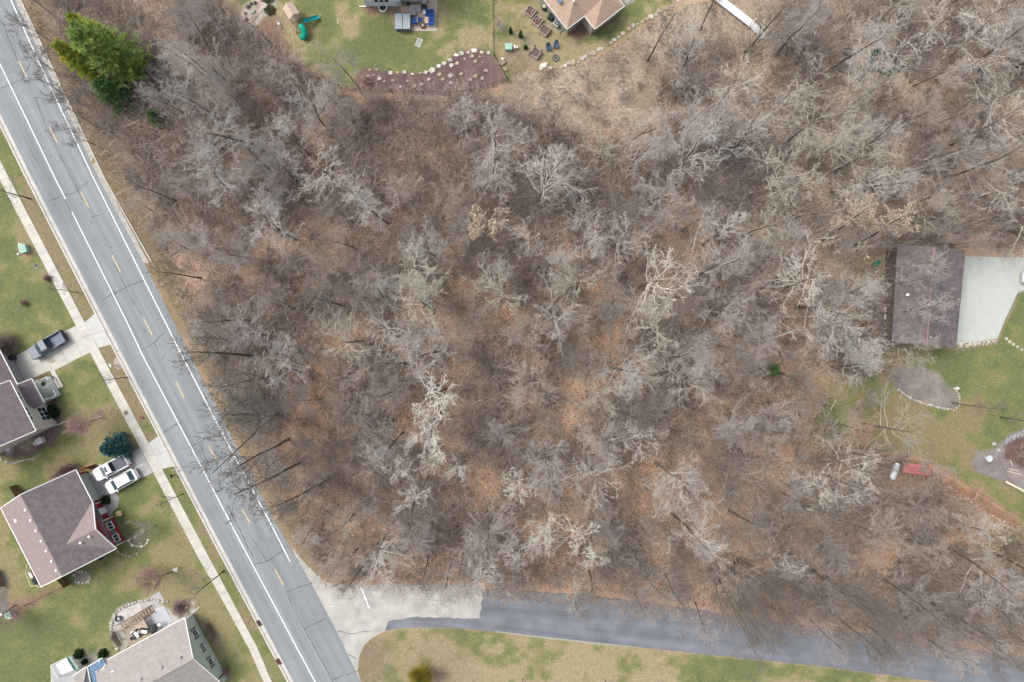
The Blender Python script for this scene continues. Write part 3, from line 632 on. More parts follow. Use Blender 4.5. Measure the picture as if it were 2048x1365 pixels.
def shrub(name, label, px, r, h, m, seed=0, n=2600, size=.09, group=None, z=0, shape='ball', cat='shrub', elong=1, rz=0, xy=None):
    """rounded or conical bush: stems plus a shell of small leaf blades"""
    g = np.random.default_rng(seed+900); x, y = xy or W(*px)
    e = thing(name, label, cat, (x, y, z), rz, group)
    az = g.uniform(0, 2*np.pi, 24); P = walk(np.zeros((24, 3)), unit(np.stack([np.cos(az)*r/h, np.sin(az)*r/h, np.ones(24)*1.3], -1)), np.full(24, (h*h+r*r)**.5*.8), 4, .1, .05, g)
    sv, sf = tubes([(P, np.full((24, 1), .02)*np.linspace(1, .4, 4)[None], 3)])
    so = bpy.data.objects.new('stems', npmesh('stems', sv, sf, TWM)); C.objects.link(so); so.parent = e
    u = unit(g.normal(size=(n, 3))); u[:, 2] = np.abs(u[:, 2]); rad = g.uniform(.62, 1.04, n)[:, None]*(1+.10*np.sin(u[:, :1]*7+seed)+.08*np.sin(u[:, 1:2]*9))
    c = u*rad*np.array([r*elong, r, h])
    if shape == 'cone':
        tt = g.uniform(0, 1, n)**1.3; a2 = g.uniform(0, 2*np.pi, n); rr = r*(1-tt)**.8*g.uniform(.6, 1.05, n)*np.minimum(1, .5+tt*4); c = np.stack([rr*np.cos(a2), rr*np.sin(a2), tt*h], -1)
    a = unit(c/np.array([r, r, h])+g.normal(size=(n, 3))*.7); b = perp(a, g); s = (size*g.uniform(.6, 1.4, n))[:, None]
    v = np.stack([c-a*s*.5, c+b*s*.35, c+a*s*.5, c-b*s*.35], 1).reshape(-1, 3)
    fo = bpy.data.objects.new('foliage', npmesh('foliage', v, np.arange(n*4).reshape(-1, 4), m)); C.objects.link(fo); fo.parent = e
    return e
def twig_bush(name, label, px, r, h, m, seed=0, n=420, group=None, cat='shrub', elong=1, rz=0):
    n = int(n*.45)
    """leafless bush: dense fan of fine stems"""
    g = np.random.default_rng(seed+1300); x, y = W(*px); e = thing(name, label, cat, (x, y, float(ground_z(x, y))-.03), rz, group)
    az = g.uniform(0, 2*np.pi, n); el = g.uniform(.25, 1.4, n); d0 = np.stack([np.cos(az)*np.cos(el)*r/h, np.sin(az)*np.cos(el)*r/h, np.sin(el)], -1)
    LL = np.linalg.norm(d0*np.array([h, h, h]), axis=1)*g.uniform(.7, 1.1, n); P = walk(g.normal(size=(n, 3))*np.array([.1*r*elong, .1*r, 0]), unit(d0), LL, 4, .15, .08, g)
    n_ = n; R1 = np.full((n, 1), .017)*np.linspace(1, .5, 4)[None]; P2, R2, L2 = spawn(P, R1, LL, 3, .3, 1, (15, 50), .4, 3, .2, .1, g, .8, .6)
    P[:, :, 0] *= elong; P2[:, :, 0] *= elong
    v, f = tubes([(P, R1, 3), (P2, np.maximum(R2, .010), 3)])
    o = bpy.data.objects.new('twigs', npmesh('twigs', v, f, m)); C.objects.link(o); o.parent = e
    mb = MB()
    for q in range(6): a = q*1.05; mb.tube([(0, 0, -.05), (.06*math.cos(a), .06*math.sin(a), .2), (.25*r*math.cos(a)*elong, .25*r*math.sin(a), .5*h)], [.03, .025, .012], 6)
    mb.build('stems', m, e); return e

# ---------------------------------------------------------------- notable trees (crown centre in the photo, lean comes from perspective)
used = []
cnt = [0]
def crown_at(kind, px, py, rpx, label, vi=None, name='bare_tree', cat='tree', group=None, hk=.72, s=None, tilt=None):
    base_r = {'white': 3.9, 'pale': 5.0, 'olive': 4.9, 'grey': 4.9, 'lilac': 4.0, 'brown': 3.9, 'dark': 4.6}[kind]
    vs_ = V[kind]; v = vs_[(cnt[0] if vi is None else vi) % len(vs_)]; cnt[0] += 1
    r_m = rpx/S*(1.2 if kind == 'white' else .93); sxy = r_m/(base_r*1.12); sc = s if s else min(1.15, max(.8, sxy**.3)); 
    x, y = W(px, py, v[2]*hk*sc)
    used.append((px, py, rpx)); return put_tree(v, name, label, cat, x, y, sc, None, group, tilt, sxy/sc)
for k, px, py, r, lab in [
    ('white', 872, 790, 58, 'bright whitish bare tree above the pair of leaning dark trunks, northernmost of the white ones'),
    ('white', 846, 858, 56, 'broad whitish bare tree just below the brightest one, crown touching it'),
    ('white', 798, 925, 36, 'small whitish bare tree at the lower left of the white clump'),
    ('white', 868, 915, 32, 'thin faded whitish tree between the white clump and its small left neighbour'),
    ('white', 836, 985, 38, 'small white-barked bare tree alone below the white clump'),
    ('white', 920, 948, 30, 'tiny pale tree right of the lone white-barked one'),
    ('white', 1036, 978, 38, 'small white-barked tree with few straight limbs, between the white clump and the big cream tree'),
    ('white', 1092, 1050, 38, 'small whitish tree at the upper left of the pair beside the lane'),
    ('white', 1150, 1092, 46, 'whitish twiggy tree lowest of the pale ones above the lane'),
    ('white', 1185, 1118, 30, 'narrow whitish tree hugging the right of the lowest pale one'),
    ('pale', 1172, 965, 84, 'big cream-coloured bare tree with drooping fan of limbs, right of the small white tree'),
    ('pale', 1450, 468, 66, 'pinkish-white bare tree with long straight spokes, in the upper middle of the wood'),
    ('pale', 1312, 560, 96, 'very wide pale tree with feather-like limbs, centre right of the wood'),
    ('pale', 1632, 565, 92, 'wide pale bare tree left of the big brown barn roof'),
    ('pale', 1638, 662, 88, 'wide pale tree below left of the barn, second of the two beside it'),
    ('olive', 826, 535, 84, 'tall pale tree with curved limbs, left of centre of the wood'),
    ('pale', 772, 658, 68, 'pale bare tree with one mossy fallen limb, below the curved-limb tree'),
    ('olive', 1010, 585, 84, 'mossy grey-green spreading tree in the very middle of the wood'),
    ('pale', 1108, 625, 72, 'grey-green tree with looping limbs, lower right of the mossy middle tree'),
    ('olive', 1160, 560, 66, 'mossy tree with dense upright twigs, right of the middle tree'),
    ('olive', 1190, 795, 78, 'ochre-tinged spreading tree above the twin fallen logs'),
    ('olive', 1315, 655, 86, 'mossy-centred pale tree below the wide feathered one'),
    ('pale', 1372, 762, 70, 'pale tree with a long snaking limb, lower right of the mossy-centred tree'),
    ('olive', 1285, 762, 66, 'ochre pale tree joined crown to crown with the snaking-limb tree'),
    ('pale', 988, 272, 86, 'wide pale tree with long arching limbs just below the stone-studded bed'),
    ('pale', 1080, 370, 100, 'largest pale tree of the upper wood, limbs like a net'),
    ('pale', 1096, 330, 60, 'pale tree whose crown merges with the top of the largest one'),
    ('pale', 1062, 470, 52, 'pale tree with trailing limbs below the largest one'),
    ('pale', 1245, 475, 72, 'pale tree with thin radiating limbs between the centre and the pinkish one'),
    ('pale', 1168, 448, 50, 'pale small-crowned tree left of the thin-limbed one'),
    ('pale', 1712, 932, 58, 'whitish bare tree reaching toward the silver tank'),
    ('pale', 1668, 975, 70, 'pale bare tree left of the one near the silver tank'),
    ('olive', 1812, 868, 86, 'see-through pale tree standing over the lawn above the red shed roof'),
    ('grey', 344, 96, 46, 'silvery grey tree touching the right side of the big pine'),
    ('grey', 392, 205, 70, 'silvery grey tree with fine twigs, lower right of the big pine'),
    ('grey', 318, 190, 46, 'silvery grey tree against the pine, between its two silver neighbours'),
    ('pale', 640, 335, 78, 'pale tree with limbs sweeping left, upper left part of the wood'),
    ('grey', 615, 215, 62, 'domed grey tree by the bend of the black fence'),
    ('grey', 495, 310, 62, 'grey tree with fan-shaped crown, upper left part of the wood'),
    ('grey', 420, 130, 60, 'grey-brown tree between the pine and the white gravel bed'),
    ('grey', 690, 130, 60, 'see-through grey tree hanging over the lawn left of the dark mulch bed'),
    ('pale', 740, 1118, 88, 'cream-grey tree spreading over the pale mouth of the lane'),
    ('pale', 1265, 885, 62, 'pale tree with a dark trunk, right of the big cream tree'),
    ('pale', 1345, 955, 80, 'pale grey tree with long limbs, below right of the dark-trunked one'),
    ('olive', 1560, 330, 76, 'mossy grey tree in the tan-littered upper right wood'),
    ('pale', 1735, 350, 72, 'pale tree with one horizontal limb above the barn'),
    ('pale', 1985, 60, 70, 'silvery tree near the upper right corner of the photo'),
    ('pale', 2010, 240, 80, 'silvery tree with bold limbs at the right edge above the barn'),
    ('pale', 1560, 215, 70, 'silvery tree with fine curved limbs left of the dark green netting'),
    ('grey', 1440, 250, 66, 'bluish grey tree below the white boardwalk'),
    ('pale', 1480, 160, 62, 'pale tree just under the end of the white boardwalk'),
    ('pale', 1370, 130, 44, 'pale small tree with spidery limbs left of the boardwalk'),
    ('olive', 1890, 425, 60, 'mossy tree overhanging the top of the barn roof'),
    ('grey', 1835, 690, 52, 'grey tree spreading over the lower half of the barn roof'),
    ('grey', 1846, 560, 44, 'thin grey tree over the middle of the barn roof'),
    ('grey', 1738, 740, 78, 'mossy grey tree at the lower left corner of the barn'),
    ('lilac', 1465, 880, 70, 'dense lilac-grey crown in the lower right wood'),
    ('grey', 1410, 1010, 66, 'grey tree with feathery crown in the lower right wood'),
    ('dark', 1330, 50, 60, 'dark-limbed tree with open crown above the sandy bank'),
    ('olive', 1150, 1195, 50, 'thin white-limbed tree hanging over the dark lane'),
]: crown_at(k, px, py, r, lab)
x, y = W(965, 425, 11); put_oak(0, 'bare tree still holding clusters of tan leaves, below the arching pale tree', x, y); used.append((965, 425, 50))
x, y = W(1790, 470, 11); put_oak(0, 'tree with orange-tan leaves at the upper left corner of the barn roof', x, y, .95); used.append((1790, 470, 50))
x, y = W(1722, 455, 11); put_oak(0, 'tree with scattered tan leaves, farther left of the barn corner', x, y, .95); used.append((1722, 455, 50))
x, y = W(1688, 852, 2.5); put_oak(1, 'round rust-brown leafy tree at the edge of the right lawn', x, y, .8, 'leafy_tree')
# trees named by trunk foot: they lean out over the road and the lane in the view
def foot(kind, px, py, label, s=1, tilt=None, vi=None, name='roadside_tree', sxy=None, group=None):
    x, y = W(px, py); v = V[kind][(cnt[0] if vi is None else vi) % len(V[kind])]; cnt[0] += 1
    t = (R(tilt), math.atan2(y, x)) if tilt else None
    return put_tree(v, name, label, 'tree', x, y, s, None, group, t, sxy)
for px, py, s, tl, lab in [
    (552, 826, 1.08, 5, 'big dark multi-limbed tree leaning far over the road below the upper drive'),
    (578, 878, 1.05, 4, 'dark tree leaning over the road, second below the biggest leaner'),
    (602, 925, 1.02, 4, 'dark tree leaning to the road, third below the biggest leaner'),
    (652, 962, .95, 3, 'dark tree leaning down left, lowest of the roadside leaners'),
    (562, 750, 1.0, 6, 'dark tree with a long trunk crossing the shoulder, first above the biggest leaner'),
    (510, 712, 1.0, 6, 'thin dark tree crossing the shoulder line, second above the biggest leaner'),
    (545, 785, .8, 5, 'small dark tree squeezed between the two longest leaners'),
    (505, 640, .85, 4, 'dark roadside tree opposite the upper drive apron'),
    (400, 556, .72, 5, 'small dark tree beside the end of the old kerb'),
    (352, 402, .7, 5, 'dark short tree where the verge widens beside the wood'),
    (196, 255, .8, 7, 'dark crooked tree leaning over the road below the big pine'),
    (178, 215, .8, 8, 'dark tree leaning over the road left of the pine foot'),
    (120, 150, .72, 6, 'thin dark tree over the road left of the big pine'),
    (112, 90, .7, 6, 'thin dark tree at the kerb left of the pine top'),
    (105, 30, .7, 6, 'thin dark tree nearest the top left corner'),
    (190, 290, .6, 8, 'dark forked tree beside the orange paint splash'),
    (1044, 1115, .85, 3, 'dark forked tree reaching down over the lane, centre of its bank'),
    (862, 1092, .75, 3, 'dark tree over the pale lane mouth, leftmost on its bank'),
    (945, 1105, .55, 3, 'small dark tree over the joint of pale and dark lane surface'),
    (930, 1080, .75, 3, 'slanting dark tree just left of the small one on the lane bank'),
    (1262, 1095, .8, 3, 'dark slanting tree right of the lowest whitish tree'),
    (1325, 1140, .85, 4, 'clustered dark tree above the lane, right of the slanting one'),
    (1430, 1150, .9, 4, 'dark tree with several limbs over the middle of the lane'),
    (1475, 1120, .9, 4, 'dark tree behind the several-limbed one over the lane'),
    (1610, 1130, 1.0, 4, 'dark tall tree leaning over the right part of the lane'),
    (1655, 1165, .9, 4, 'second dark tall tree over the right part of the lane'),
    (1770, 1160, 1.0, 4, 'dark long-trunked tree crossing the lane toward the corner'),
    (1850, 1200, .95, 4, 'dark long-trunked tree close to the lower right corner'),
    (1935, 1180, .9, 4, 'dark tree at the right edge above the lane'),
    (730, 1128, .6, 3, 'small dark tree beside the painted stop bar'),
    (1560, 985, .95, 3, 'dark thick-trunked tree beside the shaded hollow in the lower right wood'),
    (1400, 60, .9, 3, 'grey dark tree trunk crossing the white boardwalk'),
    (1490, 105, .95, 3, 'dark tree leaning up right past the boardwalk end'),
    (1700, 905, .8, 3, 'dark tree trunk beside the lawn edging left of the silver tank'),
]: foot('multi' if (px, py) in ((552, 826), (1430, 1150), (1610, 1130), (1475, 1120)) else ('thin' if px < 200 else 'dark'), px, py, lab, s*(1.12 if 490 < px < 660 else 1), tl+(3 if 490 < px < 660 else 0))
used += [(560, 830, 30), (600, 925, 30)]
# ---------------------------------------------------------------- the rest of the wood: individuals with shared labels
for k, px, py, r, lab in [('grey', 1856, 620, 50, 'thin grey tree veiling the middle of the barn roof, below the upper one'), ('grey', 1850, 520, 46, 'thin grey tree veiling the upper left of the barn roof')]: crown_at(k, px, py, r, lab)
for i, (px, py, s, lab) in enumerate([(1390, 1205, .75, 'feathery grey tree hanging over the lane, leftmost of the feathery ones'), (1500, 1222, .8, 'feathery grey tree hanging over the lane, second of the feathery ones'), (1620, 1240, .8, 'feathery grey tree hanging over the lane, third of the feathery ones'), (1730, 1250, .85, 'feathery grey tree hanging over the lane, fourth of the feathery ones'), (1840, 1268, .85, 'feathery grey tree hanging over the lane, fifth of the feathery ones'), (1950, 1280, .9, 'feathery grey tree hanging over the lane, nearest the right edge'), (1270, 1188, .7, 'feathery grey tree at the lane edge, below the lowest whitish trees'), (1150, 1176, .6, 'small feathery tree at the lane edge under the thin white-limbed one')]):
    foot('thin' if i % 2 else 'lilac', px, py, lab, s, 9)
LAND = [('near the big pine', 260, 150), ('beside the black metal fence', 560, 150), ('between the pine and the roadside leaners', 380, 420), ('along the upper road verge', 300, 330),
        ('left of the curved-limb tree', 650, 480), ('under the stone-studded bed', 820, 260), ('around the largest pale tree', 1080, 400), ('below the sandy bank', 1300, 330),
        ('around the white boardwalk', 1500, 90), ('in the tan-littered upper right wood', 1700, 180), ('at the right edge above the barn', 1960, 330), ('left of the barn', 1600, 520),
        ('around the mossy middle tree', 1010, 620), ('around the white clump', 850, 880), ('behind the roadside leaners', 680, 760), ('above the pale lane mouth', 720, 1050),
        ('between the white clump and the lane', 980, 1060), ('around the big cream tree', 1200, 960), ('between the wide feathered tree and the barn', 1450, 700), ('in the lower right wood', 1500, 950),
        ('above the right part of the lane', 1650, 1130), ('in the corner below the lawn edging', 1930, 1130)]
lab_kind = {'grey': 'tall grey bare tree', 'lilac': 'hazy lilac-grey bare tree with a dense crown', 'brown': 'low brown bare tree with fine twigs', 'pale': 'tall pale bare tree', 'olive': 'tall mossy bare tree', 'dark': 'dark bare tree'}
n_tall = len([o for o in C.objects if o.get('category') == 'tree'])
g = np.random.default_rng(5); cand = []; tries = 0
def inw(px, py): return bool(inpoly(np.array([px*1.0]), np.array([py*1.0]), WOODS)[0])
target = 298-n_tall
while len(cand) < target and tries < 90000:
    tries += 1
    px = g.uniform(60, 2110); py = g.uniform(-50, 1310)
    if not inw(px, py): continue
    dmin = 56-tries*.0003
    if any((px-a)**2+(py-b)**2 < dmin*dmin for a, b in cand): continue
    # crown as seen lies outward of the foot
    qx = 1024+(px-1024)*1.13; qy = 682+(py-682)*1.13
    if any((qx-a)**2+(qy-b)**2 < (r*(1.15 if i < 10 else .55))**2 for i, (a, b, r) in enumerate(used)): continue
    if 80 < qx < 330 and qy < 300: continue
    if (qx-1826)**2+(qy-940)**2 < 105**2 or (1765 < qx < 1935 and 480 < qy < 710) or (1415 < qx < 1540 and qy < 95): continue
    if min(abs(px-110)+abs(py-110)*.5, 999) < 50 and tries < 80000: continue
    if 130 < px < 300 and 20 < py < 240: continue
    cand.append((px, py))
print('forest fill', len(cand), tries)
for px, py in cand:
    left = px < 560 or (py < 420 and px < 1000)
    tan_ = px > 1400 and py < 480
    edge = py > 1090 or (py > 3*px-1200 and px < 680)
    if left: k = g.choice(['grey', 'lilac', 'brown', 'lilac'], p=[.35, .30, .2, .15])
    elif tan_: k = g.choice(['pale', 'olive', 'brown', 'grey'], p=[.2, .35, .2, .25])
    elif edge: k = g.choice(['lilac', 'brown', 'dark', 'grey'], p=[.3, .35, .1, .25])
    else: k = g.choice(['grey', 'lilac', 'brown', 'olive', 'dark'], p=[.24, .24, .32, .05, .15])
    nm = min(LAND, key=lambda L: (L[1]-px)**2+(L[2]-py)**2)[0]
    qx = 1024+(px-1024)*1.12; qy = 682+(py-682)*1.12; near = py < 1060 and not all(inw(qx+58*math.cos(a), qy+58*math.sin(a)) for a in (0, .8, 1.6, 2.4, 3.1, 3.9, 4.7, 5.5))
    v = V[k][int(g.integers(len(V[k])))]; x, y = W(px, py)
    lb = lab_kind[k]+' '+nm
    put_tree(v, 'bare_tree', lb, 'tree', x, y, float(g.uniform(.72, 1.05))*(.72 if near else 1), None, lb, (R(float(g.uniform(0, 4))), float(g.uniform(0, 6.28))), float(g.uniform(.95, 1.25)))
def yard0(kind, base, label, s=1):
    x, y = W(*base); e = put_tree(V[kind][int(base[0]) % len(V[kind])], 'bare_bush', label, 'bush', x, y, s)
    for ch in e.children: ch.name = 'stems' if ch.name.startswith('trunk') else 'twigs'
    return e
# low scrub under the trees and along the edges
sc = 0; tries = 0; sp = []
while sc < 70 and tries < 9000:
    tries += 1; px = g.uniform(80, 2100); py = g.uniform(0, 1290)
    if not inw(px, py) or any((px-a)**2+(py-b)**2 < 80**2 for a, b in sp) or (px-1830)**2+(py-945)**2 < 85**2: continue
    if 1085 < py and 700 < px < 1300 and g.random() < .6: continue
    sp.append((px, py)); sc += 1
    nm = min(LAND, key=lambda L: (L[1]-px)**2+(L[2]-py)**2)[0]; k = int(g.integers(3)); x, y = W(px, py)
    lb = ('greyish ' if k == 0 else 'brownish ')+'leafless understorey bush '+nm
    e = put_tree(V['scrub'][k], 'bare_bush', lb, 'bush', x, y, float(g.uniform(.6, 1.1)), None, lb)
    for ch in e.children: ch.name = 'stems' if ch.name.startswith('trunk') else 'twigs'

for i, (px, py, s_, w_) in enumerate([(1725, 792, .8, 'left edge of the right lawn, upper'), (1702, 815, .7, 'left edge of the right lawn, lower'), (1765, 735, .9, 'ground between the barn and the gravel bed'), (1155, 205, .5, 'sandy bank, centre'), (1092, 215, .55, 'sandy bank, left'), (1245, 195, .5, 'sandy bank, right'), (1290, 120, .5, 'sandy bank near the stone edging'), (1195, 240, .6, 'foot of the sandy bank')]):
    e = yard0('scrub', (px, py), 'sparse leafless bush on the '+w_, s_)
# ---------------------------------------------------------------- stuff: litter leaves and brushwood
def scatter(n, seed, dens_fn):
    g = np.random.default_rng(seed); out = []
    got = 0
    while got < n:
        px = g.uniform(40, 2130, n); py = g.uniform(-60, 1330, n); ok = inpoly(px, py, WOODS) & (g.random(n) < dens_fn(px, py))
        out.append(np.stack([px[ok], py[ok]], -1)); got += int(ok.sum())
    p = np.concatenate(out)[:n]; return (p[:, 0]-1024)/S, (682.5-p[:, 1])/S
def colour_attr(me, cols, per):
    a = me.color_attributes.new('Col', 'FLOAT_COLOR', 'POINT'); c = np.repeat(np.concatenate([cols, np.ones((len(cols), 1))], 1), per, 0); a.data.foreach_set('color', c.astype(np.float32).ravel())
AM = attr_mat('litter_leaf', fine=20, amt=.1, bump=0)
AMT = attr_mat('brush_twig', fine=20, amt=.1, bump=0)
g = np.random.default_rng(55); n = 260000
x, y = scatter(n, 56, lambda px, py: .35+.65*(fbm(px/S, py/S, 5, 91, 3) > .48))
ne = 9000; ex_ = g.uniform(640, 2060, ne); ey_ = np.interp(ex_, [633, 853, 963, 1210, 1542, 1748, 2048], [1150, 1166, 1176, 1194, 1242, 1268, 1315])+np.abs(g.normal(size=ne))*13; x[:ne] = (ex_-1024)/S; y[:ne] = (682.5-ey_)/S
z = ground_z(x, y)+.03+g.random(n)*.06; a = g.uniform(0, 6.28, n); tl = g.normal(size=n)*.35; s = g.uniform(.07, .20, n); s[:ne] *= .55
ax = np.stack([np.cos(a), np.sin(a), tl*.6], -1)*s[:, None]; bx = np.stack([-np.sin(a), np.cos(a), g.normal(size=n)*.3], -1)*s[:, None]*.6
c = np.stack([x, y, z], -1); v = np.stack([c-ax, c+bx, c+ax, c-bx], 1).reshape(-1, 3)
me = npmesh('leaf_litter', v, np.arange(n*4).reshape(-1, 4), AM)
tone = np.array([[.35, .235, .165], [.28, .19, .14], [.42, .31, .22], [.18, .135, .11], [.35, .29, .235], [.42, .25, .155]])[g.choice(6, n, p=[.28, .22, .13, .17, .12, .08])]*g.uniform(.75, 1.2, (n, 1))
tanw = np.clip(np.exp(-((x*S+1024-1700)**2+(682-y*S-200)**2)/(2*260**2)), 0, 1)[:, None]; tone = tone*(1-tanw*.6)+np.array([.27, .22, .165])*g.uniform(.6, 1.1, (n, 1))*tanw*.6
colour_attr(me, tone, 4); o = bpy.data.objects.new('leaf_litter', me); C.objects.link(o); tag(o, 'brown fallen leaves covering the floor of the wood', 'leaf litter', kind='stuff')
# brush: arching stems in clumps
nc = 4600; per = 46; cx, cy = scatter(nc, 60, lambda px, py: .25+.75*np.clip(((fbm(px/S, py/S, 9, 95, 3)-.42)*5)+.7*((px < 560) | ((py < 420) & (px < 1000)))-.5*((py > 1090) & (px < 1350)), 0, 1))
q_ = g.choice(nc, 50, replace=False); bx_ = g.uniform(1010, 1400, 2000); by_ = g.uniform(40, 270, 2000); kk = inpoly(bx_, by_, SLOPE); cx[q_] = ((bx_[kk][:50]-1024)/S); cy[q_] = ((682.5-by_[kk][:50])/S)
m_ = ((cx*S+1024-1826)**2+(682.5-cy*S-942)**2 < 52**2); cx[m_] -= 9; cy[m_] -= 5     # keep the shed and tank clear
ci = np.repeat(np.arange(nc), per); N = nc*per; bz = ground_z(cx, cy)
base = np.stack([cx[ci]+g.normal(size=N)*.45, cy[ci]+g.normal(size=N)*.45, bz[ci]], -1)
hc_ = g.uniform(.8, 4.6, nc); hc_[q_] *= .22
hh = np.repeat(hc_, per)*g.uniform(.5, 1.1, N); az = g.uniform(0, 6.28, N); sp_ = g.uniform(.15, 1.15, N)
d0 = unit(np.stack([np.cos(az)*sp_, np.sin(az)*sp_, np.ones(N)], -1)); P = walk(base, d0, hh*1.15, 4, -.35, .28, g)
Rr = g.uniform(.012, .026, (N, 1))*np.array([[1, .95, .8, .55]]); v, f = tubes([(P, Rr, 3)])
me = npmesh('brushwood', v, f, AMT)
ct = np.array([[.48, .44, .41], [.42, .345, .295], [.54, .48, .42], [.33, .27, .23], [.47, .375, .31]])[g.choice(5, nc, p=[.16, .26, .16, .18, .24])]
colour_attr(me, ct[ci]*g.uniform(.45, 1.35, (N, 1)), 12); o = bpy.data.objects.new('brushwood', me); C.objects.link(o); tag(o, 'tangled grey-brown brush filling the floor of the wood', 'brush', kind='stuff')
# dry grass and weed tufts on the sandy bank and road verge
nt_ = 60000; g = np.random.default_rng(66); px = g.uniform(1000, 1560, nt_); py = g.uniform(0, 280, nt_); ok = inpoly(px, py, SLOPE); px = px[ok]; py = py[ok]
t = g.uniform(0, 1, 26000); yy = g.uniform(20, 1090, 26000); ex = np.interp(yy, [q[1] for q in ROADE], [q[0] for q in ROADE])+16+t*48
px = np.concatenate([px, ex]); py = np.concatenate([py, yy]); x = (px-1024)/S; y = (682.5-py)/S; n = len(x)
c = np.stack([x, y, ground_z(x, y)], -1); a = g.uniform(0, 6.28, n); w = np.stack([-np.sin(a), np.cos(a), np.zeros(n)], -1)*.018; tip = np.stack([np.cos(a)*.16, np.sin(a)*.16, np.full(n, .16)], -1)*g.uniform(.5, 1.6, (n, 1))
v = np.stack([c-w, c+w, c+tip+w*.4, c+tip-w*.4], 1).reshape(-1, 3); me = npmesh('dry_grass', v, np.arange(n*4).reshape(-1, 4), AM)
colour_attr(me, np.array([[.34, .27, .19], [.26, .20, .13], [.40, .34, .25], [.17, .12, .08]])[g.choice(4, n)], 4)
o = bpy.data.objects.new('dry_grass', me); C.objects.link(o); tag(o, 'dry straw-coloured grass on the bank and road verge', 'dry grass', kind='stuff')

n = 170000; g = np.random.default_rng(88); px = g.uniform(-20, 2070, n); py = g.uniform(-20, 1390, n)
def rin(poly): return inpoly(px, py, poly)
ok = (rin(LEFTLAND) & (px < np.interp(py, [q[1] for q in ROADW], [q[0] for q in ROADW])-14)) | rin(TOPLAWN) | rin(RLAWN) | rin(BOTGRASS)
walk_ = (px > np.interp(py, [q[1] for q in WALKL], [q[0] for q in WALKL])-1) & (px < np.interp(py, [q[1] for q in WALKR], [q[0] for q in WALKR])+1)
dr1 = inpoly(px, py, [(28, 721), (35, 706), (152, 648), (195, 622), (228, 690), (181, 709), (114, 741), (123, 769), (105, 790), (88, 780), (60, 765)]); dr2 = inpoly(px, py, [(170, 948), (280, 892), (322, 866), (354, 934), (306, 949), (236, 983), (243, 1000), (230, 1028), (205, 1042), (190, 1012)])
bedz = rin(MULCH) | rin(GRAVEL1) | rin(GRAVEL2) | rin(ROCKBED) | (px > 470) & (px < 570) & (py < 80) | (px > 785) & (px < 878) & (py < 66) | rin([(1890, 505), (2100, 505), (2100, 590), (2034, 590), (1994, 682), (1900, 700)]) | (px < 125) & (py > 790) & (py < 930)
ok &= ~walk_ & ~dr1 & ~dr2 & ~bedz; px = px[ok]; py = py[ok]; n = len(px); x = (px-1024)/S; y = (682.5-py)/S
c = np.stack([x, y, np.full(n, .01)], -1); a = g.uniform(0, 6.28, n); w = np.stack([-np.sin(a), np.cos(a), np.zeros(n)], -1)*.022; tip = np.stack([np.cos(a)*.09, np.sin(a)*.09, np.full(n, .05)], -1)*g.uniform(.5, 1.5, (n, 1))
v = np.stack([c-w, c+w, c+tip+w*.5, c+tip-w*.5], 1).reshape(-1, 3); me = npmesh('grass', v, np.arange(n*4).reshape(-1, 4), AM)
colour_attr(me, np.array([[.34, .29, .17], [.22, .21, .10], [.12, .15, .055], [.085, .11, .045], [.42, .37, .26]])[g.choice(5, n, p=[.25, .25, .25, .18, .07])], 4)
o = bpy.data.objects.new('grass', me); C.objects.link(o); tag(o, 'short patchy green and straw-coloured grass of the lawns', 'grass', kind='stuff')

# ---------------------------------------------------------------- evergreens
P_A = conifer(31, 19, 5.6, .26, PINEM, 26, 6, 70000, .42, .035, -.1, .55, .15)
P_B = conifer(32, 15, 3.3, .2, PINEY, 20, 6, 34000, .40, .035, -.1, .6, .15)
P_C = conifer(33, 10, 3.6, .16, PINED, 18, 6, 26000, .36, .035, -.1, .7, .1)
for v, px, py, z, s, lab in [(P_A, 204, 100, 13, 1, 'big bright green pine beside the road, top left'), (P_B, 165, 128, 10, 1.05, 'yellowing pine growing against the left of the big green one'), (P_B, 150, 45, 12, .8, 'yellow-tipped pine top above the big green one'),
                             (P_A, 226, 118, 11, .62, 'green pine on the right flank of the big one'), (P_C, 228, 195, 7, 1.0, 'darker green pine below the big bright one'), (P_C, 325, 250, 4, .55, 'small dark evergreen half hidden under silvery branches'),
                             (P_C, 1574, 762, 3, .45, 'small dark green evergreen alone in the right of the wood')]:
    px -= 22; py -= 20; x, y = W(px, py, z*.85); put_tree(v, 'pine_tree', lab, 'pine tree', x, y, s*.74)
SP = conifer(34, 5.2, 2.05, .11, SPRM, 16, 8, 26000, .17, .035, .1, .75, .04)
x, y = W(236, 892, 1.5); put_tree(SP, 'blue_spruce', 'dense blue spruce at the corner of the lower drive', 'spruce', x, y, 1)
# ---------------------------------------------------------------- yard trees and bushes
def yard(kind, base, label, s=1, tilt=0, name='young_tree', vi=0, sxy=1, brg=None):
    x, y = W(*base); t = (R(tilt), brg if brg is not None else math.atan2(y, x)) if tilt else None
    return put_tree(V[kind][vi % len(V[kind])], name, label, 'tree', x, y, s, None, None, t, sxy)
yard('street', (256, 755), 'young street tree on the verge below the mailbox, thin crown over the sidewalk', .9, 3)
yard('street', (366, 988), 'young street tree with sparse limbs beside the lower drive', .95, 3, vi=1)
yard('street', (448, 1142), 'dark street tree spreading over the sidewalk near the green house', 1.25, 6, vi=1, sxy=1.15)
yard('street', (156, 586), 'slender tree crossing the sidewalk above the upper drive', .85, 5)
yard('street', (60, 398), 'bare tree over the sidewalk at the left edge', 1.15, 5, vi=1, sxy=1.2)
yard('red', (207, 838), 'weeping reddish ornamental tree beside the grey-roofed house', .85, 14, 'ornamental_tree', sxy=.85)
yard('red', (350, 1140), 'reddish fine-twigged tree with a ring of white stones at its foot', .8, 12, 'ornamental_tree', sxy=.85)
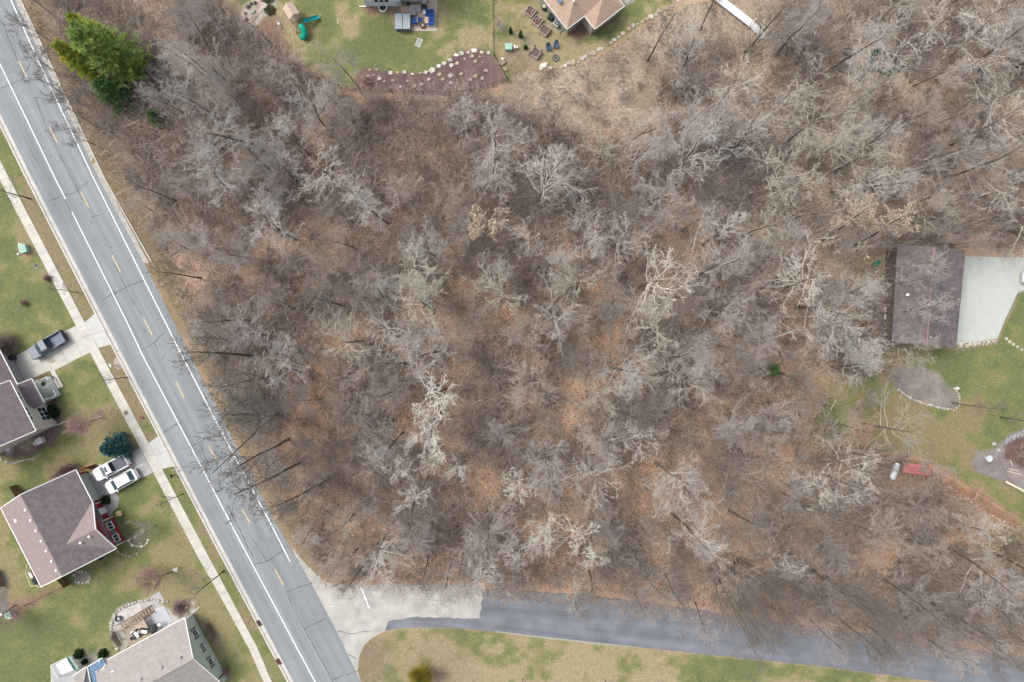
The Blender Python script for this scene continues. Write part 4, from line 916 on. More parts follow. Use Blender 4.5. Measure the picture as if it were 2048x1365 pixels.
yard('red', (30, 1212), 'red-brown bare tree at the back fence by the left edge', .75, 6, 'ornamental_tree', sxy=.8)
yard('scrub', (312, 1052), 'hazy grey ornamental tree in front of the red house', .95, 10, 'ornamental_tree', sxy=.85)
yard('street', (2000, 835), 'dark leaning tree over the right lawn above the gravel bed', 1.2, 6, vi=0, sxy=1.2)
yard('street', (1905, 806), 'leaning tree rooted in the tip of the stone-edged gravel bed', 1.3, 12, vi=1, sxy=1.2)
yard('street', (1045, 1358), 'small dark tree at the bottom edge of the grass', .6, 0, vi=1)
yard('street', (1210, 1360), 'small dark tree on the bottom grass, right of the other', .6, 0)
yard('scrub', (1000, 60), 'greyish see-through bush beside the black fence post line', .5, 0, 'bare_bush', vi=0)
yard('brown' if False else 'scrub', (1350, 195), 'lone small bush on the sandy bank', .5, 0, 'bare_bush', vi=1)
yard('scrub', (2040, 905), 'dead brown clump in the right gravel bed', .55, 0, 'bare_bush', vi=2)
twig_bush('bare_bush', 'round brown leafless bush at the corner of the grey-roofed house', (20, 690), 2.3, 2.4, TWM, 1, 900)
twig_bush('bare_bush', 'wide dark leafless hedge bush behind the red house garage', (136, 942), 1.5, 1.6, TWM, 2, 700, elong=1.9, rz=R(27))
twig_bush('bare_bush', 'small brown bush beside the sidewalk below the transformer', (98, 558), .75, .9, TWM, 3, 300)
twig_bush('bare_bush', 'brown bush behind the small sidewalk bush', (52, 607), .8, .8, bark('tan_bush', (.27, .21, .15)), 4, 260)
twig_bush('bare_bush', 'purple-brown bush in the bed by the green house', (362, 1215), 1.3, 1.0, TWM, 5, 500)
twig_bush('bare_bush', 'pinkish bush at the lower corner of the green house', (455, 1340), .8, .8, LRED, 6, 320)
twig_bush('bare_bush', 'tangled brown bush along the left edge of the rock bed', (232, 1275), .9, .8, TWM, 7, 320, elong=1.6, rz=R(-65))
twig_bush('bare_bush', 'brown bush at the bottom edge between the yellow shrub and the small tree', (875, 1348), 1.6, 1.4, LBROWN, 8, 420)
twig_bush('bare_bush', 'dark hedge along the wall of the green house', (424, 1262), .9, .8, TWM, 9, 420, elong=2.2, rz=R(-61))
twig_bush('bare_bush', 'tangle of stems over the mulch corner by the fence', (735, 165), 1.4, 1.0, LRED, 10, 320)
SHR = [('round_shrub', 'large dark green shrub below the porch of the grey-roofed house', (107, 825), 1.05, 1.2, BOXM, 5200, .12),
    ('round_shrub', 'small bright green shrub beside the porch steps', (107, 796), .38, .5, ARBM, 1200, .08),
    ('round_shrub', 'tiny burgundy shrub at the end of the porch walk', (114, 788), .25, .35, LRED, 700, .07),
    ('round_shrub', 'green shrub in the red mulch by the curved walk', (91, 767), .5, .6, ARBM, 1600, .1),
    ('round_shrub', 'dark low shrub in the bed by the lower porch', (213, 1000), .75, .7, BOXM, 2600, .1),
    ('round_shrub', 'ball-shaped dark shrub left of its twin behind the white awning', (160, 1307), .72, 1.0, BOXM, 3200, .1),
    ('round_shrub', 'ball-shaped dark shrub at the corner of the blue-roofed house', (208, 1306), .66, 1.0, BOXM, 3200, .1),
    ('round_shrub', 'smallest dark ball shrub below its two larger neighbours', (171, 1323), .42, .7, BOXM, 1800, .09),
    ('round_shrub', 'green shrub at the top of the white gravel bed', (535, -3), .9, 1.0, ARBM, 2200, .1),
    ('round_shrub', 'grassy green tuft beside the dirt patch by the gravel bed', (541, 22), .8, .4, fol('tuft', (.07, .10, .04), (.13, .14, .07), 2), 1400, .12)]
for i, (nm, lb, p, r, h, m, n, sz) in enumerate(SHR): shrub(nm, lb, p, r, h, m, i, n, sz)
twig_bush('yellow_shrub', 'yellow flowering shrub at the bottom edge of the grass', (843, 1350), 2.3, 1.9, YELM, 30, 1500)
for i, (p, lb) in enumerate([((1021, 66), 'narrow arborvitae, leftmost and highest of the three'), ((1041, 74), 'middle arborvitae, largest of the three'), ((1051, 97), 'short rounded arborvitae, lowest of the three')]):
    shrub('arborvitae', lb, p, .38 if i < 2 else .36, [1.9, 2.1, 1.2][i], ARBM, 40+i, 2200, .08, 'arborvitae in the top yard', shape='cone', cat='arborvitae')
# fallen logs
def log(a, b, r, label, m=LDEAD, z=None):
    r = r*1.35; A = Vector((*W(*a), 0)); B = Vector((*W(*b), 0)); ln = (B-A).length; mid = (A+B)/2; zz = float(ground_z(mid.x, mid.y))
    e = thing('fallen_log', label, 'log', (mid.x, mid.y, zz+r*.8), math.atan2((B-A).y, (B-A).x))
    pts = [(-ln/2+ln*k/7, math.sin(k*1.3)*.06*ln*.2, .06*math.sin(k)) for k in range(8)]
    MB().tube(pts, [r*(1-.06*k) for k in range(8)], 9).build('stem', m, e, smooth=True)
    mb = MB()
    for k in range(4): p = Vector(pts[3+k]); s_ = 1 if k % 2 else -1; mb.tube([p, p+Vector((.5, .35*s_, .15)), p+Vector((1.0, .9*s_, .25))], [r*.4, r*.28, r*.12], 6)
    mb.build('branch_stubs', m, e); return e
log((1007, 889), (1085, 840), .17, 'long pale fallen log, lower of the pair right of centre')
log((1032, 872), (1105, 834), .13, 'pale fallen log lying just above its longer twin')
log((938, 812), (1030, 772), .14, 'pale fallen log above the leaning dark trunks, right of the white tree')
log((1405, 780), (1435, 748), .16, 'broken pale log near the snaking-limb tree')
log((1480, 806), (1503, 786), .1, 'short bleached branch on the litter right of the snaking-limb tree')
log((1660, 820), (1672, 800), .08, 'thin stick on the green patch by the lawn')
log((1385, 505), (1430, 345), .09, 'long thin bleached branch left of the pinkish tree', LPALE)
log((1530, 415), (1625, 455), .16, 'dark fallen trunk between the pinkish tree and the barn', TRG)
log((1320, 330), (1365, 300), .2, 'dark rotting log in the hollow below the sandy bank', TRG)
log((1205, 305), (1255, 350), .22, 'mossy fallen trunk below the sandy bank', LOLIVE)
log((1250, 360), (1275, 335), .15, 'short mossy log crossing the fallen trunk', LOLIVE)
log((340, 35), (350, 62), .12, 'pale broken branch right of the pine', LDEAD)
log((1545, 455), (1600, 480), .1, 'thin fallen pole between the pinkish tree and the barn', LDEAD)
# ---------------------------------------------------------------- house helpers
def window(parent, c, n_ang, w, h, fm=WHITE, cols=2, rows=1, shutters=None, pane=GLASS):
    """window standing on a wall; n_ang is the bearing the wall faces; depth grows outward"""
    M = Matrix.Translation(c) @ Matrix.Rotation(n_ang, 4, 'Z')     # local +x = outward
    mb = MB(); t = .07
    for s in (-1, 1): mb.box((0.03, s*(w/2), 0), (.10, t, h+t)); mb.box((.03, 0, s*h/2), (.10, w-t, t))
    for k in range(1, cols): mb.box((.03, -w/2+w*k/cols, 0), (.08, t*.8, h-t))
    for k in range(1, rows): mb.box((.032, 0, -h/2+h*k/rows), (.07, w-t, t*.7))
    mb.box((.05, 0, -h/2-.08), (.16, w+.2, .08))
    bmesh.ops.transform(mb.bm, matrix=M, verts=mb.bm.verts[:]); f = mb.build('window', fm, parent)
    pb = MB().box((.015, 0, 0), (.03, w-t*.5, h-t*.5)); bmesh.ops.transform(pb.bm, matrix=M, verts=pb.bm.verts[:]); pb.build('pane', pane, f)
    if shutters:
        for s in (-1, 1):
            sb = MB().box((.03, s*(w/2+.26), 0), (.06, .36, h+.05))
            for k in range(7): sb.box((.07, s*(w/2+.26), -h/2+h*(k+.5)/7), (.02, .28, h/11))
            bmesh.ops.transform(sb.bm, matrix=M, verts=sb.bm.verts[:]); sb.build('shutter', shutters, f)
    return f
def vents(parent, pts, m=WHITE):
    for p in pts:
        MB().cyl((p[0], p[1], p[2]+.08), .14, .3, 12).cyl((p[0], p[1], p[2]+.26), .2, .08, 12, .1).build('roof_vent', m, parent)
def roof_face(parent, pts, m, t=.12): return MB().slab(pts, t).build('roof', m, parent)
def edges(parent, segs, m=WHITE, w=.12, h=.14, name='fascia'):
    mb = MB()
    for a, b in segs: mb.bar(a, b, w, h)
    return mb.build(name, m, parent)
PI = math.pi
# ---- red house ----
h2 = thing('red_house', 'red-sided house with pinkish shingled roof toned darker on its shaded slope and a cross gable facing the road', 'house', (-64.46, -26.63, 0), math.atan2(-.891, .454))
wl = MB(); wl.prism([(-5.85, -5.5), (5.85, -5.5), (5.85, 5.25), (-5.85, 5.25)], -.2, 2.86)
wl.prism([(1.9, 5.25), (5.9, 5.25), (5.9, 5.78), (1.9, 5.78)], -.2, 2.9)
for xx in (-5.85, 5.83):  # gable ends
    wl.prism([(xx, -5.4), (xx+.05, -5.4), (xx+.05, 5.2), (xx, 5.2)], 2.5, 2.87)
    v = [wl.bm.verts.new(p) for p in ((xx, -5.3, 2.86), (xx, 5.2, 2.86), (xx, 0, 5.9))]; wl.bm.faces.new(v)
wl.bm.faces.new([wl.bm.verts.new(p) for p in ((-.7, 5.6, 2.88), (5.9, 5.6, 2.88), (2.6, 5.6, 5.15))])
wl.prism([(-.75, 5.3), (5.9, 5.3), (5.9, 5.56), (-.75, 5.56)], 2.6, 2.9)
wl.build('wall', RED, h2)
RZ = 6.5
W_ = -5.95; E_ = 5.95
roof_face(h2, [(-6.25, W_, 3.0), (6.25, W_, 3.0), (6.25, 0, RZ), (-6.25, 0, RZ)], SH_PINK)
roof_face(h2, [(-6.25, 0, RZ), (6.25, 0, RZ), (6.25, E_, 3.0), (-6.25, E_, 3.0)], SH_SHADED)  # east slope turned from the light: its shade is painted in
gz = 5.45; iy = E_-(gz-3.0)/((RZ-3.0)/E_)
roof_face(h2, [(2.6, iy, gz+.02), (2.6, 6.25, gz+.02), (-1.1, 6.05, 3.06), (-1.1, 5.90, 3.06)], SH_PINK)
roof_face(h2, [(2.6, iy, gz+.02), (6.3, 5.90, 3.06), (6.3, 6.05, 3.06), (2.6, 6.25, gz+.02)], SH_PINK)
edges(h2, [((-1.1, 6.1, 3.0), (2.6, 6.3, gz-.03)), ((2.6, 6.3, gz-.03), (6.32, 6.1, 3.0)), ((-6.3, W_, 2.95), (-6.3, 0, RZ-.05)), ((-6.3, 0, RZ-.05), (-6.3, E_, 2.95)), ((6.3, W_, 2.95), (6.3, 0, RZ-.05)), ((6.3, 0, RZ-.05), (6.3, E_, 2.95))])
edges(h2, [((-6.3, E_+.06, 2.93), (-1.1, E_+.06, 2.93)), ((-6.3, W_-.06, 2.93), (6.3, W_-.06, 2.93))], name='gutter')
edges(h2, [((-.9, 5.6, 2.9), (1.9, 5.6, 2.9)), ((1.9, 5.84, 2.88), (6.0, 5.84, 2.88)), ((1.9, 5.84, .1), (1.9, 5.84, 2.8)), ((5.93, 5.84, .1), (5.93, 5.84, 2.8)), ((-.8, 5.5, .1), (-.8, 5.5, 2.85))], name='trim')
roof_face(h2, [(-.9, 5.3, 2.98), (1.9, 5.3, 2.98), (1.9, 6.05, 2.74), (-.9, 6.05, 2.74)], SH_P1, .08)
gd = MB().box((-3.4, 5.29, 1.15), (4.3, .08, 2.2)); [gd.box((-3.4, 5.34, .35+.5*k), (4.2, .03, .44)) for k in range(4)]; gd.build('garage_door', GARD, h2)
dr = MB().box((.5, 5.30, 1.05), (.95, .1, 2.05)); dr.build('front_door', WHITE, h2); MB().cyl((.85, 5.40, 1.0), .04, .08, 8, ax=(0, 1, 0)).build('handle', METAL, h2.children[-1])
window(h2, (3.0, 5.78, 1.65), PI/2, 1.0, 1.15, shutters=mat('shutter_grey', (.13, .13, .13))); window(h2, (4.9, 5.78, 1.65), PI/2, 1.0, 1.15, shutters=MATS['shutter_grey'])
vents(h2, [(x, -.45, RZ-.28) for x in (-4.1, -2.5, -.9, .7, 2.2, 3.8, 5.2)]); vents(h2, [(3.3, 3.4, gz-.4), (3.1, 4.9, gz-.35)])
MB().box((-3.6, -4.0, 4.2), (.5, .35, .12), bevel=.02).box((-3.6, -4, 4.3), (.2, .2, .1)).build('roof_vent', WHITE, h2)
sl = MB().box((-6.05, 6.35, 1.0), (.1, 1.3, 1.9)); [sl.box((-6.1, 5.8+.18*k, 1.98), (.14, .05, .06)) for k in range(7)]; sl.build('side_screen', RED, h2)
# ---- grey-roofed house at the left edge ----
h1 = thing('beige_house', 'beige two-storey house with plum-grey roof, a small porch and a garage, at the left edge', 'house', (-65.8, -12.36, 0), math.atan2(-.888, .46))
wl = MB(); wl.prism([(-7.3, -10.6), (-.55, -10.6), (-.55, -.6), (-7.3, -.6)], -.2, 5.66)
wl.bm.faces.new([wl.bm.verts.new(p) for p in ((-.55, -10.6, 5.66), (-.55, -.6, 5.66), (-.55, -5.5, 8.1))])
wl.prism([(-14, -9), (-7.3, -9), (-7.3, -1.95), (-14, -1.95)], -.2, 2.8); wl.build('wall', BEIGE, h1)
roof_face(h1, [(-7.75, -5.5, 8.4), (0, -5.5, 8.4), (0, 0, 5.8), (-7.75, 0, 5.8)], SH_P1); roof_face(h1, [(-7.75, -11, 5.8), (0, -11, 5.8), (0, -5.5, 8.4), (-7.75, -5.5, 8.4)], SH_P1)
roof_face(h1, [(-14.4, -5.3, 5.0), (-7.4, -5.3, 5.0), (-7.4, -1.3, 2.9), (-14.4, -1.3, 2.9)], SH_P1); roof_face(h1, [(-14.4, -9.3, 2.9), (-7.4, -9.3, 2.9), (-7.4, -5.3, 5.0), (-14.4, -5.3, 5.0)], SH_P1)
edges(h1, [((-7.75, .08, 5.72), (.06, .08, 5.72)), ((-14.4, -1.22, 2.82), (-7.6, -1.22, 2.82))], name='gutter')
edges(h1, [((.05, 0, 5.72), (.05, -5.5, 8.32)), ((.05, -11, 5.72), (.05, -5.5, 8.32)), ((-7.8, 0, 5.72), (-7.8, -5.5, 8.32))])
roof_face(h1, [(-7.2, -.6, 3.9), (-4.3, -.6, 3.9), (-3.5, 1.05, 3.1), (-7.3, 1.05, 3.1)], SH_P1); roof_face(h1, [(-4.3, -.6, 3.9), (-3.4, -.6, 3.1), (-3.5, 1.05, 3.1)], SH_SHADED)
edges(h1, [((-7.3, 1.1, 3.02), (-3.5, 1.1, 3.02)), ((-7.35, -.5, 3.8), (-7.35, 1.05, 3.02))], name='porch_fascia')
pf = MB().prism([(-7.2, -.6), (-4.0, -.6), (-4.0, 2.0), (-7.2, 2.0)], -.1, .42); pf.build('porch_floor', mat('painted_deck_green_grey', (.27, .30, .28), .8, .1, 2), h1)
MB().prism([(-6.6, 2.0), (-5.0, 2.0), (-5.0, 2.35), (-6.6, 2.35)], -.1, .28).prism([(-6.6, 2.36), (-5.0, 2.36), (-5.0, 2.75), (-6.6, 2.75)], -.1, .14).build('porch_steps', CONC, h1)
pr = MB()
for xx in (-7.1, -4.1): pr.box((xx, .9, 1.7), (.16, .16, 2.6)); pr.bar((xx, -.4, 1.25), (xx, 1.95, 1.25), .08); pr.box((xx, 1.92, .85), (.1, .1, .9))
pr.bar((-7.1, 1.93, 1.25), (-6.6, 1.93, 1.25), .08); pr.bar((-5.0, 1.93, 1.25), (-4.1, 1.93, 1.25), .08); pr.build('porch_railing', WHITE, h1)
gd = MB().box((-10.1, -1.9, 1.15), (3.7, .08, 2.2)); [gd.box((-10.1, -1.85, .35+.5*k), (3.6, .03, .44)) for k in range(4)]; gd.build('garage_door', GARG, h1)
for x in (-3.45, -2.75, -2.05): window(h1, (x, -.6, 4.75), PI/2, .5, 1.0, cols=1)
for x in (-5.9, -5.25): window(h1, (x, -.6, 4.75), PI/2, .45, 1.0, cols=1)
window(h1, (-2.4, -.6, 1.75), PI/2, 2.0, 1.7, cols=3, rows=2)
dp = MB(); dp.bar((-.4, -.5, 5.6), (-.4, -.5, .2), .09); dp.bar((-.4, -.5, .15), (-.2, 1.1, .08), .1); dp.build('downspout', WHITE, h1)
MB().box((-.45, -6.5, 1.0), (.12, .5, .3)).box((-.45, -3.2, .9), (.12, .25, .3)).build('meter_box', METAL, h1)
# ---- green house, bottom ----
h3 = thing('green_house', 'green-sided house with warm grey gable roof and three shuttered windows, bottom left', 'house', (-46.66, -39.53, 0), math.atan2(-.879, .476))
wl = MB(); wl.prism([(.35, -14), (9.8, -14), (9.8, -.32), (.35, -.32)], -.2, 2.56)
wl.bm.faces.new([wl.bm.verts.new(p) for p in ((.35, -.32, 2.56), (9.8, -.32, 2.56), (5.1, -.32, 5.0))]); wl.build('wall', GREENS, h3)
roof_face(h3, [(0, -14.5, 2.7), (5.1, -14.5, 5.5), (5.1, 0, 5.5), (0, 0, 2.7)], SH_GREY); roof_face(h3, [(5.1, -14.5, 5.5), (10.2, -14.5, 2.7), (10.2, 0, 2.7), (5.1, 0, 5.5)], SH_GREY)
MB().bar((5.1, -14.5, 5.53), (5.1, 0, 5.53), .22, .06).build('ridge_cap', mat('ridge_cap_tan', (.31, .28, .25), .9, .15), h3)
edges(h3, [((0, .05, 2.62), (5.1, .05, 5.42)), ((5.1, .05, 5.42), (10.2, .05, 2.62))]); edges(h3, [((-.08, -14.4, 2.6), (-.08, .05, 2.6)), ((10.28, -14.4, 2.6), (10.28, .05, 2.6))], name='gutter')
edges(h3, [((.35, -.28, .1), (.35, -.28, 2.5)), ((9.8, -.28, .1), (9.8, -.28, 2.5))], name='trim')
SHG = mat('shutter_dark_grey', (.16, .17, .165))
window(h3, (2.7, -.32, 1.75), PI/2, .75, 1.15, shutters=SHG); window(h3, (5.1, -.32, 1.75), PI/2, .35, .95, cols=1, shutters=SHG); window(h3, (7.4, -.32, 1.75), PI/2, .75, 1.15, shutters=SHG)
vents(h3, [(4.2, -1.6, 5.0), (4.2, -4.6, 5.0), (4.2, -7.9, 5.0)], mat('galvanised', (.30, .29, .28))); MB().box((1.6, -11.9, 3.62), (.2, .5, .16)).build('roof_vent', WHITE, h3)
dp = MB(); dp.bar((-.1, -.1, 2.5), (.2, -.2, .15), .09); dp.bar((.2, -.2, .12), (-.1, 1.1, .1), .1); dp.build('downspout', WHITE, h3)
MB().box((10.7, -.8, 1.0), (.9, .9, 2.4)).build('corner_bay', GREENS, h3)
# its deck, stairs and patio
H3M = Matrix.Translation(h3.location) @ Matrix.Rotation(h3.rotation_euler.z, 4, 'Z')
def L3(x, y, z=0): return H3M @ Vector((x, y, z))
dk = thing('wooden_deck', 'pale wooden deck with brown stairs behind the green house', 'deck', L3(0, -8), h3.rotation_euler.z)
mb = MB()
for k in range(17): mb.box((-1.3, -1.85+.22*k, 1.2), (2.9, .2, .05))
mb.build('deck_boards', mat('deck_boards_sunbleached', (.36, .30, .23), .85, .2, 2), dk)
mb = MB(); [mb.box((x, y, .55), (.12, .12, 1.2)) for x in (-2.6, -.1) for y in (-1.9, .0, 1.85)]; [mb.box((x, y, 1.7), (.09, .09, 1.0)) for x, y in ((-2.7, -1.95), (-2.7, -.6), (-1.4, -1.95), (-.1, -1.95))]; mb.build('posts', WOODB, dk)
mb = MB(); mb.bar((-2.7, -1.95, 2.15), (-2.7, -.5, 2.15), .1, .06); mb.bar((-2.7, -1.95, 2.15), (0, -1.95, 2.15), .1, .06); [mb.bar((-2.7, -1.9+.16*k, 1.3), (-2.7, -1.9+.16*k, 2.1), .03) for k in range(9)]; mb.build('railing', WOOD, dk)
st = MB()
for k in range(11): st.box((-3.15, -1.4+.42*k, 1.16-.105*k), (.85, .30, .05))
st.build('stair_treads', WOOD, dk)
st = MB(); [st.bar((x, -1.6, 1.2), (x, 3.0, .05), .06, .28) for x in (-3.62, -2.68)]; [st.bar((x, -1.6, 2.1), (x, 3.0, .95), .07, .07) for x in (-3.64, -2.66)]; [st.bar((x, y, 1.2-(y+1.6)*.25), (x, y, 2.1-(y+1.6)*.25), .08) for x in (-3.64, -2.66) for y in (-1.6, .0, 1.5, 3.0)]; st.build('stair_railing', WOODB, dk)
def patio_slab(name, poly, m, z): 
    return struct(name, MB().prism(poly, -.2, z), m)
patio_slab('patio', [tuple(L3(*p)[:2]) for p in ((-2.65, -5.9), (-2.65, -3.4), (-.1, -3.4), (.2, -5.9))], mat('bluish_concrete', (.38, .395, .42), .8, .05), .06)
patio_slab('patio', [tuple(L3(*p)[:2]) for p in ((-2.5, -11.4), (-3.6, -9.2), (-2.8, -9.2), (.2, -9.7), (.2, -11.2))], mat('grey_pavers', (.27, .28, .27), .9, .15, 5), .05)
patio_slab('patio', [tuple(L3(*p)[:2]) for p in ((-4.8, -6.5), (-4.9, -3.0), (-3.2, -2.9), (-2.9, -5.2), (-3.7, -5.5), (-3.7, -6.5))], mat('grey_pavers_light', (.33, .32, .31), .9, .12, 5), .045)
def lounger(label, p, rz):
    t = thing('patio_chair', label, 'chair', p, rz)
    MB().box((0, 0, .38), (1.15, .55, .14), bevel=.05).build('seat', WHITE, t); MB().box((-.55, 0, .6), (.16, .55, .5), bevel=.05, ry=-.3).build('backrest', WHITE, t)
    MB().box((0, .33, .3), (1.1, .07, .5)).box((0, -.33, .3), (1.1, .07, .5)).box((0, 0, .2), (1.0, .55, .1)).build('frame', BLACK, t)
lounger('white-cushioned chair on the wooden deck, left of the pair', L3(-1.2, -7.9, 1.22), h3.rotation_euler.z+.2); lounger('white-cushioned chair on the wooden deck, right of the pair', L3(-1.0, -6.8, 1.22), h3.rotation_euler.z+1.0)
t = thing('side_table', 'dark side table beside the white deck chairs', 'table', L3(-.9, -8.7, 1.22), h3.rotation_euler.z+.2)
MB().box((0, 0, .42), (.5, .5, .05), bevel=.01).build('table_top', BLACK, t); mb = MB(); [mb.box((a*.2, b*.2, .2), (.05, .05, .4)) for a in (-1, 1) for b in (-1, 1)]; mb.build('legs', BLACK, t)
def grill(label, p, rz):
    t = thing('grill', label, 'grill', p, rz)
    MB().box((0, 0, .85), (.9, .55, .35), bevel=.1).build('hood', BLACK, t); MB().box((0, .75, .8), (.5, .5, .04)).box((0, -.75, .8), (.5, .5, .04)).build('side_shelf', METAL, t)
    mb = MB(); [mb.box((a*.35, b*.22, .35), (.05, .05, .7)) for a in (-1, 1) for b in (-1, 1)]; mb.build('legs', BLACK, t)
grill('black grill in the corner of the deck of the green house', L3(-.7, -5.55, .07), h3.rotation_euler.z)
t = thing('fire_bowl', 'round dark bowl on the pale stones behind the green house', 'fire bowl', (*W(239, 1236), .02)); MB().lathe((0, 0, 0), [(.25, 0), (.42, .25), (.44, .4), (.36, .4), (.3, .2)], 18).build('bowl', BLACK, t); MB().cyl((0, 0, .2), .3, .06, 16).build('ash', CONCD, t)
# ---- blue-roofed house at the bottom edge ----
h4 = thing('blue_roofed_house', 'house with blue membrane and grey hip roof at the bottom edge', 'house', (*W(185, 1360), 0))
o4 = Vector((*W(185, 1360), 0))
def rel(px, py, z): return tuple(W3(px, py, z)-o4)
roof_face(h4, [rel(145, 1352, 2.8), rel(174, 1333, 2.8), rel(168, 1366, 3.6), rel(158, 1385, 3.6)], SH_GREY); roof_face(h4, [rel(174, 1333, 2.8), rel(180, 1368, 3.2), rel(182, 1420, 3.2), rel(158, 1385, 3.6), rel(168, 1366, 3.6)], mat('shingle_grey_dark', (.17, .165, .165), .95, .15, 2))
roof_face(h4, [rel(176, 1334, 3.0), rel(205, 1317, 3.0), rel(212, 1328, 3.0), rel(204, 1340, 3.0), rel(212, 1352, 3.0), rel(218, 1366, 3.0), rel(224, 1420, 3.0), rel(184, 1420, 3.0), rel(181, 1368, 3.0)], SKYB)
edges(h4, [(rel(145, 1352, 2.75), rel(174, 1333, 2.75)), (rel(176, 1333, 2.95), rel(205, 1316, 2.95)), (rel(175.5, 1334, 3.05), rel(182, 1368, 3.15)), (rel(204, 1340, 3.04), rel(212, 1352, 3.04)), (rel(212, 1328, 3.04), rel(204, 1340, 3.04))], name='gutter')
wp = [rel(x, y, 0)[:2] for x, y in ((152, 1358), (178, 1342), (205, 1326), (208, 1345), (216, 1366), (222, 1430), (160, 1430))]; MB().prism(wp, -.2, 2.62).build('wall', BEIGE, h4)
mb = MB(); [mb.cyl((rel(x, y, 3.1)), .12, .25, 10) for x, y in ((194, 1343), (200, 1322), (207, 1356))]; mb.build('roof_vent', METAL, h4)
aw = thing('patio_awning', 'white ribbed patio awning beside the blue-roofed house', 'awning', (*W(128, 1335), 0)); oa = Vector((*W(128, 1335), 0))
def rela(px, py, z): return W3(px, py, z)-oa
mb = MB().slab([rela(111, 1330, 2.4), rela(133, 1317, 2.4), rela(147, 1340, 2.5), rela(124, 1350, 2.5)], .06)
mb.build('awning_panel', WHITE, aw); mb = MB()
for k in range(8): u = k/7; mb.bar(rela(111+22*u, 1330-13*u, 2.44), rela(124+23*u, 1350-10*u, 2.54), .06, .05)
mb.build('ribs', WHITE, aw)
mb = MB().slab([rela(134, 1316, 2.2), rela(142, 1312.5, 2.2), rela(150, 1325, 2.2), rela(141, 1330, 2.2)], .05).slab([rela(142, 1331, 2.2), rela(151, 1326, 2.2), rela(158, 1338, 2.2), rela(148, 1343, 2.2)], .05); mb.build('glazed_panel', GREENB, aw)
mb = MB(); [mb.bar(rela(x, y, 0), rela(x, y, 2.35), .1) for x, y in ((103, 1331), (118, 1352), (135, 1318), (149, 1341))]; mb.build('post', WHITE, aw)
mb = MB(); mb.bar(rela(102, 1331, 2.4), rela(134, 1316, 2.4), .1); mb.build('beam', WHITE, aw); MB().bar(rela(102, 1331, 2.4), rela(116, 1356, 2.4), .1).build('beam', WHITE, aw); MB().bar(rela(102, 1331, 1.0), rela(104, 1372, 1.0), .07).build('beam', WHITE, aw)
patio_slab('patio', pxy([(104, 1332), (136, 1316), (160, 1350), (120, 1400), (100, 1400)]), mat('patio_grey', (.32, .33, .33), .9, .1), .05)
# ---- pale blue house at the top ----
def WT(px, py, z=0): return W3(px, py, z)
h5 = thing('pale_blue_house', 'pale blue-sided house whose wall and back door show at the top edge', 'house', (*W(800, 10), 0)); o5 = Vector((*W(800, 10), 0))
x0 = W(734, 0)[0]-o5.x; x1 = W(803, 0)[0]-o5.x; x2 = W(860, 0)[0]-o5.x; yb = W(0, 13)[1]-o5.y; yb2 = W(0, 6)[1]-o5.y
MB().prism([(x0, yb), (x1, yb), (x1, yb2+.25), (x2, yb2+.25), (x2, yb+10), (x0, yb+10)], -.2, 5.4).build('wall', BLUES, h5)
roof_face(h5, [(x0-.5, yb-.5, 5.5), (x2+.5, yb-.5, 5.5), (x2+.5, yb+5, 8), (x0-.5, yb+5, 8)], SH_GREY); roof_face(h5, [(x0-.5, yb+5, 8), (x2+.5, yb+5, 8), (x2+.5, yb+10.5, 5.5), (x0-.5, yb+10.5, 5.5)], SH_GREY)
for px_ in (757, 767, 777): window(h5, (W(px_, 0)[0]-o5.x, yb, 1.7), -PI/2, .62, 1.1, cols=1)
window(h5, (W(828, 0)[0]-o5.x, yb2+.25, 1.25), -PI/2, 1.9, 2.1, cols=2); window(h5, (W(842, 0)[0]-o5.x, yb2+.25, 1.6), -PI/2, .6, 1.2, cols=1)
mb = MB(); mb.bar((x0-.05, yb-.06, .2), (x0-.05, yb-.06, 5.3), .09); mb.bar((x0, yb-.1, .12), (x0-1.1, yb-.05, .08), .12); mb.build('downspout', WHITE, h5)
MB().box((W(831, 0)[0]-o5.x, yb-.55, .12), (1.7, .8, .24)).box((W(831, 0)[0]-o5.x, yb-.2, .3), (1.7, .5, .24)).build('steps', CONCD, h5)
MB().box((W(800, 0)[0]-o5.x, yb-.12, 1.2), (.5, .2, .7), bevel=.03).build('meter_box', METAL, h5)
t = thing('window_well', 'white-rimmed window well in the mulch below the pale blue house', 'window well', (*W(766, 17), 0)); MB().lathe((0, 0, 0), [(.62, 0), (.62, .25), (.5, .25), (.5, .05)], 20).build('rim', WHITE, t); MB().cyl((0, 0, .06), .5, .04, 18).build('opening', BLACK, t)
# ---- tan-roofed house ----
h6 = thing('tan_roofed_house', 'house with notched tan shingle roof at the top edge', 'house', (*W(1150, 0), 0)); o6 = Vector((*W(1150, 0), 0))
def r6(px, py, z): return W3(px, py, z)-o6
E = [r6(1040, -62, 2.9), r6(1133.9, 58.6, 2.9), r6(1169, 32.8, 2.9), r6(1189.4, 58.6, 2.9), r6(1248.8, 12.5, 2.9), r6(1178, -82, 2.9)]; M1 = r6(1108, -60, 5.0); M2 = r6(1150, -8, 4.6); M3 = r6(1207, -6, 4.4)
for f in ((E[0], E[1], M2, M1), (E[1], E[2], M2), (E[2], M3, M2), (E[2], E[3], M3), (E[3], E[4], M3), (E[4], E[5], M3), (M1, M2, M3, E[5])): roof_face(h6, f, SH_TAN, .1)
edges(h6, [(E[0]-Vector((0, 0, .06)), E[1]-Vector((0, 0, .06))), (E[1]-Vector((0, 0, .06)), E[2]-Vector((0, 0, .06))), (E[2]-Vector((0, 0, .06)), E[3]-Vector((0, 0, .06))), (E[3]-Vector((0, 0, .06)), E[4]-Vector((0, 0, .06))), (E[4]-Vector((0, 0, .06)), E[5]-Vector((0, 0, .06)))], name='gutter')
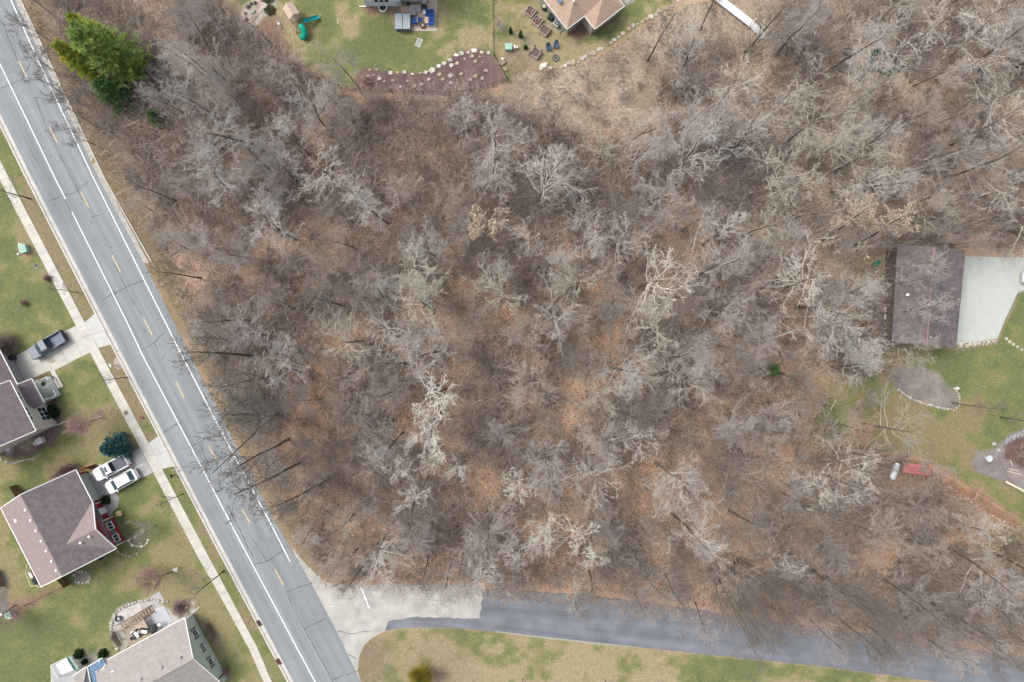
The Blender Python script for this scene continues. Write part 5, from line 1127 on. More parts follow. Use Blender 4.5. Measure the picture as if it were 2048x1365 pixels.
cc = sum((Vector((e.x, e.y, 0)) for e in E), Vector())/6
MB().prism([tuple((Vector((e.x, e.y))+(Vector((cc.x, cc.y))-Vector((e.x, e.y))).normalized()*.55)) for e in E], -.2, 2.72).build('wall', mat('stone_beige_wall', (.34, .31, .27), .9, .15), h6)
MB().slab([r6(1112, -4, 4.3), r6(1122, -4, 4.4), r6(1126, 3, 4.3), r6(1118, 8, 4.1)], .12).build('roof_panel', SKYB, h6)
MB().cyl(r6(1148, 4, 4.55), .09, .6, 10).cyl(r6(1147, 2, 4.9), .14, .1, 10).build('roof_vent', WHITE, h6)
# ---- barn ----
hb = thing('brown_roofed_barn', 'large barn with purple-brown roof and rusty ridge streak, right side', 'barn', (*W(1858, 595), 0)); ob = Vector((*W(1858, 595), 0))
def rb(px, py, z): return W3(px, py, z)-ob
TL = rb(1795, 490, 3.4); TR = rb(1931, 501.5, 3.4); BR_ = rb(1912, 697.4, 3.4); BL = rb(1783.6, 683, 3.4); RT = rb(1868, 494, 4.9); RB = rb(1853, 692, 4.9)
roof_face(hb, [TL, RT, RB, BL], SH_BARN); roof_face(hb, [RT, TR, BR_, RB], SH_BARN)
mb = MB()
for k in range(6):
    u = .12+.14*k; p = RT.lerp(RB, u); q = RT.lerp(RB, u+.135); w = (.1, .16, .25, .2, .3, .25)[k]; mb.slab([p+Vector((-w*.2, 0, .005+.001*k)), q+Vector((-w*.3, 0, .005+.001*k)), q+Vector((w*.1, 0, .03)), p+Vector((w*.1, 0, .03))], .02)
mb.bar(RT+Vector((0, 0, .02)), RB+Vector((0, 0, .02)), .28, .06); mb.build('ridge_cap', RUST, hb)
wallp = [tuple((Vector((e.x, e.y))*.965)) for e in (TL, TR, BR_, BL)]; mb = MB().prism(wallp, -.2, 3.25)
for a, b, c_ in ((0, 1, RT), (3, 2, RB)): mb.bm.faces.new([mb.bm.verts.new((*wallp[a], 3.25)), mb.bm.verts.new((*wallp[b], 3.25)), mb.bm.verts.new((c_.x*.96, c_.y*.965, 4.65))])
mb.build('wall', mat('barn_siding_dark', (.09, .07, .06), .9, .2), hb)
MB().cyl(rb(1815, 590, 4.15), .16, .35, 12).cyl(rb(1815, 590, 4.35), .21, .08, 12).build('roof_vent', mat('vent_white', (.8, .8, .8)), hb); MB().box(rb(1858, 610, 4.9), (.25, .35, .2), bevel=.03).box(rb(1861, 675, 4.85), (.3, .2, .15)).build('ridge_vent', METAL, hb)
bd = MB()
for k in range(3): p = TR.lerp(BR_, .2+.27*k); bd.box((p.x*.975+.02, p.y, 1.35), (.12, 2.9, 2.5), rz=-.09)
bd.build('garage_door', GARG, hb)
# ---- red-roofed shed ----
hs = thing('red_roofed_shed', 'small open shed with ribbed red metal roof beside the silver tank', 'shed', (*W(1834, 939), 0)); os_ = Vector((*W(1834, 939), 0))
def rs(px, py, z): return W3(px, py, z)-os_
A, B_, Cc, D_ = rs(1808, 926, 2.3), rs(1862, 932, 2.3), rs(1860.7, 952, 2.0), rs(1806.6, 946, 2.0)
roof_face(hs, [A, B_, Cc, D_], REDM, .05); mb = MB()
for k in range(9): mb.bar(A.lerp(B_, (k+.5)/9)+Vector((0, 0, .02)), D_.lerp(Cc, (k+.5)/9)+Vector((0, 0, .02)), .05, .04)
for k in (1, 2): mb.bar(A.lerp(D_, k/3)+Vector((0, 0, .03)), B_.lerp(Cc, k/3)+Vector((0, 0, .03)), .04, .03)
mb.build('roof_ribs', mat('red_metal_rib', (.42, .12, .13), .5, .1), hs); mb = MB(); [mb.bar((p.x*.93, p.y*.9, 0), (p.x*.93, p.y*.9, p.z-.06), .12) for p in (A, B_, Cc, D_)]; mb.build('post', WOODB, hs)
mb = MB(); mb.prism([(A.x*.92, A.y*.85), (B_.x*.92, B_.y*.85), (B_.x*.92, B_.y*.85-.06), (A.x*.92, A.y*.85-.06)], 0, 2.1); mb.build('wall', WOOD, hs)
t = thing('propane_tank', 'long silver-white tank beside the red-roofed shed', 'tank', (*W3(1790, 943, .9)[:2], 0), math.atan2(130, 45))
MB().lathe((0, 0, 0), [(.02, -1.3), (.2, -1.27), (.36, -1.15), (.42, -1.0), (.42, 1.0), (.36, 1.15), (.2, 1.27), (.02, 1.3)], 24).build('tank_body', mat('tank_paint_silver', (.62, .68, .71), .4, .12, 3), t, smooth=True)
t.children[0].rotation_euler = (0, PI/2, 0); t.children[0].location = (0, 0, .85); MB().cyl((0, 0, 1.3), .18, .12, 14).build('valve_dome', METAL, t); MB().box((-.8, 0, .22), (.2, .7, .45)).box((.8, 0, .22), (.2, .7, .45)).build('saddle', CONCD, t)
for i, (p, m, lb) in enumerate([((1771, 620), mat('barrel_lid_beige', (.36, .31, .25)), 'beige-lidded round barrel at the barn wall'), ((1770, 635), mat('barrel_lid_white', (.66, .68, .68)), 'white-topped round barrel at the barn wall')]):
    t = thing('barrel', lb, 'barrel', (*W(*p, .5), 0)); MB().lathe((0, 0, 0), [(.44, 0), (.46, .3), (.5, .5), (.46, .8), (.42, 1.0)], 20).build('drum', mat('barrel_drum_dark', (.06, .07, .065)) if i else MATS['barrel_lid_beige'], t); MB().lathe((0, 0, 1.0), [(.46, 0), (.46, .05), (.2, .12), (.03, .14)], 20).build('lid', m, t)

# ---------------------------------------------------------------- vehicles (x forward)
def outline(L, Wd, fr, rr, n=9, nose=.0):
    pts = []
    for cx, cy, r, a0 in ((L/2-fr, Wd/2-fr*.62, fr, 0), (-L/2+rr, Wd/2-rr, rr, 90), (-L/2+rr, -Wd/2+rr, rr, 180), (L/2-fr, -Wd/2+fr*.62, fr, 270)):
        for k in range(n):
            a = R(a0+90*k/(n-1)); f = .62 if cx > 0 else 1
            pts.append((cx+r*math.cos(a), cy+(r*f)*math.sin(a)))
    return pts
def loft(rings, name, m, parent):
    mb = MB(); rr = [[mb.bm.verts.new(p) for p in r] for r in rings]; n = len(rr[0])
    for a, b in zip(rr, rr[1:]):
        for i in range(n): j = (i+1) % n; mb.bm.faces.new((a[i], a[j], b[j], b[i]))
    mb.bm.faces.new(rr[-1]); mb.bm.faces.new(rr[0][::-1]); o = mb.build(name, m, parent); 
    for p in o.data.polygons: p.use_smooth = p.normal.z < .95 and p.area < .5
    return o
def vehicle(kind, name, label, pos, ang, paint, L=5.7, Wd=1.98, cover=None, sunroof=False, open_bed=False):
    t = thing(name, label, 'pickup truck' if kind == 'pickup' else 'car', pos, ang)
    belt = 1.12 if kind == 'pickup' else 1.05; hood = belt-.03
    def ring(z, k, dx=0): return [(x*k[0]+dx, y*k[1], z-(.10*max(0, (x/(L/2)-.45)) if z > .9 else 0)) for x, y in outline(L, Wd, .55, .28)]
    if kind == 'pickup' and open_bed:
        front = L/2; bedend = -.55
        loft([[(max(x, bedend), y, z) for x, y, z in ring(zz, k)] for zz, k in ((.32, (.97, .93)), (.5, (1, .99)), (.85, (1, 1)), (belt-.07, (.985, .965)), (belt, (.965, .92)))], 'body', paint, t)
        mb = MB(); xl = -L/2+.03; w = Wd/2-.03
        mb.box(((xl+bedend)/2, 0, .62), (bedend-xl-.01, Wd-.3, .06)); 
        for s in (-1, 1): mb.box(((xl+bedend)/2, s*(w-.07), .74), (bedend-xl-.004, .14, .80), bevel=.03)
        mb.box((xl+.05, 0, .76), (.09, Wd-.34, .74), bevel=.02); mb.build('cargo_bed', paint, t)
        MB().box(((xl+bedend)/2+.03, 0, .67), (bedend-xl-.2, Wd-.36, .03)).build('bed_liner', mat('bed_liner_blue_grey', (.13, .16, .20), .6, .1), t)
    else:
        loft([ring(zz, k) for zz, k in ((.32, (.97, .93)), (.5, (1, .99)), (.85, (1, 1)), (belt-.07, (.985, .965)), (belt, (.965, .92)))], 'body', paint, t)
    if kind == 'pickup': c0, c1, r0, r1, top = .30*L-.35, -.62, .30*L-1.15, -.40, 1.86; wb, wt = Wd*.88, Wd*.72
    else: c0, c1, r0, r1, top = .29*L-.15, -L/2+.30, .29*L-.95, -L/2+.78, 1.68; wb, wt = Wd*.90, Wd*.70
    def quad(p, nm, m, th=.03): 
        q = [Vector(v) for v in p]; n = (q[1]-q[0]).cross(q[2]-q[0]).normalized()
        if n.z < 0: n = -n
        mb = MB(); a = [mb.bm.verts.new(v) for v in q]; b = [mb.bm.verts.new(v+n*th) for v in q]; mb.bm.faces.new(b); mb.bm.faces.new(a[::-1])
        for i in range(4): j = (i+1) % 4; mb.bm.faces.new((a[i], a[j], b[j], b[i]))
        return mb.build(nm, m, t)
    zb = belt-.03; zt = top-.05
    # cabin core then glass set on it
    mb = MB(); lo = [(c0, wb/2), (c1, wb/2), (c1, -wb/2), (c0, -wb/2)]; hi = [(r0, wt/2), (r1, wt/2), (r1, -wt/2), (r0, -wt/2)]; mb.prism(lo, zb, zt, top=hi); mb.build('cabin', paint, t)
    def mix(a, b, f): return tuple(a[i]*(1-f)+b[i]*f for i in range(3))
    q = [(c0, wb/2, zb), (c0, -wb/2, zb), (r0, -wt/2, zt), (r0, wt/2, zt)]
    def inset(q, i, j): 
        a, b, c_, d_ = q; return [mix(mix(a, d_, j), mix(b, c_, j), i), mix(mix(a, d_, j), mix(b, c_, j), 1-i), mix(mix(a, d_, 1-j), mix(b, c_, 1-j), 1-i), mix(mix(a, d_, 1-j), mix(b, c_, 1-j), i)]
    # curved windshield: three panes bowed forward
    mb = MB(); a, b, c_, d_ = inset(q, .04, .06); N = 6
    lowr = [mb.bm.verts.new(Vector(mix(a, b, k/N))+Vector((.16*(1-(2*k/N-1)**2)+.02, 0, .03))) for k in range(N+1)]; upr = [mb.bm.verts.new(Vector(mix(d_, c_, k/N))+Vector((.10*(1-(2*k/N-1)**2)+.02, 0, .02))) for k in range(N+1)]
    for k in range(N): mb.bm.faces.new((lowr[k], lowr[k+1], upr[k+1], upr[k]))
    for v in (0, N): pass
    mb.build('windshield', CGLASS, t)
    q = [(c1, -wb/2, zb), (c1, wb/2, zb), (r1, wt/2, zt), (r1, -wt/2, zt)]; quad(inset(q, .06, .08), 'rear_window', CGLASS if kind != 'pickup' else GLASS)
    for s in (-1, 1):
        q = [(c1, s*wb/2, zb), (c0, s*wb/2, zb), (r0, s*wt/2, zt), (r1, s*wt/2, zt)]; quad(inset(q, .05, .12), 'side_window', GLASS, .015)
    mb = MB().box(((r0+r1)/2, 0, top-.02), (r0-r1+.06, wt+.05, .10), bevel=.045)
    mb.build('roof', paint, t)
    if kind != 'pickup':
        mb = MB(); [mb.bar((r0-.2, s*(wt/2-.05), top+.06), (r1+.15, s*(wt/2-.05), top+.06), .04) for s in (-1, 1)]; mb.build('roof_rail', WHITE, t)
    if sunroof: MB().box(((r0+r1)/2+.18, 0, top+.03), (.42, .8, .02), bevel=.008).build('sunroof', COVER, t)
    mb = MB(); mb.box((L/2-.10, 0, .62), (.18, Wd*.72, .16), bevel=.04); mb.build('front_bumper', BLACK if paint != WPAINT else paint, t)
    mb = MB(); mb.box((-L/2-.04, 0, .58), (.24, Wd*.86, .18), bevel=.05); mb.build('rear_bumper', BLACK if kind == 'pickup' and paint != WPAINT else METAL, t)
    for s in (-1, 1):
        MB().box((L/2-.22, s*(Wd/2-.30), .82), (.26, .30, .16), bevel=.05, rz=-s*.4).build('headlight', METAL, t)
        MB().box((-L/2+.03, s*(Wd/2-.14), .85), (.12, .16, .34), bevel=.03).build('taillight', mat('taillight_red', (.3, .02, .02), .3, .1), t)
        MB().box((c0-.22, s*(Wd/2+.11), 1.12), (.14, .24, .17), bevel=.05).bar((c0-.2, s*(Wd/2-.1), 1.08), (c0-.2, s*(Wd/2+.05), 1.1), .05).build('mirror', paint if paint == WPAINT else BLACK, t)
        for xx in (L/2-1.0, -L/2+1.15):
            w = MB().lathe((0, 0, 0), [(.24, -.12), (.36, -.11), (.385, -.06), (.385, .06), (.36, .11), (.24, .12)], 24).build('wheel', TYRE, t); w.rotation_euler = (PI/2, 0, 0); w.location = (xx, s*(Wd/2-.13), .385)
            rm = MB().cyl((0, 0, 0), .235, .2, 18); [rm.box((.1*math.cos(k*1.2566), .1*math.sin(k*1.2566), 0), (.18, .05, .25), rz=k*1.2566) for k in range(5)]; rm.build('rim', METAL, w)
    mb = MB(); [mb.bar((L/2-.25, s*.42, hood-.02), (c0+.05, s*.55, hood+.022), .05, .03) for s in (-1, 1)]; mb.build('hood_crease', paint, t)
    mb = MB(); mb.bar((c0+.1, -wb*.42, hood+.03), (c0+.1, wb*.42, hood+.03), .10, .02); mb.bar((c0+.02, .1, hood+.06), (c0-.22, .62, hood+.22), .025, .02); mb.build('wiper_cowl', BLACK, t)
    if cover: MB().box(((-L/2+.1+c1)/2-.0, 0, belt+.03), (c1-(-L/2)-.2, Wd*.82, .05), bevel=.02).build('bed_cover', cover, t)
    if kind == 'pickup' and not cover:
        pass
    return t
ua = math.atan2(.46, .888)+PI     # nose toward the houses
def veh_pos(px, py): return (*W(px, py, .9), .045)
vehicle('pickup', 'pickup_truck', 'blue-grey pickup truck with open bed on the upper drive', veh_pos(94, 691), ua+.06-.0, BPAINT, 5.6, 1.98, open_bed=True)
vehicle('pickup', 'pickup_truck', 'white pickup truck with black bed cover and sunroof on the lower drive', veh_pos(222, 936), ua, WPAINT, 5.3, 1.95, cover=COVER, sunroof=True)
vehicle('suv', 'suv', 'white estate car with roof rails beside the white pickup', veh_pos(243, 963), ua+.03, WPAINT, 4.75, 1.9)
vehicle('suv', 'suv', 'silver car whose nose shows at the right edge on the barn apron', (*W(2077, 556, .9), .055), PI-.05, SPAINT, 4.6, 1.85)

# ---------------------------------------------------------------- left side yard things
def box_thing(name, label, cat, px, size, m, rz=0, lid=None, z=0, part='cabinet'):
    t = thing(name, label, cat, (*W(*px, size[2]*.9), z), rz)
    MB().box((0, 0, size[2]/2), size, bevel=min(size)*.06).build(part, m, t)
    MB().box((0, 0, size[2]+.03), (size[0]*1.05, size[1]*1.05, .06), bevel=.02).build('lid', lid or m, t); return t
LR_ = R(-62.5)
box_thing('utility_box', 'pale green metal utility box on a mulch circle beside the sidewalk', 'utility box', (46, 498), (1.15, 1.0, .9), GREENB, R(-75), mat('pale_green_lid', (.27, .42, .35)))
for i, (p, lb) in enumerate([((40, 489), 'white stone at the upper left of the green utility box'), ((45, 490), 'white stone at the top of the green utility box'), ((38, 509), 'white stone at the lower left of the green utility box')]):
    tag(MB().blob((*W(*p), .1), (.18, .15, .14), i).build('stone', WHITE), lb, 'stone')
def manhole(label, p, r=.35, m=BRICKR, z=.0):
    t = thing('manhole_cover', label, 'manhole cover', (*W(*p), z)); MB().lathe((0, 0, 0), [(r*1.18, 0), (r*1.18, .03), (r, .03)], 24).build('rim', CONCD, t); mb = MB().cyl((0, 0, .035), r*.97, .03, 24); [mb.bar((-r*.7, q*r*.3, .052), (r*.7, q*r*.3, .052), .03, .01) for q in (-2, -1, 0, 1, 2)]; mb.build('cover', m, t)
manhole('round iron manhole cover in the lawn below the green utility box', (72, 532), .33, mat('iron_grey', (.10, .09, .08)))
manhole('reddish round cover set in the sidewalk', (252.5, 826), .3, mat('iron_rust', (.20, .12, .10)), .056)
t = thing('mailbox', 'white mailbox on a post with a ring of gravel beside the kerb', 'mailbox', (*W(230, 731), 0), LR_); MB().box((0, 0, .5), (.1, .1, 1.0)).build('post', WHITE, t); MB().cyl((0, 0, 1.12), .13, .55, 14, ax=(1, 0, 0)).box((0, 0, 1.05), (.55, .26, .14)).build('letter_box', WHITE, t)
struct('gravel_ring', MB().blob((*W(236, 727), 0), (.85, .95, .05), 3, 2, .15), mat('gravel_buff', (.30, .26, .22), .95, .3, 8))
t = thing('hydrant', 'small red and white fire hydrant on the verge', 'hydrant', (*W(284, 835), 0)); MB().lathe((0, 0, 0), [(.2, 0), (.2, .05), (.13, .06), (.13, .6), (.16, .62), (.12, .75), (.03, .8)], 16).build('barrel_body', mat('hydrant_red', (.42, .10, .06)), t); MB().cyl((.15, 0, .45), .07, .14, 10, ax=(1, 0, 0)).cyl((-.15, 0, .45), .07, .14, 10, ax=(1, 0, 0)).cyl((0, -.14, .4), .09, .14, 10, ax=(0, 1, 0)).build('outlet', WHITE, t); MB().bar((0, 0, .6), (-.5, .15, 1.3), .03).build('marker_rod', MATS['hydrant_red'], t)
t = thing('mailbox', 'dark mailbox with white number stake beside the lower apron', 'mailbox', (*W(350, 950), 0), LR_); MB().box((0, 0, .5), (.12, .12, 1.0)).build('post', BLACK, t); MB().cyl((0, 0, 1.12), .16, .55, 14, ax=(1, 0, 0)).box((0, 0, 1.05), (.55, .32, .14)).build('letter_box', BLACK, t); MB().box((-.7, .3, .2), (.12, .12, .4)).build('stake', WHITE, t)
def wheelbin(label, p, m, rz):
    t = thing('rubbish_cart', label, 'rubbish cart', (*W(*p), .03), rz); MB().prism([(-.28, -.28), (.28, -.28), (.28, .28), (-.28, .28)], .05, .95, top=[(-.34, -.34), (.34, -.34), (.34, .34), (-.34, .34)]).build('bin', m, t); MB().box((0, 0, 1.0), (.76, .72, .08), bevel=.03).build('lid', m, t); MB().cyl((-.3, .3, .15), .14, .06, 14, ax=(0, 1, 0)).cyl((-.3, -.3, .15), .14, .06, 14, ax=(0, 1, 0)).build('wheels', TYRE, t); MB().bar((-.4, -.25, 1.0), (-.4, .25, 1.0), .05).build('handle', METAL, t)
wheelbin('black round-lidded cart at the corner of the upper drive', (31, 716), BLACK, .3)
box_thing('air_conditioner', 'white air-conditioning unit at the side wall of the beige house', 'air conditioner', (79, 882), (.85, .85, .75), WHITE, R(27), METAL)
box_thing('air_conditioner', 'smaller pale unit left of the white air-conditioning unit', 'air conditioner', (71, 887), (.6, .55, .5), mat('unit_cream', (.5, .45, .38)), R(40))
box_thing('air_conditioner', 'grey unit behind the lower wall of the red house', 'air conditioner', (202, 1115), (.75, .75, .7), METAL, R(27), BLACK)
tag(MB().blob((*W(20, 897), .35), (.42, .34, .36), 5, 2, .2).build('white_boulder', WHITE), 'rounded white cover by the wall of the beige house', 'cover')
box_thing('delivery_box', 'tan cardboard box on the grass beside the red house walk', 'box', (238, 1027.5), (.75, .7, .5), mat('cardboard', (.42, .32, .18)), R(5))
t = thing('bench', 'rust-red bench with pots beside the red house garage', 'bench', (*W(166, 948), 0), R(27)); MB().box((0, 0, .4), (1.5, .45, .06)).build('seat', RWOOD, t); MB().box((-.6, 0, .2), (.08, .4, .38)).box((.6, 0, .2), (.08, .4, .38)).build('legs', RWOOD, t)
for i, dx in enumerate((-.25, .25)): p = t.location+Vector((dx*math.cos(R(27)), dx*math.sin(R(27)), .43)); q = thing('flower_pot', ['pale pot on the left of the rust-red bench', 'pale pot on the right of the rust-red bench'][i], 'pot', p); MB().lathe((0, 0, 0), [(.09, 0), (.13, .22), (.1, .22), (.08, .15)], 12).build('pot', WHITE, q)
def board_fence(label, a, b, h=1.7, m=RWOOD, name='wooden_fence'):
    A = Vector((*W(*a), 0)); B = Vector((*W(*b), 0)); L = (B-A).length; t = thing(name, label, 'fence', A, math.atan2((B-A).y, (B-A).x)); n = int(L/.16); mb = MB()
    for k in range(n): mb.box(((k+.5)*L/n, .03, h/2), (.14, .03, h+random.uniform(-.02, .02)))
    mb.build('boards', m, t); mb = MB(); mb.box((L/2, 0, .4), (L, .05, .09)); mb.box((L/2, 0, h-.3), (L, .05, .09)); mb.build('rails', WOODB, t)
    for k in range(max(2, int(L/2.4)+1)): MB().box((L*k/max(1, int(L/2.4)), -.05, h/2), (.1, .1, h+.1)).build('post', WOODB, t)
board_fence('short rust-brown board fence left of the red house', (34, 970), (48, 992), 1.6)
board_fence('short rust-brown board fence right of the red house lower corner', (127, 1152), (141, 1168), 1.6)
def picket(label, pts, h=1.2, m=FENCEM, step=.28, name='metal_fence'):
    P = [Vector((*W(*p), 0)) for p in pts]; t = thing(name, label, 'fence', P[0]); o = P[0]
    for a, b in zip(P, P[1:]):
        dz = 0; n = max(1, int((b-a).length/step)); mb = MB()
        for k in range(n): q = a.lerp(b, (k+.5)/n)-o; mb.bar((q.x, q.y, .05), (q.x, q.y, h), .022)
        for z in (.15, h-.12): mb.bar((a-o).to_tuple()[:2]+(z,), (b-o).to_tuple()[:2]+(z,), .04, .04)
        mb.build('picket_panel', m, t); nn = max(1, int((b-a).length/2.4))
        for k in range(nn): q = a.lerp(b, k/nn)-o; MB().box((q.x, q.y, h/2), (.08, .08, h+.1)).build('post', m, t)
    return t
picket('black metal fence running round the dark mulch bed up to the top edge', [(502, 52), (597, 137), (640, 163), (682, 177), (698, 179), (785, 187), (847, 189.5), (900, 190.5), (944, 187), (988, 173), (1015, 161), (988, 112.5), (986, 0), (985, -30)], 1.25)
picket('thin dark fence along the edge of the back lawn, lower left', [(24, 1226), (60, 1206), (140, 1166)], 1.1, WOODB, .5, 'wire_fence')
picket('low fence line behind the red house fence panel, left edge', [(-20, 984), (34, 971)], 1.1, WOODB, .5, 'wire_fence')
picket('dark post line in the mulch by the white gravel bed', [(502, 50), (530, 20), (556, -4)], .5, FENCEM, .8, 'edging_fence')
board_fence('orange-brown fence slats at the left edge below the red house', (-2, 1138), (6, 1172), 1.5, mat('orange_wood', (.22, .10, .03), .8, .3, 3))
box_thing('storage_box', 'pale green box at the corner of the back fence, lower left', 'storage box', (17, 1230), (.95, .85, .8), GREENB, R(28)); box_thing('storage_box', 'small white box left of the pale green one at the left edge', 'storage box', (2, 1230), (.5, .4, .4), WHITE, R(28))
tag(MB().tube([W3(18, 1237, .12), W3(28, 1234, .14), W3(31, 1230, .12)], .12).build('white_pipe', WHITE), 'white curved pipe beside the pale green box', 'pipe')
t = thing('deck_railing', 'white railing at the back corner of the red house', 'railing', (*W(60, 1150), 0)); o = Vector((*W(60, 1150), 0)); mb = MB(); P = [W3(*p, 1.0)-o for p in ((55, 1128), (51, 1146), (63, 1173), (73, 1171), (79, 1176))]
for a, b in zip(P, P[1:]): mb.bar(a, b, .08); mb.bar(a-Vector((0, 0, .8)), b-Vector((0, 0, .8)), .06)
mb.build('rail', PALEW, t); mb = MB(); [mb.bar(p, p-Vector((0, 0, 1.0)), .1) for p in P]; mb.build('posts', PALEW, t)
box_thing('garden_chest', 'dark chest inside the white railing of the red house', 'chest', (70, 1163), (.9, .5, .5), BLACK, LR_); box_thing('garden_chest', 'pale chest inside the white railing of the red house', 'chest', (62, 1150), (.9, .4, .45), WHITE, LR_)

# ---------------------------------------------------------------- stones
ORD = ['first', 'second', 'third', 'fourth', 'fifth', 'sixth', 'seventh', 'eighth', 'ninth', 'tenth', 'eleventh', 'twelfth', 'thirteenth', 'fourteenth', 'fifteenth', 'sixteenth', 'seventeenth', 'eighteenth', 'nineteenth', 'twentieth', 'twenty-first', 'twenty-second', 'twenty-third', 'twenty-fourth', 'twenty-fifth', 'twenty-sixth', 'twenty-seventh', 'twenty-eighth', 'twenty-ninth', 'thirtieth']
PALES = mat('limestone_pale', (.56, .54, .48), .9, .15, 3, bump=.6, objvar=.1); PINKS = mat('granite_pinkish', (.30, .23, .215), .9, .25, 3, bump=.6, objvar=.15)
def rock(px, py, r, m, label, cat='boulder', group=None, h=.45, seed=None, name='boulder'):
    x, y = W(px, py); s = seed if seed is not None else int(px*7+py*3)
    rr = random.Random(s); mb = MB(); n = rr.choice((4, 5, 6)); a0 = rr.uniform(0, 6); pts = [(r*rr.uniform(.75, 1.35)*math.cos(a0+6.283*k/n), r*rr.uniform(.6, 1.05)*math.sin(a0+6.283*k/n)) for k in range(n)]
    mb.prism(pts, -.1, r*h*.7*rr.uniform(.8, 1.2)+.05, top=[(a*.86, b*.86) for a, b in pts]); bmesh.ops.bevel(mb.bm, geom=mb.bm.edges[:], offset=r*.12, segments=1, affect='EDGES')
    for v in mb.bm.verts: v.co += Vector((rr.uniform(-1, 1), rr.uniform(-1, 1), rr.uniform(-1, 1)))*r*.05
    o = mb.build(name, m); o.location = (x, y, 0); return tag(o, label, cat, group)
def q680(l): return [(680+a/5.69, b/5.69, r/5.69/S) for a, b, r in l]
row = q680([(340, 800, 26), (420, 798, 20), (575, 840, 45), (660, 835, 22), (740, 830, 26), (825, 845, 22), (915, 840, 28), (980, 830, 30), (1050, 805, 40), (1130, 760, 38), (1185, 725, 35), (1250, 690, 30), (1325, 635, 34), (1385, 615, 30), (1460, 600, 32), (1530, 585, 40), (1610, 605, 28), (1695, 610, 35)])
for i, (x, y, r) in enumerate(row): rock(x, y, r*random.uniform(.75, 1.25), PALES if i in (5, 9, 12, 15) else (STONE if i % 3 else STONEB), ORD[i]+' boulder from the left in the row edging the dark mulch bed', h=.5)
inn = q680([(770, 922, 22), (690, 990, 25), (845, 980, 42), (925, 965, 26), (1010, 910, 42), (1070, 960, 14), (1170, 905, 34), (1258, 868, 38), (1265, 950, 30), (1270, 745, 32), (1335, 730, 32), (1418, 672, 28), (1505, 645, 28), (1540, 703, 38), (1590, 650, 28), (1625, 715, 18), (1485, 915, 45), (1540, 875, 42), (1405, 1015, 20), (1660, 805, 38), (1725, 960, 42), (1770, 890, 36), (320, 870, 28), (250, 900, 13), (400, 940, 12), (380, 860, 24), (505, 935, 22), (450, 900, 24), (600, 920, 32), (1130, 850, 34), (1620, 900, 34), (1380, 850, 40)])
inn.sort()
for i, (x, y, r) in enumerate(inn[:30]): rock(x, y, r*random.uniform(.6, 1.25), (STONE, STONEB, PINKS)[int(x*3) % 3] if r > .3 or x < 760 else PINKS, ORD[i]+' rock counted from the left among those scattered inside the mulch bed', 'rock', h=.35, name='rock')
for i, (x, y, r) in enumerate([(1003, 126, .75), (1009, 140, .55), (1005, 119, .4)]): rock(x, y, r, STONEB if i < 2 else PALES, ['large tan slab just outside the fence corner of the mulch bed', 'pale slab below the large tan slab outside the fence corner', 'small white slab above the tan slab outside the fence corner'][i])
# stone edging of the upper right lawn
edge = [(1086, 133, .5, PALES), (1091, 129, .35, PALES), (1082, 138, .28, PALES), (1101, 136.5, .42, STONE), (1112, 138, .26, STONEB), (1122, 136.5, .38, STONEB)]
line = [(1131, 133), (1138, 129), (1147, 127), (1156, 124), (1163, 118), (1170, 114), (1180, 110), (1188, 107), (1196, 101), (1205, 97), (1213, 93), (1222, 87), (1229, 80), (1237, 74), (1246, 67), (1256, 59), (1265, 53), (1274, 48), (1283, 44), (1292, 40), (1301, 36), (1310, 30), (1320, 25), (1332, 18), (1345, 12), (1356, 3)]
for i, (x, y, r, m) in enumerate(edge): rock(x, y, r, m, ['biggest white boulder at the left end of the lawn edging, top right lawn', 'white boulder just above the biggest one of the lawn edging', 'small white stone left of the biggest one of the lawn edging', 'grey-white boulder right of the biggest one of the lawn edging', 'small cream stone right of the grey-white boulder', 'long tan stone right of the small cream one'][i])
for i, (x, y) in enumerate(line): rock(x+random.uniform(-2, 2), y+random.uniform(-1.5, 1.5), random.choice((.26, .34, .45, .55)), (STONE, STONEB, STONEB, STONE)[(i*7) % 4], ORD[i]+' stone of the long curved edging counted from its lower left end', 'edging stone', h=.4, name='edging_stone')
# small border stones
def border(pts, r, m, lab, grp, gap=1.5, name='border_stone'):
    P = [Vector(W(*p)) for p in pts]; i = 0
    for a, b in zip(P, P[1:]):
        n = max(1, int((b-a).length/(r*gap)))
        for k in range(n):
            q = a.lerp(b, (k+.5)/n); rr = r*random.uniform(.6, 1.1); mb = MB().blob((0, 0, rr*.3), (rr*1.05, rr*.8, rr*.6), i, 1, .3); o = mb.build(name, m); o.location = (q.x, q.y, 0); o.rotation_euler = (0, 0, random.uniform(0, 6)); tag(o, lab, 'stone', grp); i += 1
border([(1795, 779), (1822, 798), (1849, 808), (1880, 816), (1910, 820), (1919, 808), (1918, 790), (1906, 776)], .26, STONE, 'small pale stone in the rim of the gravel bed below the barn', 'rim stones of the gravel bed below the barn')
border([(340, 1203), (322, 1203), (300, 1199), (275, 1203), (250, 1212), (232, 1226), (222, 1250), (224, 1275), (236, 1300)], .3, STONE, 'pale stone in the rim of the rock bed behind the green house', 'rim stones of the rock bed')
border([(256, 1079), (263, 1089), (275, 1094), (288, 1093), (297, 1084), (298, 1076)], .28, PALES, 'pale stone in the curve in front of the red house', 'stones curved in front of the red house')
border([(233, 1100), (243, 1108), (262, 1113), (278, 1106)], .25, STONEB, 'tan stone in the short curve at the corner of the red house', 'stones at the corner of the red house')
border([(146, 1154), (150, 1145), (163, 1141), (177, 1146), (182, 1156), (176, 1165), (162, 1166), (149, 1162)], .25, STONE, 'grey stone in the ring below the red house', 'ring of stones below the red house')
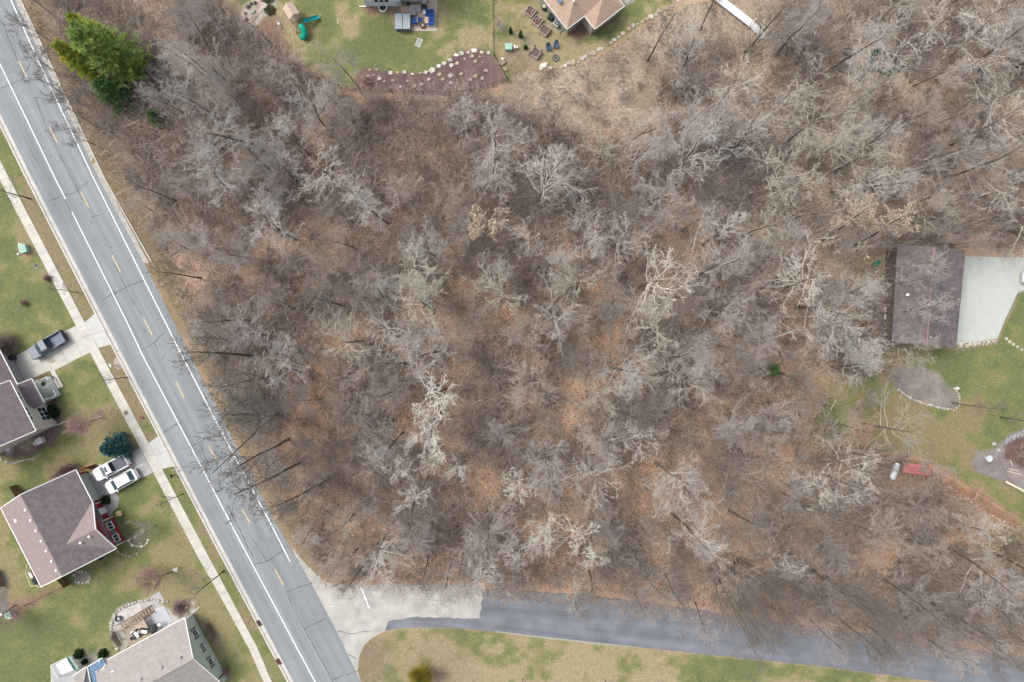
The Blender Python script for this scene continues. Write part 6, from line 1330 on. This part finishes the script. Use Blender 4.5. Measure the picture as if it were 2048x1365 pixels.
border([(1, 917), (12, 924), (28, 926), (50, 920), (70, 918), (80, 909)], .22, STONE, 'pale stone edging the bed along the beige house', 'bed edging along the beige house')
border([(368, 1240), (376, 1228), (373, 1212)], .26, STONEB, 'tan stone beside the bush bed of the green house', 'stones of the bush bed')
border([(1916, 690), (1990, 683)], .42, STONE, 'grey stone in the low wall under the barn apron', 'stones of the low wall under the apron', 1.5)
border([(1914, 695), (1985, 688)], .34, STONEB, 'brown stone in the lower course under the barn apron', 'lower course of the wall under the apron', 1.6)
border([(347, 1137), (351, 1144), (356, 1140), (352, 1136)], .26, PALES, 'white stone at the foot of the reddish tree near the sidewalk', 'white stones round the reddish tree')
rock(1914, 777, .45, PALES, 'pale blue-white stone at the top of the gravel bed rim', h=.6); rock(1988, 888, .42, STONE, 'squarish stone at the head of the steps by the right gravel bed'); rock(1996, 902, .4, STONE, 'rounded stone below the squarish one by the right gravel bed')
for i, p in enumerate([(2012, 678), (2019, 684), (2026, 689), (2034.5, 694.5), (2043, 700), (2052, 705)]): tag(MB().cyl((*W(*p), .03), .22, .08, 16).build('stepping_stone', STONE), ORD[i]+' round stepping stone from the apron corner', 'stepping stone')
for i, p in enumerate([(2012, 882), (2019, 877), (2027, 873), (2035, 869), (2043, 866), (2051, 863)]): tag(MB().box((*W(*p), .08+.03*i), (.42, 1.0, .16), rz=R(-20), bevel=.03).build('stone_step', mat('slate_grey', (.24, .235, .23), .9, .2)), ORD[i]+' flat stone step counted from the left above the right gravel bed', 'step')
rock(286, 1062, .4, STONEB, 'tan rock under the hazy tree before the red house')
# ---------------------------------------------------------------- top yard
struct('paver_patio', MB().prism(pxy([(803, 13), (803, 26), (792, 28), (792, 61.5), (872, 61.5), (873, -20), (857, -20), (857, 6), (845, 12)]), -.1, .05), PAVER)
struct('patio_edging', ribbon(ribbon(MB(), [(792, 61.8), (872, 61.8)], .12, .056), [(872.2, 61.8), (873.2, -20)], .12, .0565), CONC)
t = thing('hot_tub', 'square hot tub with grey-blue folding cover on the paver patio', 'hot tub', (*W(805.3, 43.5, .9), .05)); MB().box((0, 0, .42), (2.15, 2.25, .84), bevel=.12).build('tub_cabinet', mat('tub_cabinet_grey', (.12, .14, .15)), t); MB().box((-.57, 0, .91), (1.08, 2.28, .12), bevel=.05).box((.57, 0, .91), (1.08, 2.28, .12), bevel=.05).build('cover', TUB, t); MB().bar((-1.1, 1.25, .8), (1.1, 1.25, .8), .06).build('cover_lifter', BLACK, t); MB().box((.9, -.75, .98), (.22, .1, .02), rz=.6).build('cover_latch', WHITE, t)
def soft_chair(name, label, px, w, dpt, rz, back=True, cat='chair'):
    t = thing(name, label, cat, (*W(*px, .4), .05), rz); MB().box((0, 0, .36), (w-.16, dpt-.12, .16), bevel=.05).build('seat_cushion', BCUSH, t)
    fr = MB().box((0, 0, .16), (w, dpt, .28), bevel=.03)
    if back: MB().box((0, dpt/2-.02, .62), (w-.1, .18, .45), bevel=.06).build('back_cushion', BCUSH, t); fr.box((w/2, 0, .4), (.09, dpt, .5), bevel=.02).box((-w/2, 0, .4), (.09, dpt, .5), bevel=.02)
    fr.build('frame', mat('wicker_pale_grey', (.34, .33, .31)), t); return t
soft_chair('patio_chair', 'blue-cushioned patio chair beside the hot tub', (828.5, 42), .95, .95, PI); soft_chair('ottoman', 'tilted blue ottoman right of the blue chair', (839.5, 39), .75, .7, .25, False, 'ottoman')
t = thing('sectional_sofa', 'L-shaped blue sectional sofa on the patio corner', 'sofa', (*W(862, 40), .05)); o = Vector((*W(862, 40), 0))
def pb(x0, y0, x1, y1, z0, z1, mb, bv=.05):
    a = W3(x0, y0)-o; b = W3(x1, y1)-o; mb.box(((a.x+b.x)/2, (a.y+b.y)/2, (z0+z1)/2), (abs(a.x-b.x), abs(a.y-b.y), z1-z0), bevel=bv)
mb = MB(); pb(851, 27, 860, 37, .3, .48, mb); pb(860.2, 27, 869, 35, .3, .48, mb); pb(859, 35.3, 867, 45, .3, .48, mb); pb(857.5, 45.3, 867, 54.5, .3, .48, mb); mb.build('seat_cushion', BCUSH, t)
mb = MB(); pb(867.2, 27, 869.6, 54, .48, .85, mb); pb(851, 24.6, 869, 27, .48, .85, mb); mb.build('back_cushion', BCUSH, t); mb = MB(); pb(850.5, 25, 870, 37.4, .05, .3, mb, .02); pb(857, 37.6, 870, 55.3, .05, .3, mb, .02); mb.build('frame', MATS['wicker_pale_grey'], t)
t = thing('patio_table', 'pale low table in the bend of the blue sofa', 'table', (*W(854, 43), .05)); MB().box((0, 0, .4), (.5, 1.0, .05), bevel=.01).build('table_top', mat('table_pale', (.48, .40, .34)), t); MB().box((0, 0, .2), (.42, .9, .36)).build('base', MATS['table_pale'], t)
t = thing('fire_pit', 'round brown fire pit on the patio', 'fire pit', (*W(846, 53), .05)); MB().lathe((0, 0, 0), [(.4, 0), (.42, .4), (.30, .42), (.28, .2)], 22).build('ring', mat('fire_pit_brown', (.10, .065, .06)), t); MB().blob((0, 0, .25), (.2, .2, .14), 2).build('lava_stones', STONE, t)
grill('dark grill against the wall on the patio', (*W(850, 20), .05), 0)
t = thing('kettle_grill', 'round black grill next to the back steps', 'grill', (*W(818, 13), .05)); MB().lathe((0, 0, .5), [(.05, 0), (.28, .12), (.3, .25), (.22, .42), (.04, .48)], 18).build('kettle', BLACK, t); mb = MB(); [mb.bar((.2*math.cos(a), .2*math.sin(a), .6), (.35*math.cos(a), .35*math.sin(a), 0), .03) for a in (0, 2.1, 4.2)]; mb.build('legs', METAL, t)
t = thing('outdoor_storage', 'grey deck box behind the blue chair on the patio', 'deck box', (*W(826, 31), .05)); MB().box((0, 0, .28), (.9, .5, .55), bevel=.03).build('bin', mat('deckbox_grey', (.22, .21, .23)), t); MB().box((0, 0, .58), (.94, .54, .06), bevel=.02).build('lid', MATS['deckbox_grey'], t)
t = thing('folding_gate', 'white-framed mesh screen lying on the lawn below the patio', 'screen', (*W(838, 86), .04), R(-22)); mb = MB(); [mb.box((s*.36, 0, 0), (.06, 1.15, .06)) for s in (-1, 1)]; [mb.box((0, s*.58, 0), (.78, .06, .06)) for s in (-1, 1)]; mb.build('frame', WHITE, t); MB().box((0, 0, -.01), (.68, 1.1, .012)).build('mesh', mat('mesh_grey', (.24, .27, .23)), t)
# playset
ps = thing('playset', 'wooden swing set tower with pitched pale roof and two green slides', 'playset', (*W(594, 40), 0), R(-58)); 
roofp = mat('playset_roof_pale', (.42, .32, .26), .85, .12, 3)
for s in (-1, 1):
    mb = MB(); mb.slab([(-.95, 0, 3.3), (.95, 0, 3.3), (.95, s*.85, 2.75), (-.95, s*.85, 2.75)], .05); mb.build('roof', roofp, ps)
mb = MB(); [mb.box((a*.75, b*.7, 1.4), (.12, .12, 2.8)) for a in (-1, 1) for b in (-1, 1)]; mb.build('tower_post', WOOD, ps); MB().box((0, 0, 1.3), (1.7, 1.6, .1)).build('platform', WOOD, ps)
t_ = MB(); 
Mi = (Matrix.Translation(ps.location) @ Matrix.Rotation(R(-58), 4, 'Z')).inverted()
def pl(px, py, z): return Mi @ W3(px, py, z)
def slide(pts, r, m, nm):
    mb = MB(); P = [Vector(p) for p in pts]; rings = []
    for i, p in enumerate(P):
        tt = (P[min(i+1, len(P)-1)]-P[max(i-1, 0)]).normalized(); n = Vector((-tt.y, tt.x, 0)).normalized(); up = n.cross(tt)*-1
        if up.z < 0: up = -up
        rings.append([mb.bm.verts.new(p+n*(r*math.cos(a))+up*(r*.55*(1-math.sin(a)))) for a in [PI*k/8 for k in range(9)]]+[mb.bm.verts.new(p+n*(r*.88*math.cos(a))+up*(r*.55*(1-math.sin(a))+.05)) for a in [PI*(8-k)/8 for k in range(9)]])
    for a, b in zip(rings, rings[1:]):
        for i in range(18): j = (i+1) % 18; mb.bm.faces.new((a[i], a[j], b[j], b[i]))
    mb.bm.faces.new(rings[0]); mb.bm.faces.new(rings[-1][::-1]); return mb.build(nm, m, ps, smooth=False)
slide([pl(607, 46, 1.4), pl(613, 42, 1.2), pl(620, 40.5, .8), pl(628, 38.5, .45), pl(635, 36, .3), pl(638.5, 34.5, .3)], .34, TEALB, 'slide')
mb = MB(); mb.tube([pl(601, 50, 1.5), pl(605, 56, 1.4), pl(608, 62, 1.15), pl(609.5, 68, .85), pl(607, 74, .6), pl(603, 75.5, .45)], [.42, .42, .43, .45, .45, .42], 16); mb.build('tube_slide', TEAL, ps, smooth=True)
mb = MB(); mb.slab([pl(587, 50, 1.3), pl(590, 52, 1.3), pl(595, 65, .1), pl(593, 69, .1)], .06); mb.build('climbing_ramp', PALEW, ps)
mb = MB(); mb.bar(pl(588, 32, 2.3), pl(572, 6, 2.3), .13); mb.build('swing_beam', PALEW, ps)
mb = MB(); [mb.bar(pl(573, 7, 2.3), pl(x, y, 0), .1) for x, y in ((569, 21), (588, 9))]; mb.bar(pl(571, 17, .8), pl(583, 9, .8), .08); mb.build('swing_leg', WOODB, ps)
for k, u in enumerate((.3, .62)):
    c0 = pl(588-16*u, 32-26*u, 2.25); sw_ = MB(); d_ = (pl(572, 6, 2.3)-pl(588, 32, 2.3)).normalized()*.22; sw_.bar(c0-d_, Vector((c0-d_).to_tuple()[:2]+(.5,)), .02); sw_.bar(c0+d_, Vector((c0+d_).to_tuple()[:2]+(.5,)), .02); s = sw_.build('swing', BLACK, ps); MB().bar(Vector((c0-d_*1.2).to_tuple()[:2]+(.5,)), Vector((c0+d_*1.2).to_tuple()[:2]+(.5,)), .2, .04).build('swing_seat', BLACK, s)
mb = MB(); [mb.bar(pl(609, 48, .1+.0*k), pl(618, 64, 1.2), .06) for k in range(1)]; mb.bar(pl(610, 47, 1.3), pl(618, 63, .1), .06); mb.build('ladder_rail', WOODB, ps)
t = thing('toy_ride', 'small blue and white toy frame on the bare dirt left of the playset', 'toy', (*W(559, 50), 0), R(-60)); mb = MB(); mb.bar((-.6, .15, .3), (.6, .15, .3), .05); mb.bar((-.6, -.15, .25), (.6, -.15, .35), .05); mb.build('frame', mat('toy_blue', (.25, .32, .38)), t); MB().box((0, 0, .4), (.4, .25, .06), bevel=.02).build('seat', WHITE, t); mb = MB(); [mb.cyl((a*.5, 0, .14), .14, .08, 12, ax=(0, 1, 0)) for a in (-1, 1)]; mb.build('wheel', METAL, t)
tag(MB().box((*W(676, 43), .04), (.07, .75, .06), bevel=.01).build('white_stick', WHITE), 'short white stick on the lawn right of the playset', 'stick')
for i, (x, y, r, m) in enumerate([(497, 15, .5, TWM), (492.5, 28, .32, TWM), (494, 40, .35, TWM), (511, 7, .34, TWM), (503, 9, .25, TWM)]): twig_bush('dormant_plant', ['largest brown plant in the white gravel bed', 'second brown plant from the fence end of the white gravel bed', 'brown plant nearest the fence end of the white gravel bed', 'brown plant at the top of the white gravel bed', 'smallest brown plant in the white gravel bed'][i], (x, y), r, .4, m, 50+i, 160, cat='plant')
rock(506, 24, .55, mat('boulder_greenish', (.27, .31, .24), .9, .2), 'greenish boulder in the middle of the white gravel bed')
# garden of the tan-roofed house
def planter(label, px, rz, contents, corners=False):
    t = thing('planter_box', label, 'planter', (*W(*px, .6), 0), rz); mb = MB(); w = 1.25
    for s in (-1, 1): mb.box((0, s*w/2, .33), (w+.08, .08, .66)); mb.box((s*w/2, 0, .33), (.08, w-.09, .66))
    mb.box((0, 0, .68), (w+.1, .0001+.1, .001)) if False else None
    mb.build('frame', mat('planter_wood_grey', (.36, .32, .27), .85, .15, 3), t); MB().box((0, 0, .28), (w-.1, w-.1, .5)).build('soil', mat('planter_soil', (.11, .08, .075), 1, .3, 8), t)
    if corners:
        mb = MB(); [mb.box((a*w/2, b*w/2, .6), (.14, .14, 1.2)) for a, b in ((-1, 1), (1, 1), (-1, -1))]; mb.build('corner_post', NAVY, t)
    Mx = Matrix.Translation(t.location) @ Matrix.Rotation(rz, 4, 'Z')
    for i, (dx, dy, m, nm) in enumerate(contents):
        q = thing('flower_pot', nm+' in the '+label.split(' planter')[0]+' planter', 'pot', Mx @ Vector((dx, dy, .53))); MB().lathe((0, 0, 0), [(.10, 0), (.15, .16), (.12, .16), (.10, .1)], 14).build('pot', m, q); MB().blob((0, 0, .15), (.1, .1, .06), i, 1).build('soil', SMULCH, q)
CR = mat('pot_cream', (.52, .45, .38)); 
planter('topmost planter box with four pots beside the tan-roofed house', (1061, 22.5), R(-36), [(-.25, -.2, POT, 'left pot'), (.25, .25, CR, 'upper pale pot'), (.3, -.15, CR, 'right pale pot'), (-.05, -.38, POT, 'lower pot')])
planter('middle planter box with coloured pots beside the tan-roofed house', (1075, 41.5), R(-36), [(-.28, .05, CR, 'left pale pot'), (.05, .35, CR, 'upper cream pot'), (.32, .02, POT, 'right terracotta pot'), (.0, -.35, POT, 'lower orange pot')])
planter('lowest empty planter box of the three beside the tan-roofed house', (1089.5, 60), R(-36), [])
planter('lone planter box with dark corner posts beside the arborvitae', (1071.5, 105.5), R(-36), [], True)
box_thing('utility_box', 'pale green utility box on the grass beside the black fence', 'utility box', (1017.5, 94), (.95, .85, .8), GREENB, 0, MATS['pale_green_lid']); box_thing('utility_pedestal', 'taller white pedestal right of the green utility box', 'pedestal', (1029.5, 94), (.2, .55, .6), WHITE); box_thing('utility_pedestal', 'small white pedestal right of the taller one', 'pedestal', (1034, 95), (.25, .3, .4), WHITE)
def adiron(label, px, rz, m):
    t = thing('garden_chair', label, 'chair', (*W(*px), 0), rz); MB().box((0, -.12, .36), (.55, .55, .05), rx=.12, bevel=.01).build('seat', m, t); mb = MB(); [mb.box(((k-2)*.11, .35, .65), (.095, .04, .75-.04*abs(k-2)), rx=-.4) for k in range(5)]; mb.build('backrest', m, t)
    mb = MB(); [mb.box((s*.33, -.02, .55), (.12, .75, .04)) for s in (-1, 1)]; mb.build('armrest', m, t); mb = MB(); [mb.box((s*.3, y, .27), (.07, .08, .54)) for s in (-1, 1) for y in (-.32, .25)]; mb.build('legs', m, t)
adiron('dark teal-blue garden chair, left of the pair by the fire ring', (1097, 98), R(15), mat('chair_teal', (.03, .085, .12))); adiron('navy garden chair, right of the pair by the fire ring', (1112, 93), R(-5), NAVY)
t = thing('fire_ring', 'round dark fire ring with ash on the lawn below the garden chairs', 'fire ring', (*W(1111.5, 117), 0)); mb = MB(); [mb.box((.42*math.cos(a), .42*math.sin(a), .1), (.16, .2, .2), rz=a, bevel=.02) for a in [k*.4488 for k in range(14)]]; mb.build('ring', mat('ring_stone_dark', (.10, .085, .075)), t); mb = MB().cyl((0, 0, .03), .33, .05, 18); mb.build('ash', CONCD, t); mb = MB(); [mb.bar((-.25*math.cos(a), -.25*math.sin(a), .1), (.25*math.cos(a), .25*math.sin(a), .14), .06) for a in (.3, 1.5, 2.4)]; mb.build('charred_wood', BLACK, t)
t = thing('rain_barrel', 'dark green barrel with pale top at the tan-roofed house wall', 'barrel', (*W(1088.5, 18), 0)); MB().lathe((0, 0, 0), [(.36, 0), (.42, .35), (.38, .8)], 18).build('drum', mat('barrel_green', (.05, .09, .05)), t); MB().lathe((0, 0, .8), [(.28, 0), (.25, .08), (.04, .12)], 16).build('lid', mat('barrel_top', (.45, .52, .35)), t)
box_thing('compost_bin', 'black box between the barrel and the round cooling unit', 'bin', (1102, 33.5), (.75, .75, .7), BLACK, R(-36))
t = thing('air_conditioner', 'grey square cooling unit with round fan at the tan-roofed house wall', 'air conditioner', (*W(1113.5, 46, .8), 0), R(-36)); MB().box((0, 0, .4), (.85, .85, .8), bevel=.04).build('cabinet', METAL, t); MB().cyl((0, 0, .82), .34, .05, 20).build('fan_guard', BLACK, t); mb = MB(); [mb.bar((0, 0, .86), (.3*math.cos(a), .3*math.sin(a), .86), .09, .01) for a in (0, 1.57, 3.14, 4.71)]; mb.build('fan_blade', METAL, t)
tag(MB().bar(W3(1119, 68, 1.0), W3(1130, 59, 1.2), .16, .06).build('gutter_extension', BLACK), 'dark downspout elbow at the lowest corner of the tan roof', 'downspout')
# boardwalk
bw = thing('boardwalk', 'white boardwalk with steps descending into the wood, top right', 'boardwalk', (*W(1480, 40), .0)); ow = Vector((*W(1480, 40), 0)); A = W3(1418, -12)-ow; B = W3(1500, 51)-ow; dd = (B-A).normalized(); nn = Vector((-dd.y, dd.x, 0)); n = int((B-A).length/.16); mb = MB()
for k in range(n): p = A+dd*(k+.5)*.16; mb.bar(p+nn*.48+Vector((0, 0, .5)), p-nn*.48+Vector((0, 0, .5)), .145, .04)
mb.build('planks', mat('white_planks', (.66, .68, .70), .7, .08, 4), bw)
mb = MB(); Bt = W3(1528, 76)-ow; d2 = (Bt-B).normalized(); n2 = Vector((-d2.y, d2.x, 0)); m_ = int((Bt-B).length/.30)
for k in range(m_): p = B+d2*(k+.5)*.30; z = .48-.035*k if k < 12 else .06; mb.bar(p+n2*.5+Vector((0, 0, z)), p-n2*.5+Vector((0, 0, z)), .2, .04)
mb.build('stair_treads', MATS['white_planks'], bw); mb = MB(); [mb.bar(A+nn*s*.5+Vector((0, 0, .5)), B+nn*s*.5+Vector((0, 0, .5)), .06, .16) for s in (-1, 1)]; mb.build('stringer', WHITE, bw); mb = MB(); [mb.bar(B+d2*u+n2*s*.52+Vector((0, 0, -.3)), B+d2*u+n2*s*.52+Vector((0, 0, 1.3)), .09) for s in (-1, 1) for u in (0.1, 1.2, 2.3)]; [mb.bar(B+n2*s*.52+Vector((0, 0, 1.3)), Bt+n2*s*.52+Vector((0, 0, .9)), .07) for s in (-1, 1)]; mb.build('handrail', WHITE, bw)
# netting
def netting(label, ring, inner, m=TARP):
    mb = MB(); n = len(ring)
    def zz(p, k): return float(ground_z(*W(*p)))+.10+.16*math.sin(k*1.7)**2
    a = [mb.bm.verts.new((*W(*p), zz(p, i))) for i, p in enumerate(ring)]; b = [mb.bm.verts.new((*W(*p), zz(p, i+3)+.12)) for i, p in enumerate(inner)]
    for i in range(n): j = (i+1) % n; mb.bm.faces.new((a[i], a[j], b[j], b[i]))
    r = bmesh.ops.subdivide_edges(mb.bm, edges=mb.bm.edges[:], cuts=5, use_grid_fill=True)
    for v in mb.bm.verts: v.co += Vector((random.uniform(-.09, .09), random.uniform(-.09, .09), random.uniform(-.05, .12)))
    g_ = bmesh.ops.extrude_face_region(mb.bm, geom=mb.bm.faces[:]); [setattr(v, 'co', v.co+Vector((0, 0, .03))) for v in g_['geom'] if isinstance(v, bmesh.types.BMVert)]
    return tag(mb.build('garden_netting', m), label, 'netting')
netting('crumpled dark green netting in a triangle among the upper right trees', [(1731, 134), (1746, 100), (1782, 96), (1812, 130), (1800, 142), (1776, 153)], [(1742, 132), (1750, 110), (1776, 106), (1790, 132), (1786, 138), (1774, 143)])
netting('small dark green netting scrap left of the triangle of netting', [(1686, 106), (1694, 94), (1712, 102), (1706, 116)], [(1692, 106), (1696, 100), (1705, 104), (1701, 110)])
netting('dark green netting round a brush pile near the right edge', [(1921, 160), (1945, 132), (1972, 140), (1980, 150), (1955, 170), (1932, 178)], [(1928, 160), (1948, 143), (1956, 146), (1962, 154), (1950, 164), (1936, 168)])
# right lawn things
t = thing('birdbath', 'round grey-white birdbath on the right gravel bed', 'birdbath', (*W(1972, 916), 0)); MB().lathe((0, 0, 0), [(.28, 0), (.14, .15), (.12, .55), (.46, .68), (.5, .76), (.42, .74), (.1, .68)], 24).build('bowl', mat('birdbath_stone', (.42, .47, .48), .7, .1, 4), t, smooth=True); MB().cyl((0.1, 0, .78), .07, .12, 10).build('fountain_spout', WHITE, t)
t = thing('timber_beam', 'long pale timber rail on posts at the right edge below the gravel bed', 'beam', (*W(2030, 974), 0)); o = Vector((*W(2030, 974), 0)); MB().bar(W3(2011, 963.5, .5)-o, W3(2068, 993, .5)-o, .3, .1).build('rail', PALEW, t); mb = MB(); [mb.bar(W3(x, y, 0)-o, W3(x, y, .45)-o, .12) for x, y in ((2014, 966), (2035, 977), (2056, 988))]; mb.build('posts', PALEW, t)
for i, (a, b) in enumerate([((2014, 942), (2043, 950)), ((2020, 921), (2025, 932)), ((2018, 938), (2036, 942))]): tag(MB().bar(W3(*a, .08), W3(*b, .08), .1, .06).build('timber_stake', PALEW), ['long pale stake in the right gravel bed', 'short upright-looking pale stake at the top of the right gravel bed', 'thin pale stake just above the long one'][i], 'stake')
mb = MB(); P = [(1690, 880), (1712, 893), (1738, 903), (1800, 917), (1865, 927), (1907, 951), (2002, 1011), (2034, 1026), (2080, 1050)]
for a, b in zip(P, P[1:]): mb.bar(W3(*a, .08), W3(*b, .08), .14, .24)
tag(mb.build('timber_edging', mat('edging_timber', (.24, .16, .11), .9, .2, 3)), 'long brown timber edging between the right lawn and the leafy slope', 'edging')
t = thing('green_wheelbarrow', 'small green barrow among the trees left of the barn', 'wheelbarrow', (*W(1750, 528), 0), .5); MB().prism([(-.4, -.25), (.4, -.3), (.4, .3), (-.4, .25)], .3, .6, top=[(-.55, -.35), (.5, -.4), (.5, .4), (-.55, .35)]).build('tray', mat('barrow_green', (.02, .13, .08)), t); MB().cyl((-.65, 0, .2), .2, .08, 14, ax=(0, 1, 0)).build('wheel', TYRE, t); MB().bar((-.6, .2, .25), (1.0, .3, .5), .04).bar((-.6, -.2, .25), (1.0, -.3, .5), .04).build('handles', WOODB, t)
print('objects', len(C.objects))
